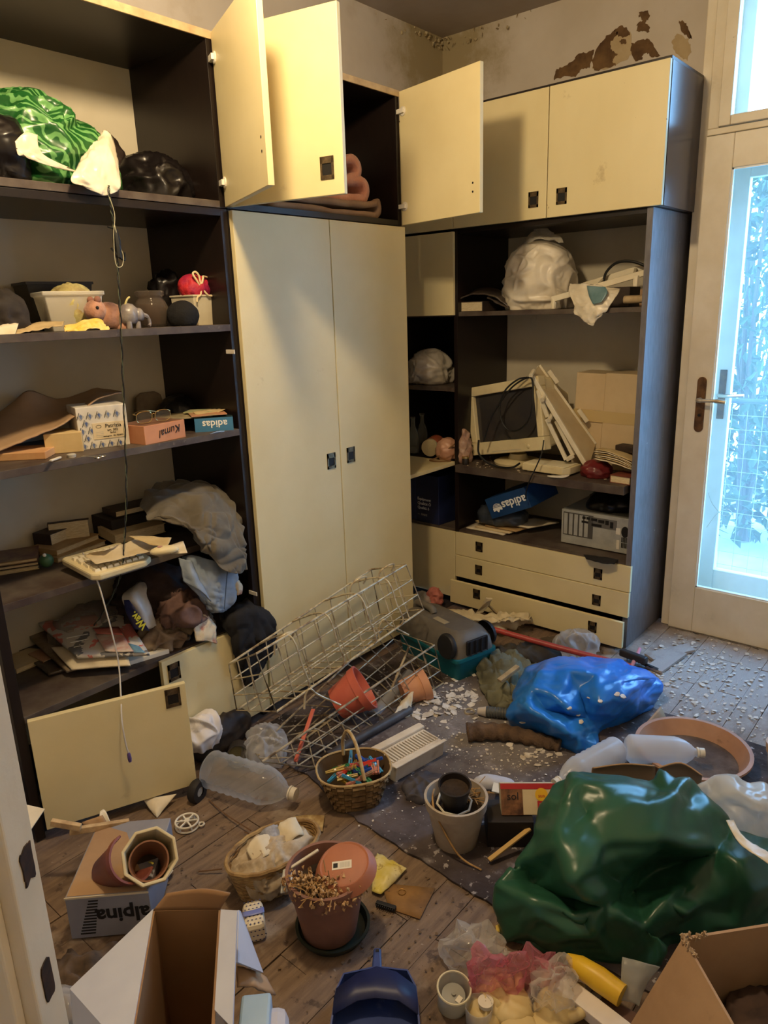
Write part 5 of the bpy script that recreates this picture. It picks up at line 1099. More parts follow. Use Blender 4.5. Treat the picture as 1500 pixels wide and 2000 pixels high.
text('lettering', '—  MADE', m_greyp, .016, Tm(.122, -.0012, .04) @ Rm('X', pi/2), bx_, align='LEFT')

# blankets over the wardrobe
zb_ = 1.851
def fold(name, mat, cx, y0, y1, prof, parent=None, thick=.02, amp=.006):
    G = [[Vector((cx+x_, y, zb_+z_)) for x_, z_ in prof] for y in (y0, (y0*2+y1)/3, (y0+2*y1)/3, y1)]
    return sheet(name, mat, G, 4, 5, thick, amp, 18, 3)
m_pink = M('pink_fleece', c(222,160,134), .95, c2=c(206,140,116), ns=12, bump=.3, bs=160, sheen=.4)
pxx = at(690, 350, Y=2.06).x
tag(fold('pink_blanket', m_pink, pxx, 2.07, 2.40, [(-.28,.075),(-.1,.07),(.06,.072),(.088,.088),(.095,.115),(.078,.142),(.03,.148),(-.05,.14),(-.02,.142),(.02,.15),(.045,.165),(.052,.19),(.035,.215),(-.02,.218),(-.1,.19),(-.28,.18)], thick=.03), 'folded pink fleece blanket in the cabinet over the wardrobe', 'blanket')
tag(fold('beige_blanket', M('beige_quilt', c(160,132,108), .9, c2=c(140,112,90), ns=9, bump=.15, bs=60), pxx, 2.045, 2.40, [(-.45,.012),(-.2,.012),(.08,.012),(.125,.018),(.14,.04),(.13,.068),(.11,.062),(.02,.055),(-.2,.052),(-.45,.05)], thick=.022), 'beige quilt folded under the pink blanket', 'blanket')
# ------------------------------------------------------------------ floor covering and debris
IR = YAW-pi/2                     # turns local x to the photo's right, local y away from the lens
def fl_(x, y, z=0): return at(x, y, z=z)
m_mat = M('grimy_dark_rug', c(58,48,48), .9, c2=c(96,86,86), ns=4, bump=.5, bs=60, world=True, spots=[(c(36,28,27), 3.5, .50, .14, .9), (c(160,154,154), 42, .62, .03, .85), (c(128,122,126), 8, .60, .08, .8), (c(96,72,46), 5, .62, .08, .7)])
mould(m_mat, (2.05, 1.25, 0), .62, c(150,144,142), .55)
mb = MB(); rg = []
edge = [(1.34,.18),(1.335,.5),(1.33,.8),(1.345,1.1),(1.36,1.33),(1.42,1.6),(1.44,1.94),(2.0,1.95),(2.56,1.95),(2.55,1.4),(2.52,.9),(2.50,.5),(2.48,.16)]
poly = []
for i, p in enumerate(edge):
    q_ = edge[(i+1) % len(edge)]
    for k in range(8): poly.append((p[0]+(q_[0]-p[0])*k/8+U(-.006,.006), p[1]+(q_[1]-p[1])*k/8+U(-.006,.006)))
mb.prism(poly, .0006, .006); tag(mb.build('floor_rug', m_mat), 'grimy dark rug under the rubbish in the middle of the floor', 'rug')
m_flake = M('white_paint_flakes', c(220,214,206), .8, c2=c(190,178,160), ns=30)
m_grit = M('brown_grit', c(120,98,74), .9, c2=c(74,58,44), ns=40)
def flakes(n, centre, spread, smin, smax, z, mb, rnd=1.0):
    for i in range(n):
        x_ = centre[0]+random.gauss(0, spread[0]); y_ = centre[1]+random.gauss(0, spread[1]); s_ = smin+(smax-smin)*R()**3
        mb.T = Tm(x_, y_, z+U(.0003, .003)) @ Euler((U(-.25,.25), U(-.25,.25), U(0,6.3))).to_matrix().to_4x4(); k = random.randint(4, 6)
        mb.prism([(s_*U(.55,1)*math.cos(2*pi*j/k), s_*U(.55,1)*math.sin(2*pi*j/k)) for j in range(k)], 0, .0007)
mb = MB()
for (px, py, n, sx, sy, a_, b_) in ((880,1365,110,.07,.06,.003,.030),(860,1385,60,.05,.05,.004,.030),(1045,1465,55,.05,.05,.004,.030),(950,1440,160,.13,.13,.0015,.008),(900,1500,160,.16,.12,.0015,.007),(1000,1500,60,.09,.05,.002,.010),(1000,1310,60,.14,.1,.002,.012),(780,1620,40,.1,.1,.002,.006),(840,1450,60,.12,.1,.002,.008)):
    p = fl_(px, py); flakes(n, (p.x, p.y), (sx, sy), a_, b_, .006, mb)
tag(mb.build('paint_flakes', m_flake), 'white paint flakes scattered over the dark rug', 'flakes', kind='stuff')
mb = MB()
for (px, py, n, sx, sy, a_, b_) in ((1400,1300,520,.28,.13,.002,.014),(1430,1380,320,.2,.15,.002,.014),(1330,1255,240,.15,.05,.002,.016),(1480,1460,80,.1,.1,.002,.008),(1320,1330,90,.12,.1,.002,.007)):
    p = fl_(px, py); flakes(n, (min(p.x, 3.0), p.y), (sx, sy), a_, b_, .001, mb)
mb.v = [Vector((min(v.x, 3.28), v.y, v.z)) for v in mb.v]
tag(mb.build('paint_flakes', m_flake), 'white paint flakes strewn on the boards before the balcony door', 'flakes', kind='stuff')
mb = MB()
for (px, py, n, sx, sy, a_, b_) in ((400,1680,120,.25,.2,.001,.005),(370,1640,14,.05,.06,.004,.012),(330,1715,14,.03,.03,.004,.012),(850,1800,260,.2,.15,.001,.007),(760,1850,120,.12,.1,.001,.006),(1150,1250,120,.2,.12,.002,.014),(1000,1240,120,.18,.1,.002,.014)):
    p = fl_(px, py); flakes(n, (p.x, p.y), (sx, sy), a_, b_, .001, mb)
tag(mb.build('floor_grit', m_grit), 'brown grit and plant crumbs over the floor boards', 'grit', kind='stuff')

# loose parquet strips by the balcony door
for (p_, q_, w, lb) in (((1276,1294),(1318,1296),.06,'loose dark-edged parquet strip nearest the brush'),((1292,1318),(1330,1312),.07,'loose parquet strip lying behind the blue bag')):
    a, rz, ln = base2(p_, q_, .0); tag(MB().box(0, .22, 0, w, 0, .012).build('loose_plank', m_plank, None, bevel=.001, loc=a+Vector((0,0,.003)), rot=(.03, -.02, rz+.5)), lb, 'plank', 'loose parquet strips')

# ------------------------------------------------------------------ wire baskets
m_wire = M('rusty_white_wire', c(206,192,160), .4, c2=c(130,104,74), ns=28, mixr=(.45,.7), metal=.2)
m_wire2 = M('grey_rusty_wire', c(186,172,146), .4, c2=c(96,80,64), ns=24, mixr=(.45,.65), metal=.3)
def wbasket(root, mat, C, nx, ny, nz, r=.0025, rr=.0042):
    """C: eight corners, bottom 0-3 and top 4-7 in the same turn; open on top"""
    C = [Vector(p) for p in C]
    def face(name, a, b, d, e, n, m_):
        mb = MB()
        for i in range(n+1):
            t = i/n; mb.tube([a.lerp(b, t), e.lerp(d, t)], r, 5)
        for i in range(1, m_):
            t = i/m_; mb.tube([a.lerp(e, t), b.lerp(d, t)], r, 5)
        inw(mb.build(name, mat, root, smooth=True))
    face('bottom_grid', C[0], C[1], C[2], C[3], nx, ny); face('side_grid', C[0], C[1], C[5], C[4], nx, nz); face('side_grid', C[3], C[2], C[6], C[7], nx, nz)
    face('end_grid', C[0], C[3], C[7], C[4], ny, nz); face('end_grid', C[1], C[2], C[6], C[5], ny, nz)
    mb = MB(); mb.tube([C[4], C[5], C[6], C[7]], rr, 7, closed=True); inw(mb.build('rim_wire', mat, root, smooth=True))
    mb = MB(); mb.tube([C[0], C[1], C[2], C[3]], rr, 7, closed=True); inw(mb.build('base_wire', mat, root, smooth=True))
a, b, c_, d = at(500,1277,Y=1.74), at(793,1103,Y=1.76), at(827,1190,Y=1.70), at(540,1390,Y=1.74)
e, f, g, h_ = at(447,1297,Y=1.93), at(725,1112,Y=1.94), at(462,1387,Y=1.93), at(742,1200,Y=1.94)
w1 = thing('wire_basket', 'upper long wire basket with hooks leaning against the wardrobe', 'basket', g)
wbasket(w1, m_wire, [g, h_, c_, d, e, f, b, a], 9, 3, 3)
for (px, py, Y_) in ((555,1250,1.76),(700,1140,1.84),(755,1115,1.8)):
    p = at(px, py, Y=Y_); inw(MB().tube(curve([p+Vector((-.03,.02,-.05)), p+Vector((-.03,.01,.0)), p+Vector((-.005,-.01,.025)), p+Vector((.035,-.01,.02)), p+Vector((.03,.0,-.01))], 6), .0042, 7).build('hook', m_wire, w1, smooth=True))
for t_ in (.18, .4, .62, .82):
    p0, p1, p2 = a.lerp(b, t_), (a.lerp(b, t_)+d.lerp(c_, t_))/2+Vector((0, -.02, 0)), d.lerp(c_, t_); p3 = g.lerp(h_, t_)
    inw(MB().tube(curve([e.lerp(f, t_), p0, p1, p2, p3], 5), .0034, 7).build('cross_wire', m_wire, w1, smooth=True))
a, b = at(512,1488,Y=1.66), at(848,1260,Y=1.60); c_, d = at(866,1334,Y=1.585), at(615,1499,Y=1.595)
e, f = at(497,1468,Y=1.78), at(752,1226,Y=1.82); g, h_ = at(600,1440,z=.012), at(800,1290,z=.012)
w2 = thing('wire_basket', 'lower grey wire basket lying over pots on the rug', 'basket', d)
wbasket(w2, m_wire2, [g, h_, c_, d, e, f, b, a], 12, 3, 3)
for (px, py, Y_) in ((600,1345,1.70),(745,1210,1.80)):
    p = at(px, py, Y=Y_); inw(MB().tube(curve([p+Vector((-.02,.0,-.07)), p+Vector((-.01,.0,-.02)), p+Vector((.005,-.01,.0)), p+Vector((.03,-.02,-.03)), p+Vector((.10,-.06,-.09))], 6), .004, 7).build('hook', m_wire, w2, smooth=True))

def pot(name, label, loc, rot, r0, r1, h, mat, th=.004, rim=.012, rimh=.03, cat='flower pot', n=32, parts=None, inner=None):
    t_ = thing(name, label, cat, loc, rot)
    MB().lathe([(.001,0),(r0,0),(r1-rim*.4,h-rimh),(r1,h-rimh),(r1+rim*.3,h),(r1-th,h),(r1-th-rim*.5,h-rimh),(r0-th,th),(.001,th)], n, caps=False).build('pot_body', mat, t_, smooth=True, angle=.5)
    if inner: MB().lathe([(.001,h*inner[0]),((r0+(r1-r0)*inner[0])-th*1.5,h*inner[0])], n, caps=False).build('soil', inner[1], t_)
    return t_
m_soil = M('dry_soil', c(62,48,36), .95, c2=c(38,29,22), ns=30, bump=.6, bs=60)
m_terra = M('terracotta_plastic', c(138,98,82), .6, c2=c(116,82,70), ns=8, spots=[(c(180,160,140), 9, .64, .1, .5)])
m_red = M('red_plastic', c(204,108,90), .5, c2=c(190,90,74), ns=8, spots=[(c(226,190,170), 8, .62, .1, .6)])
p = at(672, 1362, Y=1.74); pot('flower_pot', 'red plastic pot lying inside the lower wire basket', p+Vector((-.04,.0,-.01)), (0, 1.05, -.75), .06, .085, .125, m_red)
p = at(815, 1338, Y=1.62); pot('flower_pot', 'peach clay pot with a white rim lying at the end of the lower wire basket', p+Vector((-.07,.02,-.012)), (0, 1.35, -.55), .05, .062, .105, M('peach_clay', c(206,152,118), .8, c2=c(190,132,100), ns=6, spots=[(c(225,215,205), 6, .6, .1, .7)]))
tag(MB().tube([at(728,1402,Y=1.66), at(765,1360,Y=1.70), at(800,1318,Y=1.74)], .026, 18).build('grey_pipe', M('grey_pvc', c(140,140,146), .4, c2=c(120,120,126), ns=10), None, smooth=True), 'short grey plastic pipe under the lower wire basket', 'pipe')
tag(MB().tube([fl_(640,1478,.022), fl_(700,1443,.022), fl_(800,1386,.022)], .017, 14).build('dark_pipe', M('dark_pvc', c(84,82,86), .45, c2=c(58,55,57), ns=10), None, smooth=True), 'long dark pipe along the rug behind the peg basket', 'pipe')
tag(MB().bar(at(612,1385,Y=1.70), at(577,1488,Y=1.64), .014, .008).build('red_strip', m_red, None, bevel=.002), 'red plastic strip standing in the lower wire basket', 'strip')
tag(MB().bar(at(727,1435,Y=1.66), at(800,1262,Y=1.75), .010, .008).build('stick', m_wire2, None, bevel=.002), 'thin stick across the lower wire basket', 'stick')
tag(sheet('torn_paper', M('dirty_white_paper', c(222,216,204), .8, c2=c(190,170,130), ns=10), [[at(780,1370,Y=1.60), at(800,1352,Y=1.58), at(808,1350,Y=1.57)], [at(775,1385,Y=1.57), at(795,1375,Y=1.56), at(806,1375,Y=1.55)], [at(770,1400,Y=1.56), at(790,1402,Y=1.545), at(806,1402,Y=1.54)]], 5, 5, .002, .008, 24, 3), 'torn white paper hooked on the lower wire basket', 'paper')
m_clearp = film('clear_pet', (.80,.82,.84), .12, .06, .7)
tag(blob('plastic_bag', film('pale_clear_film', (.82,.82,.84), .28, .15, crinkle=(16,.9)), at(520,1478,z=.0), (.17, .10, .075), .8, 5, .03, 16, 3, 2.3, .6), 'clear plastic bag at the left end of the lower wire basket', 'bag')
tag(blob('plastic_bag', M('white_tissue_film', c(224,220,222), .4, crinkle=(14,.9)), at(400,1440,Y=1.93)-Vector((0,0,.03)), (.10, .05, .11), 0, 5, .025, 16, 7, 2.3, .9), 'white crumpled bag hanging between the two low doors', 'bag')
tag(blob('black_boot', M('black_leather', c(34,28,26), .5, c2=c(58,50,44), ns=10, crinkle=(12,.6)), fl_(520,1440,.0)+Vector((-.12,.10,0)), (.26, .10, .10), .2, 4, .015, 14, 9, 2.3, .5), 'dark leather boot lying under the wardrobe plinth', 'boot')
mg_ = thing('mug', 'dark tin mug lying on the floor under the low cabinet', 'mug', fl_(465,1472,.035), (1.25, 0, -.7)); MB().lathe([(.001,-.05),(.036,-.05),(.038,.04),(.035,.04),(.033,-.045),(.001,-.045)], 24, caps=False).build('mug_body', M('dark_tin', c(58,50,42), .45, c2=c(40,34,30), ns=14), mg_, smooth=True); MB().lathe([(.001,.0),(.0325,.0)], 20, caps=False).build('dried_paint', M('dried_yellow_paint', c(150,140,96), .7), mg_)

# ------------------------------------------------------------------ pet carrier
A = fl_(893, 1338); dL = Vector((.25, .97, 0)).normalized(); dS = Vector((dL.y, -dL.x, 0))
cr = thing('pet_carrier', 'grey and teal pet carrier lying behind the lower wire basket', 'pet carrier', (A.x, A.y, .004), (0, 0, math.atan2(dL.y, dL.x)))
Lc, Wc = .42, -.215       # local x along the long side, -y towards the right
def loft(mb, rings): mb.grid(rings, closev=True); mb.add(rings[0], [tuple(range(len(rings[0])-1, -1, -1))]); mb.add(rings[-1], [tuple(range(len(rings[-1])))]); return mb
def rring(x0, x1, y0, y1, z, r, n=5):
    out = []
    for cx, cy, a0 in ((x1-r, y1-r, 0), (x0+r, y1-r, pi/2), (x0+r, y0+r, pi), (x1-r, y0+r, 1.5*pi)):
        for k in range(n): a_ = a0+pi/2*k/(n-1); out.append((cx+r*math.cos(a_), cy+r*math.sin(a_), z))
    return out
m_teal = M('teal_plastic', c(22,104,116), .4, c2=c(18,88,100), ns=6, spots=[(c(70,90,88), 7, .64, .1, .5)])
m_cgrey = M('dusty_grey_plastic', c(104,98,90), .55, c2=c(86,80,74), ns=5, spots=[(c(140,130,112), 8, .6, .12, .6)])
loft(MB(), [rring(.015, Lc-.015, Wc+.015, -.015, 0, .02), rring(.004, Lc-.004, Wc+.004, -.004, .085, .02), rring(-.006, Lc+.006, Wc-.006, .006, .090, .02), rring(-.006, Lc+.006, Wc-.006, .006, .104, .02)]).build('carrier_base', m_teal, cr, smooth=True)
loft(MB(), [rring(.0, Lc, Wc, 0, .104, .03), rring(.006, Lc-.006, Wc+.006, -.006, .155, .035), rring(.025, Lc-.025, Wc+.025, -.025, .190, .05), rring(.05, Lc-.05, Wc+.05, -.05, .198, .05)]).build('carrier_top', m_cgrey, cr, smooth=True)
m_cap = M('black_matt_plastic', c(28,28,32), .5)
for (x_, y_) in ((.058, -.002), (.058, Wc+.002)):
    s_ = 1 if y_ > -.1 else -1
    mb = MB(); mb.T = Tm(x_, y_+s_*.006, .150) @ Rm('X', -s_*pi/2+s_*.12) ; mb.lathe([(.001,.012),(.048,.012),(.054,.004),(.054,-.006)], 28, caps=False); mb.build('round_latch', m_cap, cr, smooth=True)
MB().box(-.008, .004, Wc+.05, -.05, .112, .175).build('door_opening', m_cap, cr, bevel=.004)
for k in range(4): MB().tube([(-.012, Wc+.06+k*.03, .112), (-.012, Wc+.06+k*.03, .175)], .003, 6).build('door_bar', m_cap, cr)
mb = MB(); mb.tube(curve([(.27, -.10, .198), (.285, -.10, .215), (.34, -.10, .218), (.385, -.10, .212), (.395, -.10, .185)], 5), .016, 10); mb.build('carry_handle', m_cgrey, cr, smooth=True)
MB().box(.15, .23, -.09, -.06, .1978, .1992).build('sticker', M('tan_sticker', c(150,138,112), .7), cr)

# cloth, plastic and rubbish between carrier and drawers
m_olive = M('grey_green_cloth', c(116,114,92), .9, c2=c(84,82,66), ns=9, crinkle=(9,.9,.02))
G = [[fl_(925,1290,.05), fl_(960,1270,.08), fl_(1010,1262,.07), fl_(1060,1275,.03)], [fl_(930,1330,.04), fl_(965,1312,.09), fl_(1010,1305,.10), fl_(1065,1310,.05)], [fl_(950,1370,.03), fl_(985,1355,.07), fl_(1020,1350,.07), fl_(1060,1352,.03)], [fl_(975,1392,.01), fl_(1000,1385,.03), fl_(1025,1382,.03), fl_(1055,1378,.01)]]
tag(sheet('cloth_heap', m_olive, G, 14, 14, .006, .040, 13, 6), 'grey-green crumpled cloth between the pet carrier and the blue bag', 'cloth')
tag(blob('cloth_heap', M('dark_olive_cloth', c(70,64,54), .9, c2=c(50,44,38), ns=9, crinkle=(9,.9,.02)), fl_(1020,1290), (.30, .12, .05), IR, 5, .025, 12, 15, 2.2, .5), 'dark crumpled cloth heap behind the grey-green cloth', 'cloth')
tag(blob('cloth_heap', M('brown_dirty_cloth', c(86,74,60), .9, c2=c(60,50,42), ns=9, crinkle=(10,.9,.02)), fl_(1100,1262), (.30, .10, .03), IR, 5, .02, 14, 25, 2.2, .5), 'dirty brown cloth strip below the bottom drawer', 'cloth')
m_creamf = M('cream_plastic_film', c(222,208,176), .4, c2=c(204,188,152), ns=7, crinkle=(10,.9))
G = [[fl_(858,1185,.08), fl_(900,1183,.10), fl_(945,1192,.10), fl_(990,1188,.12), fl_(1030,1190,.10)], [fl_(870,1205,.06), fl_(915,1208,.09), fl_(960,1214,.09), fl_(1000,1208,.12), fl_(1042,1210,.08)], [fl_(890,1225,.0), fl_(930,1232,.02), fl_(970,1238,.02), fl_(1010,1232,.03), fl_(1045,1222,.02)]]
tag(sheet('plastic_sheet', m_creamf, G, 10, 10, .002, .030, 13, 3), 'crumpled cream plastic sheet along the bottom drawer', 'plastic sheet')
G = [[fl_(930,1195,.04), fl_(945,1195,.05)], [fl_(940,1180,.10), fl_(955,1178,.10)], [fl_(950,1166,.14), fl_(962,1168,.14)]]
tag(sheet('plastic_strip', m_creamf, G, 6, 6, .004, .01, 22, 3), 'upright cream plastic strip in front of the bottom drawer', 'plastic strip')
tag(MB().bar(fl_(952,1180,.09), fl_(972,1200,.02), .022, .008).build('wood_lath', M('pale_lath', c(196,176,136), .7), None, bevel=.002), 'short pale lath leaning before the bottom drawer', 'lath')
tag(blob('net_bag', M('pink_net', c(196,120,104), .8, c2=c(170,96,84), ns=40, crinkle=(26,.9)), fl_(848,1183), (.06, .06, .09), 0, 4, .02, 24, 3, 2.2, .6), 'small pink net bag under the corner cabinet', 'bag')
tag(blob('plastic_bag', film('yellowish_clear_film', (.80,.76,.62), .35, .2, crinkle=(16,.9)), fl_(818,1185), (.12, .1, .06), 0, 4, .02, 18, 3, 2.2, .6), 'yellowish clear bag behind the pet carrier', 'bag')
tag(blob('plastic_bag', film('pale_clear_film', (.82,.82,.84), .28, .15), fl_(1125,1275), (.16, .12, .09), IR, 5, .035, 16, 33, 2.2, .6), 'clear plastic bag lying before the bottom drawer', 'bag')
bh = [fl_(938,1222,.115), fl_(1080,1262,.085), fl_(1232,1302,.045)]
br = thing('broom', 'red-handled broom with dark bristles lying behind the blue bag', 'broom', fl_(1250,1305))
inw(MB().tube(bh, .0125, 12).build('broom_handle', M('red_handle', c(176,66,56), .4, c2=c(150,56,50), ns=10), br, smooth=True))
b0 = fl_(1258, 1300); mb = MB(); random.seed(5)
for k in range(160):
    u = U(-.5, .5); r0 = b0+Vector((-.05+u*.03, .03+u*.10, .05)); mb.tube([r0, r0+Vector((.05+U(-.01,.01), -.03+U(-.02,.02)+u*.05, -.046))], .0012, 3, caps=False)
o = inw(mb.build('bristles', M('dark_bristle', c(46,44,46), .8), br)); o['kind'] = 'stuff'
inw(MB().bar(b0+Vector((-.06,-.03,.055)), b0+Vector((-.04,.09,.055)), .03, .03).build('broom_head', M('dark_head', c(40,38,40), .5), br, bevel=.006))
dh = [fl_(1232,1305,.02), fl_(1242,1285,.05), fl_(1250,1266,.08)]
tag(MB().tube(dh, [.008,.009,.007], 10).build('pink_brush_handle', M('pink_handle', c(206,160,196), .4), None, smooth=True), 'pink brush handle standing up behind the blue bag', 'brush')
tag(MB().bar(fl_(975,1330,.10), fl_(1012,1302,.13), .022, .014).build('wood_lath', M('dirty_lath', c(176,158,124), .8, c2=c(140,120,90), ns=20), None, bevel=.002), 'dirty wooden lath sticking out of the cloth by the blue bag', 'lath')

# blue bag
m_bluef = M('blue_bag_film', c(30,104,196), .28, c2=c(44,126,216), ns=4, crinkle=(11,.5,.015), spots=[(c(70,74,78), 5, .66, .05, .5)])
Bp = [(1003,1348,.10),(1028,1302,.14),(1088,1286,.16),(1150,1283,.16),(1215,1291,.14),(1245,1300,.12),(1288,1322,.09),(1286,1348,.06),(1272,1378,.02),(1232,1402,.01),(1185,1420,.01),(1160,1432,.02),(1165,1456,.02),(1130,1472,.01),(1085,1446,.02),(1040,1422,.03),(1002,1402,.05),(990,1384,.08),(1005,1368,.11)]
n0 = len(Bp); Bp += [(1058,1318,.21),(1112,1308,.225),(1165,1318,.215),(1132,1348,.165),(1092,1362,.185),(1205,1330,.205),(1245,1332,.165),(1172,1374,.175),(1150,1402,.08),(1212,1362,.165),(1040,1348,.185),(1030,1382,.165),(1082,1412,.135),(1128,1444,.075),(1064,1388,.115),(1235,1375,.10),(1195,1395,.085),(1110,1385,.15)]
bb = relief('plastic_bag', m_bluef, Bp, list(range(n0)), 4, .010, 9, 4, facet=1, jit=.010, angle=0, soft=1, edges=[(6, n0+9), (n0+9, n0+7), (6, n0+5), (n0+5, n0+2), (n0, n0+1), (n0+1, n0+2), (17, n0+11), (n0+11, n0+12), (n0+12, n0+13), (n0+3, n0+7), (n0+14, n0+8)])
tag(bb, 'bright blue plastic bag bulging on the rug', 'bag')
# chips lying on the blue bag
from mathutils.bvhtree import BVHTree
_bv = BVHTree.FromPolygons([v.co.copy() for v in bb.data.vertices], [list(p.vertices) for p in bb.data.polygons])
for k, (px, py) in enumerate(((1205,1358),(1215,1362),(1150,1365),(1172,1372),(1112,1385),(1128,1398),(1134,1412),(1022,1412))):
    hit = _bv.ray_cast(CAMP, ray(px, py).normalized()); p = (hit[0] or at(px, py, z=.12))+Vector((0, 0, .003)); s_ = U(.008, .016)
    mb = MB(); n_ = 6; mb.prism([(s_*U(.6,1)*math.cos(2*pi*j/n_), s_*U(.6,1)*math.sin(2*pi*j/n_)) for j in range(n_)], 0, .003)
    tag(mb.build('paint_chip', m_flake, None, loc=p, rot=(U(-.4,.4), U(-.4,.4), 0)), ('chip of white paint on the blue bag, '+('rightmost', 'second from the right', 'near its top middle', 'right of its middle', 'left of its middle', 'below its middle', 'lowest in the middle', 'leftmost on the fold')[k]), 'paint chip', 'paint chips on the blue bag')
# splintered log, corrugated hose, key ring
lg = [fl_(912,1428,.035), fl_(960,1425,.04), fl_(1010,1432,.035), fl_(1060,1445,.03), fl_(1095,1455,.025)]
mb = MB(); pp = curve(lg, 8); mb.tube(pp, [.040-.0005*i+.004*math.sin(i*1.7) for i in range(len(pp))], 14)
o = mb.build('wooden_log', M('split_wood', c(112,88,66), .9, c2=c(78,60,46), ns=9, stretch=(2,2,2), bump=.8, bs=40), None, smooth=True)
for v in o.data.vertices: v.co.z = .006+max(0, v.co.z-.006)*.8+.004*noise.noise(v.co*60)
tag(o, 'splintered brown log lying before the blue bag', 'log')
hs = thing('corrugated_hose', 'short grey corrugated hose with a pale collar beside the log', 'hose', fl_(950,1400))
h0, h1 = fl_(950,1390,.025), fl_(1010,1395,.03); mb = MB(); N_ = 44
mb.tube([h0.lerp(h1, i/N_) for i in range(N_+1)], [.019+(.0025 if i % 4 < 2 else 0) for i in range(N_+1)], 14); inw(mb.build('hose_body', M('grey_rubber', c(84,86,86), .5), hs, smooth=True))
inw(MB().tube([h0.lerp(h1, -.28), h0.lerp(h1, -.1), h0.lerp(h1, .02)], [.013,.017,.021], 14).build('hose_collar', M('pale_collar', c(190,180,170), .5), hs, smooth=True))
p = fl_(918,1390,.008); tag(MB().tube([p+Vector((.018*math.cos(t), .018*math.sin(t), .002*math.sin(t*2))) for t in [2*pi*k/20 for k in range(20)]], .004, 6, closed=True).build('metal_ring', m_wire2, None, smooth=True), 'small metal ring on the rug left of the hose', 'ring')

# plastic bottles
def petbottle(label, p0, p1, r, mat, ribs=True, cap=None, name='plastic_bottle', group=None, squash=1.0):
    """bottle lying from base p0 to neck p1"""
    p0 = Vector(p0); p1 = Vector(p1); L_ = (p1-p0).length; z = (p1-p0).normalized()
    t_ = thing(name, label, 'bottle', p0, group=group); x = z.cross(Vector((0,0,1))).normalized(); y = z.cross(x)
    m = Matrix((x, -y, z)).transposed().to_4x4(); m.translation = p0; t_.matrix_basis = m
    pr = [(.001,.004),(r*.7,.0),(r*.96,.012)]
    n = 14; hb = L_*.66
    for i in range(n+1):
        u = i/n; zz = .02+(hb-.02)*u; rr = r-(r*.07 if (ribs and i % 2) else 0); pr.append((rr, zz))
    pr += [(r*.93, L_*.72), (r*.78, L_*.80), (r*.52, L_*.88), (r*.28, L_*.925), (r*.26, L_)]
    MB().lathe(pr, 28, caps=False, sq=(1, squash)).build('bottle_body', mat, t_, smooth=True, angle=1.2)
    MB().lathe([(.001,L_+.012),(r*.32,L_+.012),(r*.33,L_-.004),(.001,L_-.004)], 18, caps=False).build('bottle_cap', cap or m_white, t_, smooth=True)
    MB().lathe([(r*.30,L_-.012),(r*.36,L_-.011),(r*.36,L_-.006),(r*.30,L_-.005)], 18, caps=False).build('neck_ring', cap or m_white, t_, smooth=True); return t_
m_pet = film('dusty_clear_plastic', (.80,.80,.78), .13, .14, .7, crinkle=(9,.4))
m_pet2 = film('milky_clear_plastic', (.84,.86,.90), .5, .2, .6, crinkle=(9,.5))
b0 = fl_(405,1500,.068); b1 = fl_(572,1550,.052); petbottle('large clear ribbed plastic bottle lying before the low cabinet', b0, b1, .062, m_pet)
petbottle('whitish plastic bottle lying in the round saucer', fl_(1222,1462,.085), fl_(1368,1470,.085), .047, m_pet2, ribs=False)
petbottle('ribbed whitish bottle sloping down from the saucer towards the green bag', fl_(1210,1462,.06), fl_(1088,1528,.05), .047, m_pet2)

# large round saucer with soil
sc0 = (at(1235,1462,z=.05)+at(1472,1470,z=.05))/2
sa = thing('plant_saucer', 'large round terracotta saucer with soil by the balcony door', 'saucer', (sc0.x, sc0.y, .007))
rs = .178
m_sau = M('pinkish_terracotta', c(188,148,122), .6, c2=c(168,128,104), ns=6, spots=[(c(110,84,66), 9, .66, .06, .6)])
MB().lathe([(.001,.0),(rs*.84,.0),(rs*.98,.045),(rs*1.03,.052),(rs*1.03,.06),(rs*.96,.06),(rs*.93,.05),(rs*.80,.008),(.001,.008)], 48, caps=False).build('saucer_dish', m_sau, sa, smooth=True)
MB().lathe([(.001,.014),(rs*.55,.013),(rs*.80,.0115)], 36, caps=False).build('soil', M('grey_soil', c(112,96,86), .95, c2=c(80,66,58), ns=14, bump=.7, bs=40), sa)
pot('flower_pot', 'pale terracotta pot cut off by the right photo edge', fl_(1512,1530,.0)+Vector((.02,-.05,.0)), (.0, .15, 0), .07, .09, .13, M('pale_terracotta', c(206,178,150), .6, c2=c(190,160,132), ns=6))
# cardboard piece under the blue bag and saucer
tag(sheet('cardboard_sheet', m_card, [[fl_(1190,1465,.02), fl_(1235,1440,.03), fl_(1290,1380,.06)], [fl_(1200,1480,.01), fl_(1250,1450,.012), fl_(1300,1400,.02)]], 4, 4, .004), 'torn cardboard between the blue bag and the saucer', 'cardboard')
cdr = sheet('cardboard_sheet', m_card, [[fl_(1160,1500,.20), fl_(1220,1492,.22), fl_(1275,1496,.22)], [fl_(1155,1512,.15), fl_(1220,1508,.16), fl_(1280,1508,.16)], [Vector((*fl_(x_, 1506, .19).xy, .010)) for x_ in (1160, 1220, 1278)]], 4, 5, .004); tag(cdr, 'brown cardboard flap standing behind the green bag', 'cardboard')
tag(sheet('cardboard_sheet', m_card, [[fl_(1285,1500,.20), fl_(1330,1490,.22), fl_(1372,1515,.20)], [fl_(1285,1512,.15), fl_(1330,1512,.15), fl_(1370,1525,.15)], [Vector((*fl_(x_, 1506, .19).xy, .010)) for x_ in (1285, 1330, 1370)]], 4, 5, .004), 'bent cardboard corner behind the green bag, towards the saucer', 'cardboard')

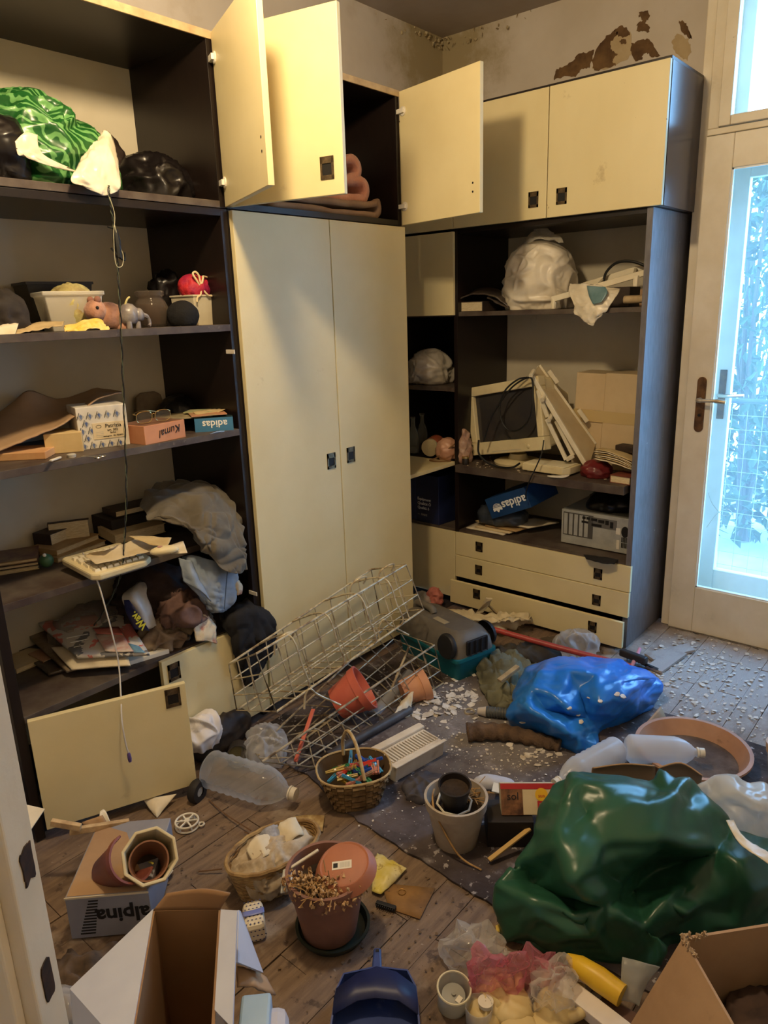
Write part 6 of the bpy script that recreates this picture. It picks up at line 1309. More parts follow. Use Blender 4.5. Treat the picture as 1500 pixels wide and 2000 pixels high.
# ------------------------------------------------------------------ woven basket of clothes pegs
pb0 = fl_(694, 1562); bk_ = thing('woven_basket', 'small woven basket full of clothes pegs', 'basket', Vector((pb0.x, pb0.y, .006)), (0, 0, IR+.2))
m_wv = M('palm_weave', c(150,122,82), .75, c2=c(104,80,50), ns=40); m_wv2 = M('pale_palm_weave', c(196,172,126), .7, c2=c(160,132,90), ns=30)
def bsec(u, v):
    """basket wall: u round the rim, v up; square base to round rim"""
    a = 2*pi*u; ex = .5+.3*v; rx = .066+.040*v; ry = .056+.030*v
    cx = math.copysign(abs(math.cos(a))**ex, math.cos(a)); cy = math.copysign(abs(math.sin(a))**ex, math.sin(a))
    return Vector((rx*cx*1.1, ry*cy*1.1, .115*v))
nu_, nv_ = 30, 9; me_s = [None, None]
for i in range(nu_):
    for j in range(nv_):
        u0, v0 = (i+.02)/nu_, (j+.03)/nv_; u1, v1 = (i+.98)/nu_, (j+.97)/nv_
        k = (i+j) % 2
        q = [bsec(u0, v0), bsec(u1, v0), bsec(u1, v1), bsec(u0, v1)]; cc_ = sum(q, Vector())/4; nrm = (q[1]-q[0]).cross(q[3]-q[0]).normalized()
        off = nrm*(.0024 if k else .0)
        mid = [(q[0]+q[3])/2+off*1.4, (q[1]+q[2])/2+off*1.4] if k else [(q[0]+q[1])/2+nrm*.0022, (q[3]+q[2])/2+nrm*.0022]
        mb = MB()
        if k: mb.add([q[0], q[1], q[2], q[3], mid[0], mid[1]], [(0,1,5,4),(4,5,2,3)])
        else: mb.add([q[0], q[1], q[2], q[3], mid[0], mid[1]], [(0,4,5,3),(4,1,2,5)])
        mb.build('weave_strip', m_wv2 if (k and j > 6) else m_wv, bk_)
P = [[bsec(i/30, v)*.97 for i in range(30)] for v in (0, .5, 1)]
mb = MB().grid(P, closev=True); mb.add([bsec(i/30, .02) for i in range(30)], [tuple(range(29, -1, -1))]); mb.build('basket_lining', M('weave_inside', c(90,70,46), .9), bk_)
MB().tube([bsec(i/30, 1.0) for i in range(30)], .0035, 6, closed=True).build('rim_braid', m_wv2, bk_, smooth=True)
MB().tube(curve([(-.02,.08,.11),(-.02,.075,.17),(-.008,.03,.225),(.008,-.03,.205),(.02,-.085,.12)], 7), .0055, 8).build('basket_handle', m_wv2, bk_, smooth=True)
cols = [c(36,74,160), c(40,120,70), c(196,60,50), c(60,140,180), c(150,110,80), c(40,60,120), c(170,140,60), c(190,120,100)]
pm_ = None; random.seed(21)
pegn = 0
for i in range(34):
    mt = M('peg_plastic_%d' % (i % 8), cols[i % 8], .4)
    pg = thing('clothes_peg', ('blue', 'green', 'red', 'light blue', 'brown', 'navy', 'mustard', 'salmon')[i % 8]+' clothes peg in the woven basket', 'clothes peg', group='%s clothes pegs in the woven basket' % ('blue', 'green', 'red', 'light blue', 'brown', 'navy', 'mustard', 'salmon')[i % 8])
    a_ = U(0, 6.3); rr = math.sqrt(R())*.072; 
    pg.matrix_basis = wm(bk_) @ Tm(rr*math.cos(a_)*1.1, rr*math.sin(a_)*.78, .098+U(0, .014)+.008*(1-rr/.07)) @ Euler((U(-.5,.5), U(-.5,.5), U(0, 6.3))).to_matrix().to_4x4()
    for s_ in (-1, 1): MB().add([(-.032,s_*.001,-.004),(.032,s_*.001,-.004),(.032,s_*.001,.004),(-.032,s_*.001,.004),(-.034,s_*.008,-.004),(.030,s_*.004,-.004),(.030,s_*.004,.004),(-.034,s_*.008,.004)], [(0,1,2,3),(7,6,5,4),(0,4,5,1),(1,5,6,2),(2,6,7,3),(3,7,4,0)]).build('peg_half', mt, pg)
    MB().lathe([(.0035,-.005),(.0035,.005)], 8).build('peg_spring', m_chrome, pg)
# white slotted planter box
a, rz, w = base2((771, 1532), (858, 1482), .0); 
gx = fl_(722,1470,.09)
vb = thing('planter_box', 'white slotted plastic planter box lying on the rug', 'planter', a, (0, 0, rz))
Lg = .225; m_vb = M('dirty_white_plastic', c(222,212,196), .5, c2=c(200,186,166), ns=8, spots=[(c(150,130,108), 9, .64, .1, .5)])
MB().add([(0,0,.006),(Lg,0,.006),(Lg,.10,.006),(0,.10,.006),(0,-.008,.064),(Lg,-.008,.064),(Lg,.12,.064),(0,.12,.064)], [(0,3,2,1),(4,5,6,7),(0,1,5,4),(1,2,6,5),(2,3,7,6),(3,0,4,7)]).build('box_body', m_vb, vb, bevel=.004)
MB().box(-.004, Lg+.004, .096, .126, .064, .076).build('box_lip', m_vb, vb, bevel=.003); MB().box(-.004, Lg+.004, -.014, .0, .064, .070).build('box_lip', m_vb, vb, bevel=.002)
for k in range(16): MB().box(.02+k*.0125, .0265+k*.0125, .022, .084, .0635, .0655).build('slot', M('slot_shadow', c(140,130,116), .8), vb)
for k in range(17): MB().box(.0135+k*.0125, .0195+k*.0125, .018, .088, .064, .0675).build('slat', m_vb, vb)
tag(blob('dark_rag', M('wet_dark_cloth', c(74,70,76), .7, c2=c(48,44,50), ns=9, crinkle=(12,.9)), fl_(838,1545), (.16, .13, .025), IR, 5, .012, 20, 3, 2.4, .5), 'dark wet rag between the planter box and the pale pot', 'rag')

# pale pot with a black nursery pot inside
pw = fl_(905, 1668); rw = .088
wp = pot('flower_pot', 'dirty pale plastic pot standing on the rug with dry stems', (pw.x+.03, pw.y+.045, .006), (0, 0, 0), .060, rw, .150, M('limed_plastic_pot', c(186,174,158), .7, c2=c(150,134,116), ns=7, spots=[(c(112,96,78), 7, .6, .1, .6)]), inner=(.75, m_soil))
sp = thing('nursery_pot', 'small black nursery pot sunk in the pale pot', 'flower pot', (pw.x+.025, pw.y+.048, .125), (.1, -.1, 0))
MB().lathe([(.001,0),(.032,0),(.046,.075),(.048,.078),(.043,.078),(.030,.003),(.001,.003)], 26, caps=False).build('pot_body', M('black_nursery', c(34,28,26), .4), sp, smooth=True)
MB().lathe([(.001,.062),(.042,.060)], 22, caps=False).build('soil', m_soil, sp)
MB().tube([(.05*math.cos(t), .05*math.sin(t), .012) for t in [2*pi*k/8 for k in range(8)]], .0035, 6, closed=True).build('octagonal_saucer', m_white, sp)
random.seed(3)
m_straw = M('dry_straw', c(176,142,92), .8, c2=c(140,104,62), ns=30)
def straws(root, n, centre, rad, ln, z, name='dry_stem'):
    mb = MB()
    for k in range(n):
        a_ = U(0, 6.3); p = Vector(centre)+Vector((rad*math.sqrt(R())*math.cos(a_), rad*math.sqrt(R())*math.sin(a_), z)); d = Vector((U(-1,1), U(-1,1), U(-.2,.5))).normalized()*ln*U(.5, 1)
        mb.tube(curve([p, p+d*.5+Vector((0,0,U(0,.01))), p+d], 3), [.0014]*7, 4)
    o = inw(mb.build(name, m_straw, root, smooth=True)); o['kind'] = 'stuff'; return o
straws(wp, 30, (pw.x+.07, pw.y+.03, 0), .03, .06, .135)
inw(MB().tube(curve([(pw.x+.02, pw.y+.115, .15), (pw.x-.035, pw.y+.08, .165), (pw.x-.052, pw.y+.052, .13), (pw.x-.04, pw.y-.01, .03), (pw.x-.03, pw.y-.08, .010)], 6), .0028, 6).build('long_stem', m_straw, wp, smooth=True))
tag(blob('shoe_insole', M('pale_blue_foam', c(190,192,204), .6, c2=c(170,170,182), ns=8), fl_(965,1535,.008), (.13, .05, .03), IR-.25, 4, .004, 12, 3, 2.3, .5), 'pale bluish shoe behind the pale pot', 'shoe')
tag(MB().box(-.045, .045, -.02, .02, 0, .004).build('white_card', m_white, None, loc=fl_(990,1545,.04), rot=(.1, .1, IR-.3)), 'white card lying beside the red printed carton', 'card')
# red printed carton and black box
a, rz, w = base2((976, 1568), (1092, 1590), .0)
ct = thing('food_carton', 'cream food carton with a red band and red print', 'carton', fl_(980,1592,.094), (-.55, .0, IR-.05))
MB().box(0, .155, 0, .05, 0, .085).build('carton_body', M('cream_print_card', c(214,196,160), .5, c2=c(200,180,142), ns=8), ct, bevel=.002)
MB().box(-.0005, .1555, -.0012, .0, .070, .0855).build('red_band', M('red_print', c(176,44,48), .5), ct); MB().box(.0, .062, -.001, 0, 0, .07).build('brown_picture', M('brown_picture', c(140,96,64), .5, c2=c(70,44,32), ns=30), ct)
text('lettering', 'sol', m_ink, .03, Tm(.034, -.0014, .05) @ Rm('X', pi/2), ct); text('lettering', 'FL', MATS['red_print'], .034, Tm(.118, -.0014, .024) @ Rm('X', pi/2), ct, bold=.001)
mb = MB(); mb.T = Tm(.116, -.0012, .055) @ Rm('X', pi/2); mb.lathe([(.018,0),(.018,.0006)], 20); mb.build('yellow_badge', M('yellow_print', c(226,176,40), .5), ct); text('lettering', 'sun', MATS['red_print'], .014, Tm(.116, -.0022, .052) @ Rm('X', pi/2), ct)
tag(rbox('black_box', M('black_card', c(30,25,24), .6, c2=c(40,33,30), ns=12), .13, .10, .085, .002, None, fl_(952,1655,.006), (0, 0, IR-.05)), 'open black box between the pale pot and the green bag', 'box')
tag(MB().bar(fl_(955,1680,.02), fl_(1035,1618,.07), .014, .006).build('wood_lath', M('yellow_lath', c(196,160,96), .7), None, bevel=.001), 'yellowish lath leaning beside the green bag', 'lath')

# ------------------------------------------------------------------ big terracotta pot with dry flowers, wicker basket
tp = fl_(648, 1862); tp = Vector((tp.x+.045, tp.y+.05, 0)); rT = .096; hT = .175
TP = pot('flower_pot', 'large terracotta pot with dried flowers and a spare saucer', (tp.x, tp.y, .012), (0, 0, 0), .068, rT, hT, m_terra, rimh=.045, rim=.014, inner=(.72, m_soil))
ds = thing('plant_saucer', 'dark green saucer under the large terracotta pot', 'saucer', (tp.x+.008, tp.y-.004, .001)); MB().lathe([(.001,0),(.082,0),(.09,.018),(.094,.02),(.094,.024),(.087,.024),(.08,.006),(.001,.006)], 36, caps=False).build('saucer_dish', M('dark_green_plastic', c(38,46,38), .45), ds, smooth=True)
ts = thing('plant_saucer', 'terracotta saucer with a price sticker stuck upside down in the large pot', 'saucer', at(676, 1700, z=.185), Euler((.22, -.12, IR)))
MB().lathe([(.001,.026),(.050,.026),(.056,.024),(.060,.026),(.066,.020),(.076,.0),(.073,.0),(.062,.018),(.001,.020)], 36, caps=False).build('saucer_dish', M('terracotta_saucer', c(176,112,82), .55, c2=c(158,98,72), ns=7), ts, smooth=True)
MB().box(-.030, .018, -.014, .008, .0262, .0268).build('price_sticker', m_white, ts); MB().box(-.027, -.016, -.009, .003, .0268, .0272).build('sticker_mark', m_ink, ts)
for k in range(9): MB().box(-.010+k*.0028, -.0088+k*.0028, -.010, .004, .0268, .0272).build('barcode_line', m_greyp, ts)
mb = MB(); random.seed(8)
m_dryf = M('dried_flower_heads', c(206,172,126), .85, c2=c(160,122,80), ns=60)
for k in range(520):
    a_ = U(pi*1.05, pi*2.0)+IR; rr = rT*U(.40, 1.10); p = Vector((tp.x+rr*math.cos(a_), tp.y+rr*math.sin(a_), .012+hT*U(.86, 1.10)-(.035*max(0, (rr/rT-.9)*4) if R() < .7 else 0)))
    s_ = U(.004, .010); mb.T = Tm(*p) @ Euler((U(0,6), U(0,6), U(0,6))).to_matrix().to_4x4()
    mb.add([(-s_,0,0),(0,-.6*s_,.2*s_),(s_,0,0),(0,.6*s_,.3*s_),(0,0,s_*.9)], [(0,1,4),(1,2,4),(2,3,4),(3,0,4)])
o = inw(mb.build('dried_flowers', m_dryf, TP)); o['kind'] = 'stuff'
straws(TP, 40, (tp.x-.045, tp.y-.035, 0), .04, .06, .18)
wkp = fl_(560, 1770); wk = thing('wicker_basket', 'oval wicker basket of scraps beside the large terracotta pot', 'basket', (wkp.x+.045, wkp.y+.09, .0), (0, 0, IR+.65))
m_wk = M('pale_wicker', c(176,146,96), .7, c2=c(130,100,62), ns=30)
for k in range(15):
    v = k/14; rx, ry = .105+.03*v, .058+.022*v; pts_ = [(rx*math.cos(t)+.001*math.sin(9*t+k*pi), ry*math.sin(t)+.0016*math.sin(18*t+k*pi), .005+v*.105) for t in [2*pi*j/54 for j in range(54)]]
    MB().tube(pts_, .0042 if k < 14 else .006, 6, closed=True).build('wicker_strand', m_wk, wk, smooth=True)
for j in range(18):
    t = 2*pi*j/18; MB().tube([(.105*math.cos(t), .058*math.sin(t), 0), (.135*math.cos(t), .08*math.sin(t), .112)], .003, 5).build('wicker_stake', m_wk, wk)
MB().lathe([(.001,.004),(.10,.004)], 24, caps=False, sq=(1, .56)).build('basket_floor', m_wk, wk)
blob('paper_scraps', M('mixed_paper_scraps', c(196,182,160), .8, c2=c(150,128,98), ns=16, crinkle=(20,.9)), (0, 0, .02), (.22, .125, .085), 0, 5, .03, 22, 5, 2.4, .6, wk)
for k, (x_, y_, rz_) in enumerate(((.05, .0, .3), (.0, .01, -.4), (-.04, -.01, .9))):
    s_ = sheet('paper_scrap', (m_paperw, M('grey_print_paper', c(170,170,176), .7, c2=c(120,122,132), ns=40), m_paperw)[k], [[Vector((x_-.03, y_-.02, .10)), Vector((x_, y_-.025, .125)), Vector((x_+.03, y_-.02, .11))], [Vector((x_-.03, y_+.03, .125)), Vector((x_, y_+.035, .14)), Vector((x_+.035, y_+.03, .135))]], 5, 5, .001, .008, 26, k, parent=wk)
lv = thing('plastic_scoop', 'pale grey plastic scoop lying across the wicker basket', 'scoop', fl_(620,1670,.19))
inw(MB().bar(fl_(568,1695,.175), fl_(622,1660,.20), .008, .006).build('scoop_handle', m_white, lv, bevel=.002)); inw(sheet('scoop_blade', M('grey_scoop', c(200,202,198), .5), [[fl_(553,1700,.165), fl_(568,1692,.17)], [fl_(548,1745,.15), fl_(575,1738,.155)]], 4, 4, .004, parent=lv))
tag(sheet('paper_sheet', M('printed_beige_paper', c(196,174,128), .7, c2=c(150,122,80), ns=40), [[fl_(572,1594,.012), fl_(602,1590,.018), fl_(634,1592,.014)], [fl_(568,1618,.008), fl_(600,1618,.01), fl_(630,1624,.008)]], 4, 5, .001, .003, 20, 3), 'beige printed leaflet behind the wicker basket', 'paper')
m_hc = M('honeycomb_wrap', c(206,186,70), .4, c2=c(226,216,170), ns=12, spots=[(c(150,120,40), 40, .6, .04, .6)])
tag(sheet('snack_wrapper', m_hc, [[fl_(735,1660,.01), fl_(755,1672,.02), fl_(790,1690,.01)], [fl_(725,1700,.02), fl_(755,1705,.03), fl_(794,1697,.01)], [fl_(725,1740,.008), fl_(745,1745,.012), fl_(768,1728,.006)]], 6, 6, .001, .008, 20, 3), 'yellow honeycomb-patterned wrapper right of the large pot', 'wrapper')
cm = thing('plastic_comb', 'black plastic clip strip on the floor right of the large pot', 'comb', fl_(735,1766,.005), (0, 0, IR-.42)); MB().box(0, .055, -.006, .006, 0, .010).build('comb_back', m_cap, cm, bevel=.001)
for k in range(9): MB().box(.004+k*.0055, .0065+k*.0055, -.011, -.006, .002, .008).build('tooth', m_cap, cm)
tag(sheet('floor_board_patch', M('bare_wood_patch', c(150,112,66), .8, c2=c(120,88,52), ns=12), [[fl_(745,1725,.003), fl_(850,1735,.003)], [fl_(760,1775,.003), fl_(820,1795,.003)]], 3, 3, .002), 'torn yellowish hardboard piece right of the large pot', 'board')
p = fl_(785,1742,.006); tag(MB().tube([p+Vector((.010*math.cos(t), .010*math.sin(t), 0)) for t in [2*pi*k/18 for k in range(18)]], .0012, 5, closed=True).build('key_ring', M('brass_wire', c(170,130,70), .4, metal=.7), None, smooth=True), 'small brass ring on the hardboard piece', 'ring')
# twigs on the left floor
for k, pp in enumerate((((408,1562),(440,1590),(490,1622)), ((478,1625),(495,1632),(508,1636)), ((482,1656),(500,1645),(518,1630)), ((388,1702),(410,1700),(434,1697)))):
    tag(MB().tube(curve([fl_(x, y, .006+.004*i) for i, (x, y) in enumerate(pp)], 4), .0022, 5).build('twig', M('dry_twig', c(110,82,58), .9), None, smooth=True), ('long thin twig below the clear bottle', 'short straight twig beside the beige leaflet', 'forked pale twig left of the beige leaflet', 'dark twig alone on the left floor')[k], 'twig', 'twigs on the floor')
# wheel-shaped spoked plastic ring
wl = thing('drain_strainer', 'white spoked plastic ring with a small loop on the floor', 'plastic ring', fl_(366,1612,.005), (.0, 0, 0))
rW = .034
for z_ in (0, .016): MB().tube([(rW*math.cos(t), rW*math.sin(t), z_) for t in [2*pi*k/28 for k in range(28)]], .0032, 7, closed=True).build('ring', m_white, wl, smooth=True)
for k in range(6): t = pi*k/3+.3; MB().bar((.006*math.cos(t), .006*math.sin(t), .016), (rW*math.cos(t), rW*math.sin(t), .016), .0045, .004).build('spoke', m_white, wl); MB().bar((rW*math.cos(t), rW*math.sin(t), 0), (rW*math.cos(t), rW*math.sin(t), .016), .004, .004).build('post', m_white, wl)
MB().lathe([(.008,.014),(.008,.019)], 16).build('hub', m_white, wl, smooth=True)
t0 = IR; MB().tube([((rW+.009)*math.cos(t0)+.008*math.cos(t), (rW+.009)*math.sin(t0)+.008*math.sin(t), .003) for t in [2*pi*k/14 for k in range(14)]], .0028, 6, closed=True).build('loop', m_white, wl, smooth=True)
tag(sheet('paper_sheet', m_paperw, [[fl_(280,1562,.03), fl_(310,1555,.035), fl_(345,1550,.03)], [fl_(290,1580,.012), fl_(305,1580,.02), fl_(325,1575,.012)], [fl_(303,1596,.004), fl_(306,1597,.005), fl_(310,1595,.004)]], 5, 5, .0015, .004, 18, 3), 'white triangle of paper under the swung low door', 'paper')
tw2 = thing('castor', 'dark rubber castor wheel under the low cabinet', 'wheel', fl_(385,1545,.03), (pi/2, 0, .3)); MB().lathe([(.016,-.014),(.034,-.014),(.038,-.008),(.038,.008),(.034,.014),(.016,.014)], 26, caps=False).build('tyre', M('black_rubber', c(36,32,32), .7), tw2, smooth=True); MB().lathe([(.001,-.010),(.016,-.010),(.016,.010),(.001,.010)], 18, caps=False).build('hub', m_greyp, tw2, smooth=True)
# ------------------------------------------------------------------ foreground
m_grn = M('dark_green_film', c(33,74,56), .32, c2=c(43,90,70), ns=3, crinkle=(6,.45,.02))
G_ = [(968,1722,.14),(966,1765,.09),(985,1832,.02),(1100,1856,.02),(1200,1872,.02),(1272,1886,.015),(1292,1852,.05),(1262,1812,.11),(1330,1806,.06),(1440,1806,.05),(1510,1775,.06),(1570,1710,.08),(1570,1640,.15),(1425,1622,.18),(1402,1572,.22),(1345,1522,.26),(1295,1508,.28),(1268,1530,.26),(1180,1506,.29),(1112,1512,.28),(1062,1560,.24),(1056,1602,.22),(1012,1682,.17)]
nb = len(G_)
G_ += [(1128,1532,.34),(1092,1570,.31),(1090,1650,.29),(1118,1715,.25),(1120,1752,.10),(1050,1730,.10),(1180,1545,.34),(1255,1572,.33),(1285,1638,.29),(1230,1700,.20),(1180,1642,.29),(1400,1660,.20),(1290,1690,.10),(1340,1728,.13),(1450,1690,.22),(1400,1752,.11),(1300,1762,.15),(1182,1775,.17),(1040,1760,.15),(1150,1822,.10),(1060,1808,.10),(1360,1600,.25),(1310,1560,.31),(1240,1742,.09),(1330,1780,.12),(1470,1735,.16),(1180,1705,.22),(1145,1590,.30),(1120,1790,.13)]
relief('plastic_bag', m_grn, G_, list(range(nb)), 4, .011, 7, 5, facet=1, jit=.011, angle=0, soft=2, edges=[(0, nb+18), (nb+18, nb+19), (nb, nb+1), (nb+1, nb+2), (nb+2, nb+3), (nb+3, nb+17), (nb+17, 7), (nb+6, nb), (nb+7, nb+6), (nb+8, nb+7), (nb+11, nb+14)])
gbag = bpy.data.objects['plastic_bag' if False else sorted([o.name for o in bpy.data.objects if o.name.startswith('plastic_bag') and o.data and o.data.materials and o.data.materials[0] == m_grn])[0]]
tag(gbag, 'huge crumpled dark green plastic sack in the right foreground', 'bag')
# pale translucent bag behind the sack at the right
m_trw = film('milky_bag_film', (.84,.84,.80), .55, .2, crinkle=(9,.9))
T_ = [(1362,1530,.22),(1400,1516,.24),(1440,1518,.25),(1500,1530,.22),(1560,1560,.16),(1570,1640,.10),(1500,1640,.17),(1430,1600,.20),(1395,1565,.21)]
n0 = len(T_); T_ += [(1440,1545,.28),(1490,1570,.26),(1450,1575,.24),(1530,1600,.2)]
tb2 = relief('plastic_bag', m_trw, T_, list(range(n0)), 4, .008, 13, 9, facet=1, jit=.010, angle=0, soft=3); tag(tb2, 'pale translucent bag behind the green sack at the right photo edge', 'bag')
tag(sheet('bag_strap', m_bagw, [[fl_(1418,1602,.235), fl_(1432,1598,.238)], [fl_(1440,1640,.245), fl_(1452,1632,.248)], [fl_(1475,1668,.25), fl_(1490,1655,.25)], [fl_(1505,1690,.24), fl_(1515,1678,.24)]], 6, 4, .002, .006, 26, 2), 'white plastic strap lying over the green sack', 'strap')

# open cardboard box at the lower right
zB = .30
A = at(1336, 1832, z=zB); B = at(1440, 2015, z=zB); C_ = at(1500, 1806, z=zB); dv2 = (C_-A).normalized(); dv1 = (B-A).normalized()
cbR = thing('cardboard_box', 'open torn cardboard box in the lower right corner', 'box', (A.x, A.y, 0))
def wall(a, b, h0, th, mat, name='box_wall', parent=None, zb=0.004):
    n_ = (b-a).cross(Vector((0,0,1))).normalized()*th/2
    o = MB().add([Vector((*(a-n_).xy, zb)), Vector((*(b-n_).xy, zb)), Vector((*(b+n_).xy, zb)), Vector((*(a+n_).xy, zb)), a-n_, b-n_, b+n_, a+n_], [(0,3,2,1),(4,5,6,7),(0,1,5,4),(1,2,6,5),(2,3,7,6),(3,0,4,7)]).build(name, mat, parent); return inw(o)
A2 = A+dv2*.40; B2_ = A+dv1*.30
wall(A, A2, zB, .006, m_card, parent=cbR); vv = at(1222, 2020, z=.05)-A; n_ = dv1.cross(vv).normalized()*.003
inw(MB().add([A-n_, B2_-n_, B2_+vv-n_, A+vv-n_, A+n_, B2_+n_, B2_+vv+n_, A+vv+n_], [(0,1,2,3),(7,6,5,4),(0,4,5,1),(1,5,6,2),(2,6,7,3),(3,7,4,0)]).build('box_wall', m_card, cbR)); wall(B2_, B2_+dv2*.40, zB, .006, m_card, parent=cbR); wall(A2, A2+dv1*.30, zB, .006, m_card, parent=cbR)
inw(MB().add([Vector((p.x, p.y, .004)) for p in (A, A2, A2+dv1*.30, B2_)], [(0,1,2,3)]).build('box_bottom', m_card, cbR))
mb = MB(); random.seed(4)
for k in range(60):
    p = A+dv2*U(-.004, .045)*(1 if k % 2 else 0)+dv1*U(-.004,.05)*(0 if k % 2 else 1)+Vector((U(-.003,.003), U(-.003,.003), U(-.006,.006))); s_ = U(.002,.006); mb.T = Tm(*p) @ Euler((U(0,6), U(0,6), U(0,6))).to_matrix().to_4x4(); mb.box(-s_, s_, -s_*.6, s_*.6, -s_*.2, s_*.2)
o = inw(mb.build('torn_fibres', M('torn_card_fibre', c(186,160,128), .9, c2=c(150,124,96), ns=60), cbR)); o['kind'] = 'stuff'
cin = A+dv2*.16+dv1*.10
tag(blob('dark_shoe', M('black_shoe_leather', c(26,25,28), .5, crinkle=(10,.5)), (cin.x+.02, cin.y-.05, .14), (.14, .10, .12), .3, 4, .015, 14, 3, 2.3, .6), 'black shoe on top of the things in the lower right box', 'shoe')
tag(blob('cloth_bundle', M('dark_mixed_cloth', c(50,38,36), .9, c2=c(80,60,50), ns=12, crinkle=(10,.9)), (cin.x-.01, cin.y-.01, .005), (.30, .24, .16), .3, 5, .03, 14, 5, 2.4, .6), 'dark clothes filling the lower right box', 'clothes')
tag(MB().tube([Vector((cin.x-.045, cin.y+.035, .165)), Vector((cin.x-.005, cin.y+.01, .17)), Vector((cin.x+.01, cin.y+.0, .168))], [.012,.012,.008], 12).build('wooden_dowel', M('tan_wood', c(170,130,104), .6), None, smooth=True), 'tan wooden dowel inside the lower right box', 'dowel')
tag(MB().tube([Vector((cin.x-.035, cin.y-.05, .17)), Vector((cin.x-.02, cin.y-.06, .20))], [.010,.008], 10).build('red_marker', M('pink_red_plastic', c(206,66,80), .4), None, smooth=True), 'pinkish red marker standing in the lower right box', 'marker')
tag(MB().tube([Vector((cin.x-.05, cin.y-.07, .19)), Vector((cin.x+.02, cin.y-.055, .23))], .004, 8).build('paint_brush', M('pale_stick', c(200,186,160), .5), None, smooth=True), 'thin pale stick in the lower right box', 'stick')

# dustpan
dp = fl_(737, 1930); dn = thing('dustpan', 'blue plastic dustpan lying in the foreground', 'dustpan', (dp.x, dp.y, .004), (0, 0, IR-.03))
m_dp = M('blue_dustpan', c(52,70,128), .4, c2=c(44,60,112), ns=6, spots=[(c(120,126,150), 9, .62, .1, .5)]); m_dpd = M('navy_hood', c(28,34,70), .45, c2=c(34,42,84), ns=8)
W2 = .094
mb = MB(); mb.prism([(-.074,-.012),(-.088,-.045),(-W2,-.12),(-W2-.008,-.23),(W2+.008,-.23),(W2,-.12),(.088,-.04),(.07,-.004),(.0,.004)], 0, .004); mb.build('pan_floor', m_dp, dn, bevel=.001)
rim = [(-W2-.008,-.23,.018),(-W2,-.12,.035),(-.088,-.045,.045),(-.074,-.010,.05),(0,.006,.052),(.07,-.002,.05),(.088,-.038,.045),(W2,-.12,.035),(W2+.008,-.23,.018)]
low = [(x, y, .002) for x, y, z in rim]
mb = MB().grid([low, rim]); mb.build('pan_wall', m_dp, dn, solid=.004)
hood = [(-W2*.98,-.10,.037),(-.04,-.075,.047),(.0,-.07,.049),(.05,-.075,.047),(W2*.98,-.10,.037)]
mb = MB().grid([[(-.088,-.045,.046),(-.045,-.012,.051),(0,.004,.053),(.045,-.008,.051),(.088,-.04,.046)], [(-.092,-.075,.044),(-.045,-.05,.052),(0,-.045,.053),(.045,-.05,.052),(.092,-.07,.044)], hood]); mb.build('pan_hood', m_dpd, dn, smooth=True, solid=.004)
mb = MB(); mb.add([(-.012,.0,.03),(.012,.0,.03),(.012,.0,.045),(-.012,.0,.045),(-.009,.062,.035),(.009,.062,.035),(.009,.062,.047),(-.009,.062,.047)], [(0,1,2,3),(7,6,5,4),(0,4,5,1),(1,5,6,2),(2,6,7,3),(3,7,4,0)]); mb.build('pan_handle', m_dp, dn, bevel=.004)
MB().box(-.004, .004, .050, .057, .0465, .0478).build('hang_hole', m_black, dn)
blob('swept_dust', M('grey_dust', c(120,112,100), .95, c2=c(90,82,72), ns=30), (0, -.16, .004), (.15, .08, .010), 0, 4, .006, 40, 3, 2.3, .5, dn)
# glass jar with a disc, seen from above, and a smaller one
jp = fl_(884, 1962); gj = thing('glass_jar', 'wide glass jar with a white disc inside, in the foreground', 'jar', (jp.x, jp.y, .002), (.15, -.1, 0))
MB().lathe([(.001,.0),(.034,.0),(.036,.05),(.038,.052),(.038,.060),(.0345,.060),(.0335,.004),(.001,.004)], 32, caps=False).build('jar_glass', film('clear_jar_glass', (.72,.72,.66), .25, .06, .9), gj, smooth=True)
MB().tube([(.0365*math.cos(t), .0365*math.sin(t), .058) for t in [2*pi*k/32 for k in range(32)]], .0025, 6, closed=True).build('jar_rim', M('cream_rim', c(206,196,166), .4), gj, smooth=True)
MB().lathe([(.001,.030),(.026,.030),(.026,.034),(.005,.035),(.005,.040),(.001,.040)], 26, caps=False).build('inner_disc', M('grey_disc', c(150,148,140), .4), gj, smooth=True)
MB().box(-.010, .006, -.022, -.010, .035, .037).build('paper_tag', m_white, gj, bevel=.001)
p = fl_(935, 2000); cp2 = thing('plastic_cup', 'clear plastic cup at the bottom photo edge', 'cup', (p.x, p.y, .002)); MB().lathe([(.022,0),(.028,.05),(.030,.05),(.027,.0)], 24, caps=False).build('cup_body', m_clearp, cp2, smooth=True); MB().lathe([(.001,.02),(.016,.02),(.017,.03),(.001,.03)], 20, caps=False).build('cup_disc', m_white, cp2, smooth=True, loc=(.018, -.006, .02))
# clear and pink plastic bags
m_clr = film('crisp_clear_film', (.86,.84,.80), .16, .08, .8, crinkle=(13,1.0))
C2 = [(872,1862,.02),(880,1820,.05),(915,1808,.07),(955,1812,.07),(985,1840,.06),(1000,1870,.07),(990,1910,.04),(940,1925,.03),(895,1910,.02)]
n0 = len(C2); C2 += [(905,1840,.10),(945,1845,.11),(930,1880,.09),(965,1885,.08)]
o = relief('plastic_bag', m_clr, C2, list(range(n0)), 2, .006, 18, 4, facet=2, jit=.014, angle=.5); tag(o, 'clear crackly plastic bag beside the glass jar', 'bag')
m_pinkf = film('pink_print_film', (.82,.34,.44), .2, .12, .7, crinkle=(14,.9))
P2 = [(912,1880,.09),(935,1858,.11),(985,1862,.11),(1030,1855,.10),(1080,1862,.08),(1110,1885,.06),(1075,1905,.05),(1020,1895,.08),(970,1905,.09),(925,1900,.09)]
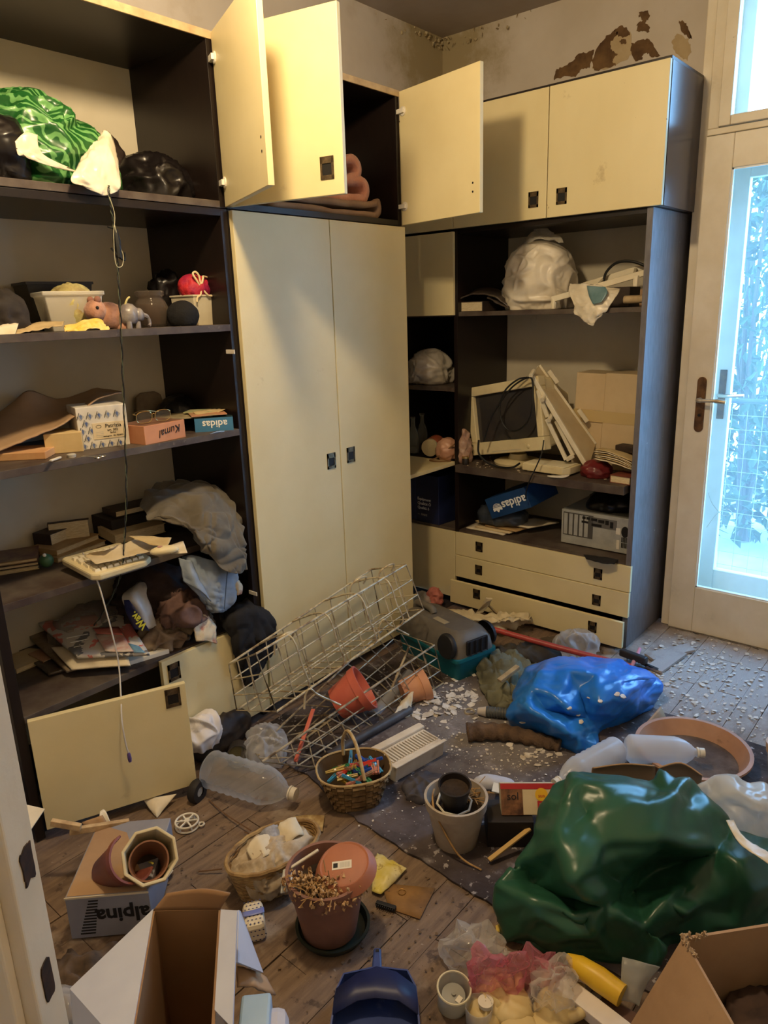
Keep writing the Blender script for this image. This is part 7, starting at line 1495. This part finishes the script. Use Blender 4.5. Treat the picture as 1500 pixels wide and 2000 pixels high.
n0 = len(P2); P2 += [(960,1878,.13),(1010,1876,.12),(1060,1882,.09)]
o = relief('snack_bag', m_pinkf, P2, list(range(n0)), 2, .006, 18, 6, facet=2, jit=.014, angle=.5); tag(o, 'pink printed plastic bag between the clear bag and the green sack', 'bag')
C3 = [(1050,1890,.06),(1075,1862,.08),(1100,1870,.08),(1115,1910,.07),(1120,1950,.05),(1085,1972,.04),(1040,1960,.04),(1035,1920,.05)]
n0 = len(C3); C3 += [(1075,1900,.12),(1085,1935,.11),(1060,1935,.10)]
o = relief('plastic_bag', m_clr, C3, list(range(n0)), 2, .006, 18, 8, facet=2, jit=.014, angle=.5); tag(o, 'knotted clear plastic bag in front of the yellow tube', 'bag')
# rubber gloves: palm and five fingers each
m_glv = M('cream_latex', c(206,184,132), .5, c2=c(190,166,112), ns=7, crinkle=(16,.5))
def glove(label, base, rz, flip, s=1.0):
    g = thing('rubber_glove', label, 'glove', base, (0, 0, rz))
    blob('glove_palm', m_glv, (0, 0, 0), (.085*s, .095*s, .03*s), 0, 4, .006, 20, 3, 2.4, .5, g)
    for k, (x_, ln, an) in enumerate(((-.032, .06, .18), (-.011, .07, .05), (.011, .068, -.06), (.031, .054, -.2))):
        d = Vector((-math.sin(an), math.cos(an), 0)); b0 = Vector((x_*s, .035*s, .014*s))
        MB().tube(curve([b0, b0+d*ln*.5*s+Vector((0,0,.010)), b0+d*ln*s+Vector((.004,0,-.004))], 4), [.0115*s]*6+[.0105*s, .009*s, .004*s], 10).build('finger', m_glv, g, smooth=True)
    sg = 1 if flip else -1; b0 = Vector((sg*.036*s, -.01*s, .013*s)); MB().tube(curve([b0, b0+Vector((sg*.022*s, .018*s, .008)), b0+Vector((sg*.034*s, .045*s, 0))], 4), [.0125*s]*5+[.011*s, .010*s, .008*s, .004*s], 10).build('thumb', m_glv, g, smooth=True)
    MB().lathe([(.040*s,-.0),(.042*s,.05*s),(.046*s,.06*s),(.043*s,.06*s)], 20, caps=False, sq=(1, .32)).build('cuff', m_glv, g, smooth=True, loc=(0, -.035*s, .014*s), rot=(pi/2, 0, 0)); return g
p = fl_(1000,1985); glove('cream rubber glove at the bottom edge right of the glass jar', (p.x, p.y, .012), IR+.15, False, .95)
p = fl_(1065,1990); glove('cream rubber glove under the knotted clear bag', (p.x+.02, p.y-.01, .006), IR-.5, True, .95)
p = fl_(960,1960); tag(blob('latex_scrap', m_glv, (p.x, p.y, .002), (.07, .12, .035), IR-.4, 5, .015, 20, 9, 2.3, .5), 'crumpled cream latex strip beside the glass jar', 'latex scrap')
tag(MB().tube([fl_(1108,1866,.07), fl_(1130,1885,.07), fl_(1170,1912,.065), fl_(1215,1945,.06)], [.006,.022,.026,.024], 18).build('yellow_tube', M('yellow_plastic', c(216,176,40), .4, c2=c(200,156,30), ns=8), None, smooth=True), 'yellow plastic tube poking out under the green sack', 'tube')
a, rz, w = base2((1106, 1908), (1240, 2012), .03); tag(MB().box(0, w, -.045, 0, 0, .028).build('white_box', M('white_long_card', c(226,216,206), .5, c2=c(210,200,190), ns=6), None, bevel=.002, loc=(a.x, a.y, .012), rot=(0, 0, rz)), 'long white carton below the yellow tube', 'box')
tag(sheet('clear_folder', film('grey_clear_sheet', (.70,.70,.66), .35, .15), [[fl_(1215,1868,.10), fl_(1262,1880,.11), fl_(1292,1890,.10)], [fl_(1212,1910,.08), fl_(1250,1915,.09), fl_(1270,1920,.08)], [fl_(1212,1955,.05), fl_(1235,1960,.05), fl_(1248,1965,.05)]], 6, 6, .001, .006, 14, 3), 'clear plastic sleeve left of the lower right box', 'plastic sleeve')
tag(sheet('yellow_note', M('yellow_note_paper', c(216,190,90), .7), [[fl_(968,1808,.03), fl_(985,1798,.03)], [fl_(970,1822,.02), fl_(990,1815,.02)]], 3, 3, .001), 'small yellow paper corner beside the green sack', 'paper')
tag(rbox('brown_block', M('brown_trim', c(90,62,48), .7), .10, .05, .03, .002, None, fl_(1160,2000,.0), (0, 0, IR-.6)), 'brown wooden block at the bottom photo edge', 'block')

# ------------------------------------------------------------------ boxes at the lower left
hA = .125
f0, f1 = at(126, 1756, z=hA), at(290, 1742, z=hA); fx = (f1-f0).normalized(); fy = Vector((-fx.y, fx.x, 0)); bk0 = at(84, 1618, z=hA); dep = min(.36, (bk0-f0).dot(fy))
al = thing('shoe_box', 'grey shoe box lettered alpina upside down at the lower left', 'box', (f0.x, f0.y, .002), (0, 0, math.atan2(fx.y, fx.x)))
wA = (f1-f0).length; m_gy = M('grey_print_card', c(148,148,156), .55, c2=c(132,132,142), ns=6)
MB().box(0, wA, 0, dep, 0, hA).build('box_body', m_gy, al, bevel=.002); MB().add([(.004,.004,hA+.0012),(wA-.004,.004,hA+.0012),(wA*.46,dep*.82,hA+.0012),(.004,dep-.004,hA+.0012),(.004,.004,hA-.001),(wA-.004,.004,hA-.001),(wA*.46,dep*.82,hA-.001),(.004,dep-.004,hA-.001)], [(0,1,2,3),(4,7,6,5),(0,4,5,1),(1,5,6,2),(2,6,7,3),(3,7,4,0)]).build('inner_flap', m_card, al)
MB().box(-.001, wA, -.002, 0, hA-.004, hA+.001).build('box_edge', m_paperw, al)
text('lettering', 'alpina', m_ink, .058, Tm(wA*.66, -.0012, hA*.52) @ Rm('X', pi/2) @ Rm('Z', pi), al, bold=.0014)
for k in range(12): MB().box(wA*(.12+.014*k), wA*(.30+.008*k), -.0012, 0, hA*(.10+.070*k), hA*(.10+.070*k)+.0035).build('printed_line', m_ink, al)
p = at(92, 1690, z=hA); tag(rbox('paper_sheet', m_paperw, .12, .10, .004, .0005, None, at(48, 1640, z=.17), (.3, 0, .7)), 'white printed card at the left edge above the grey shoe box', 'paper')
# brown pots on the shoe box
m_brp = M('brown_red_plastic', c(132,74,60), .5, c2=c(112,60,50), ns=8)
op = at(293, 1672, z=.20); nrm_ = (CAMP-op).normalized(); zax = Vector((nrm_.x*.75, nrm_.y*.75-.1, nrm_.z+.12)).normalized()
q_ = zax.to_track_quat('Z', 'Y').to_euler()
oc = thing('flower_pot', 'white octagonal pot with a brown pot nested inside, tipped over', 'flower pot', op-zax*.135, q_)
def octring(r, z): return [(r*math.cos(2*pi*k/8+.35), r*math.sin(2*pi*k/8+.35), z) for k in range(8)]
mb = MB().grid([octring(.044, 0), octring(.064, .12), octring(.071, .12), octring(.071, .138), octring(.063, .138), octring(.060, .12), octring(.041, .004)], closev=True); mb.add(octring(.044, 0), [tuple(range(7, -1, -1))]); mb.add(octring(.041, .004), [tuple(range(8))]); mb.build('octagonal_shell', M('yellowed_white_plastic', c(214,202,168), .5, c2=c(190,172,130), ns=8), oc, bevel=.002)
MB().lathe([(.032,.008),(.046,.115),(.049,.118),(.049,.124),(.045,.124),(.042,.11),(.028,.010),(.001,.010)], 30, caps=False).build('inner_pot', M('brown_orange_plastic', c(140,92,62), .5, c2=c(110,70,48), ns=8), oc, smooth=True, loc=(-.004, -.008, 0))
MB().lathe([(.001,.03),(.036,.03)], 22, caps=False).build('soil', m_soil, oc)
MB().bar((.0,.0,.05), (.006,-.012,.09), .004, .003).build('dry_stalk', M('yellow_green_stalk', c(170,160,70), .6), oc)
p = at(238, 1690, z=.12); hp2 = thing('flower_pot', 'broken half of a red-brown pot leaning on the grey shoe box', 'flower pot', at(232,1690,z=.16)+Vector((0,0,0)), (.55, .75, IR+.3))
MB().lathe([(.04,-.06),(.058,.05),(.062,.05),(.062,.065),(.058,.065),(.054,.045),(.037,-.058)], 22, pi*.8, pi*2.0, caps=False).build('pot_shard', m_brp, hp2, smooth=True, solid=.002)
for k, (p0, p1, lb) in enumerate(((at(100,1606,z=.18), at(158,1616,z=.16), 'short pale wooden batten over the grey shoe box'), (at(136,1624,z=.15), at(252,1606,z=.12), 'longer pale wooden batten pointing at the octagonal pot'))):
    tag(MB().bar(p0, p1, .014, .018).build('wooden_batten', M('weathered_batten', c(200,172,130), .8, c2=c(150,120,84), ns=18, bump=.3, bs=40), None, bevel=.0015), lb, 'batten', 'battens on the shoe box')
tag(sheet('white_bracket', m_white, [[at(195,1585,z=.14), at(205,1582,z=.14), at(216,1608,z=.12)], [at(193,1608,z=.12), at(204,1606,z=.12), at(214,1612,z=.115)]], 3, 4, .003), 'white plastic bracket standing behind the wooden battens', 'bracket')
tag(sheet('cardboard_sheet', m_card, [[at(160,1606,z=.13), at(200,1592,z=.15)], [at(172,1622,z=.12), at(212,1612,z=.12)]], 3, 3, .003), 'tan cardboard corner behind the wooden battens', 'cardboard')
m_shard = M('dark_shards', c(60,62,74), .4); p = at(318, 1722, z=.0); tag(MB().prism([(-.02,-.01),(.015,-.016),(.026,.006),(-.006,.018)], 0, .004).build('plastic_shard', m_shard, None, loc=(p.x, p.y, .012), rot=(.3, .2, .4)), 'dark plastic shard beside the grey shoe box', 'shard')
p = at(330, 1716, z=.0); tag(MB().prism([(-.012,-.007),(.010,-.010),(.015,.006),(-.006,.010)], 0, .003).build('paint_chip', m_white, None, loc=(p.x, p.y, .02), rot=(.3, -.2, .4)), 'white plastic chip beside the grey shoe box', 'chip')
# large open box in the lower left foreground
zG = .36
L0 = at(300, 1777, z=zG); R0 = at(430, 1775, z=zG); FL = at(137, 1933, z=zG-.02); FR = at(418, 1975, z=zG)
bx = thing('cardboard_box', 'large open cardboard box with raised flaps in the lower left foreground', 'box', (L0.x, L0.y, 0))
m_ins = M('box_inside_brown', c(150,116,82), .85, c2=c(138,104,72), ns=4); m_out = M('pale_grey_box_print', c(188,192,206), .5, c2=c(176,180,196), ns=5)
dvx = (R0-L0); dnear = (FR-R0).normalized()
wall(L0, R0, zG, .006, m_ins, parent=bx); 
Ln = L0+dnear*.30; Rn = R0+dnear*.30
wall(L0, Ln, zG, .006, m_ins, parent=bx); wall(R0, Rn, zG, .006, m_ins, parent=bx); wall(Ln, Rn, zG, .006, m_ins, parent=bx)
inw(MB().add([Vector((p.x, p.y, .004)) for p in (L0, R0, Rn, Ln)], [(0,1,2,3)]).build('box_bottom', m_ins, bx))
T0, T1 = at(345, 1737, z=zG+.035), at(462, 1748, z=zG+.03); 
inw(sheet('box_flap', m_ins, [[L0, L0.lerp(R0, .5), R0], [at(325,1745,z=zG+.03), at(395,1736,z=zG+.04), at(450,1745,z=zG+.035)]], 4, 4, .005, parent=bx))
def flap2(a, b, d, e, outm, inm):
    n_ = (b-a).cross(e-a).normalized()*.0025
    mb = MB(); mb.k = 0; mb.add([a+n_, b+n_, d+n_, e+n_], [(0,1,2,3)]); mb.k = 1; mb.add([a-n_, b-n_, d-n_, e-n_], [(3,2,1,0)])
    mb.k = 0; P = [a+n_, b+n_, d+n_, e+n_, a-n_, b-n_, d-n_, e-n_]; mb.add(P, [(0,4,5,1),(1,5,6,2),(2,6,7,3),(3,7,4,0)]); return inw(mb.build('box_flap', [outm, inm], bx))
flap2(L0, Ln, at(150, 2080, z=zG-.10), FL, m_out, m_out)
flap2(at(432, 1778, z=zG+.012), at(420, 1974, z=zG+.012), at(455, 2010, z=zG+.02), at(464, 1780, z=zG+.02), m_out, m_out)
flap2(at(464, 1778, z=.30), at(462, 1880, z=.30), at(512, 1900, z=.22), at(468, 1780, z=.28), m_out, m_out)
tag(sheet('cardboard_sheet', m_card, [[at(462,1885,z=.25), at(485,1890,z=.24), at(515,1900,z=.20)], [at(466,1925,z=.24), at(500,1928,z=.22), at(540,1942,z=.17)]], 4, 5, .004, .006, 18, 3), 'torn brown cardboard flap right of the large open box', 'cardboard')
b0 = at(470, 1930, z=.25); pk = thing('paper_pack', 'pale blue and grey paper pack lettered along its side', 'pack', (b0.x, b0.y, .0), (0, 0, IR+.08))
MB().box(0, .058, -.30, 0, .0, .235).build('pack_body', M('pale_blue_pack', c(150,178,204), .45, c2=c(170,192,212), ns=7), pk, bevel=.006); MB().box(.028, .090, -.30, -.008, .0, .215).build('pack_body', M('pale_grey_pack', c(186,186,198), .45), pk, bevel=.02)
text('lettering', 'CLASSIC', M('pale_print', c(200,214,226), .5), .034, Tm(.016, -.115, .2356) @ Rm('Z', pi/2), pk, align='RIGHT'); MB().box(.046, .062, -.12, -.055, .2145, .216).build('badge', M('navy_badge', c(40,44,70), .5), pk); text('lettering', 'M', m_wink, .02, Tm(.054, -.07, .2164) @ Rm('Z', pi/2), pk)
p = fl_(498, 1815); nk = thing('napkin_pack', 'white roll pack printed with small blue diamonds', 'pack', (p.x, p.y, .0), (0, 0, IR+.25))
o = rbox('pack_body', M('white_pack_paper', c(222,212,190), .5, c2=c(206,194,170), ns=8), .052, .085, .055, .012, nk, (-.026, -.045, 0))
for i in range(5):
    for j in range(7):
        x_ = -.020+i*.010+(.005 if j % 2 else 0); y_ = -.038+j*.012
        if x_ < .024: MB().add([(x_-.003,y_,.0556),(x_,y_-.0022,.0556),(x_+.003,y_,.0556),(x_,y_+.0022,.0556)], [(0,1,2,3)]).build('printed_diamond', M('navy_dots', c(70,72,110), .6), nk)
        if i < 5 and j < 3: MB().add([(x_-.003,-.0455,.010+j*.014),(x_,-.0455,.0078+j*.014),(x_+.003,-.0455,.010+j*.014),(x_,-.0455,.0122+j*.014)], [(0,1,2,3)]).build('printed_diamond', MATS['navy_dots'], nk)
sheet('blue_tape', M('shiny_blue_tape', c(120,130,190), .25), [[Vector((-.027,-.012,.0565)), Vector((0,-.015,.058)), Vector((.027,-.012,.0565))], [Vector((-.027,.004,.0565)), Vector((0,.002,.058)), Vector((.027,.006,.0565))]], 3, 3, .001, parent=nk)
p = at(150, 1890, z=.10); tag(blob('rubbish_heap', M('brown_rubbish', c(96,78,62), .9, c2=c(60,48,40), ns=16, crinkle=(14,.9)), (p.x, p.y, .0), (.20, .20, .045), .3, 5, .035, 18, 11, 2.3, .5), 'brown crumpled rubbish between the two lower left boxes', 'rubbish')
p = at(140, 1975, z=.15); tag(blob('plastic_bag', film('grey_clear_film2', (.62,.58,.54), .5, .2, crinkle=(14,.9)), (p.x-.01, p.y+.01, .06), (.10, .10, .12), .3, 4, .02, 18, 12, 2.3, .6), 'greyish clear bag at the lower left beside the large box', 'bag')
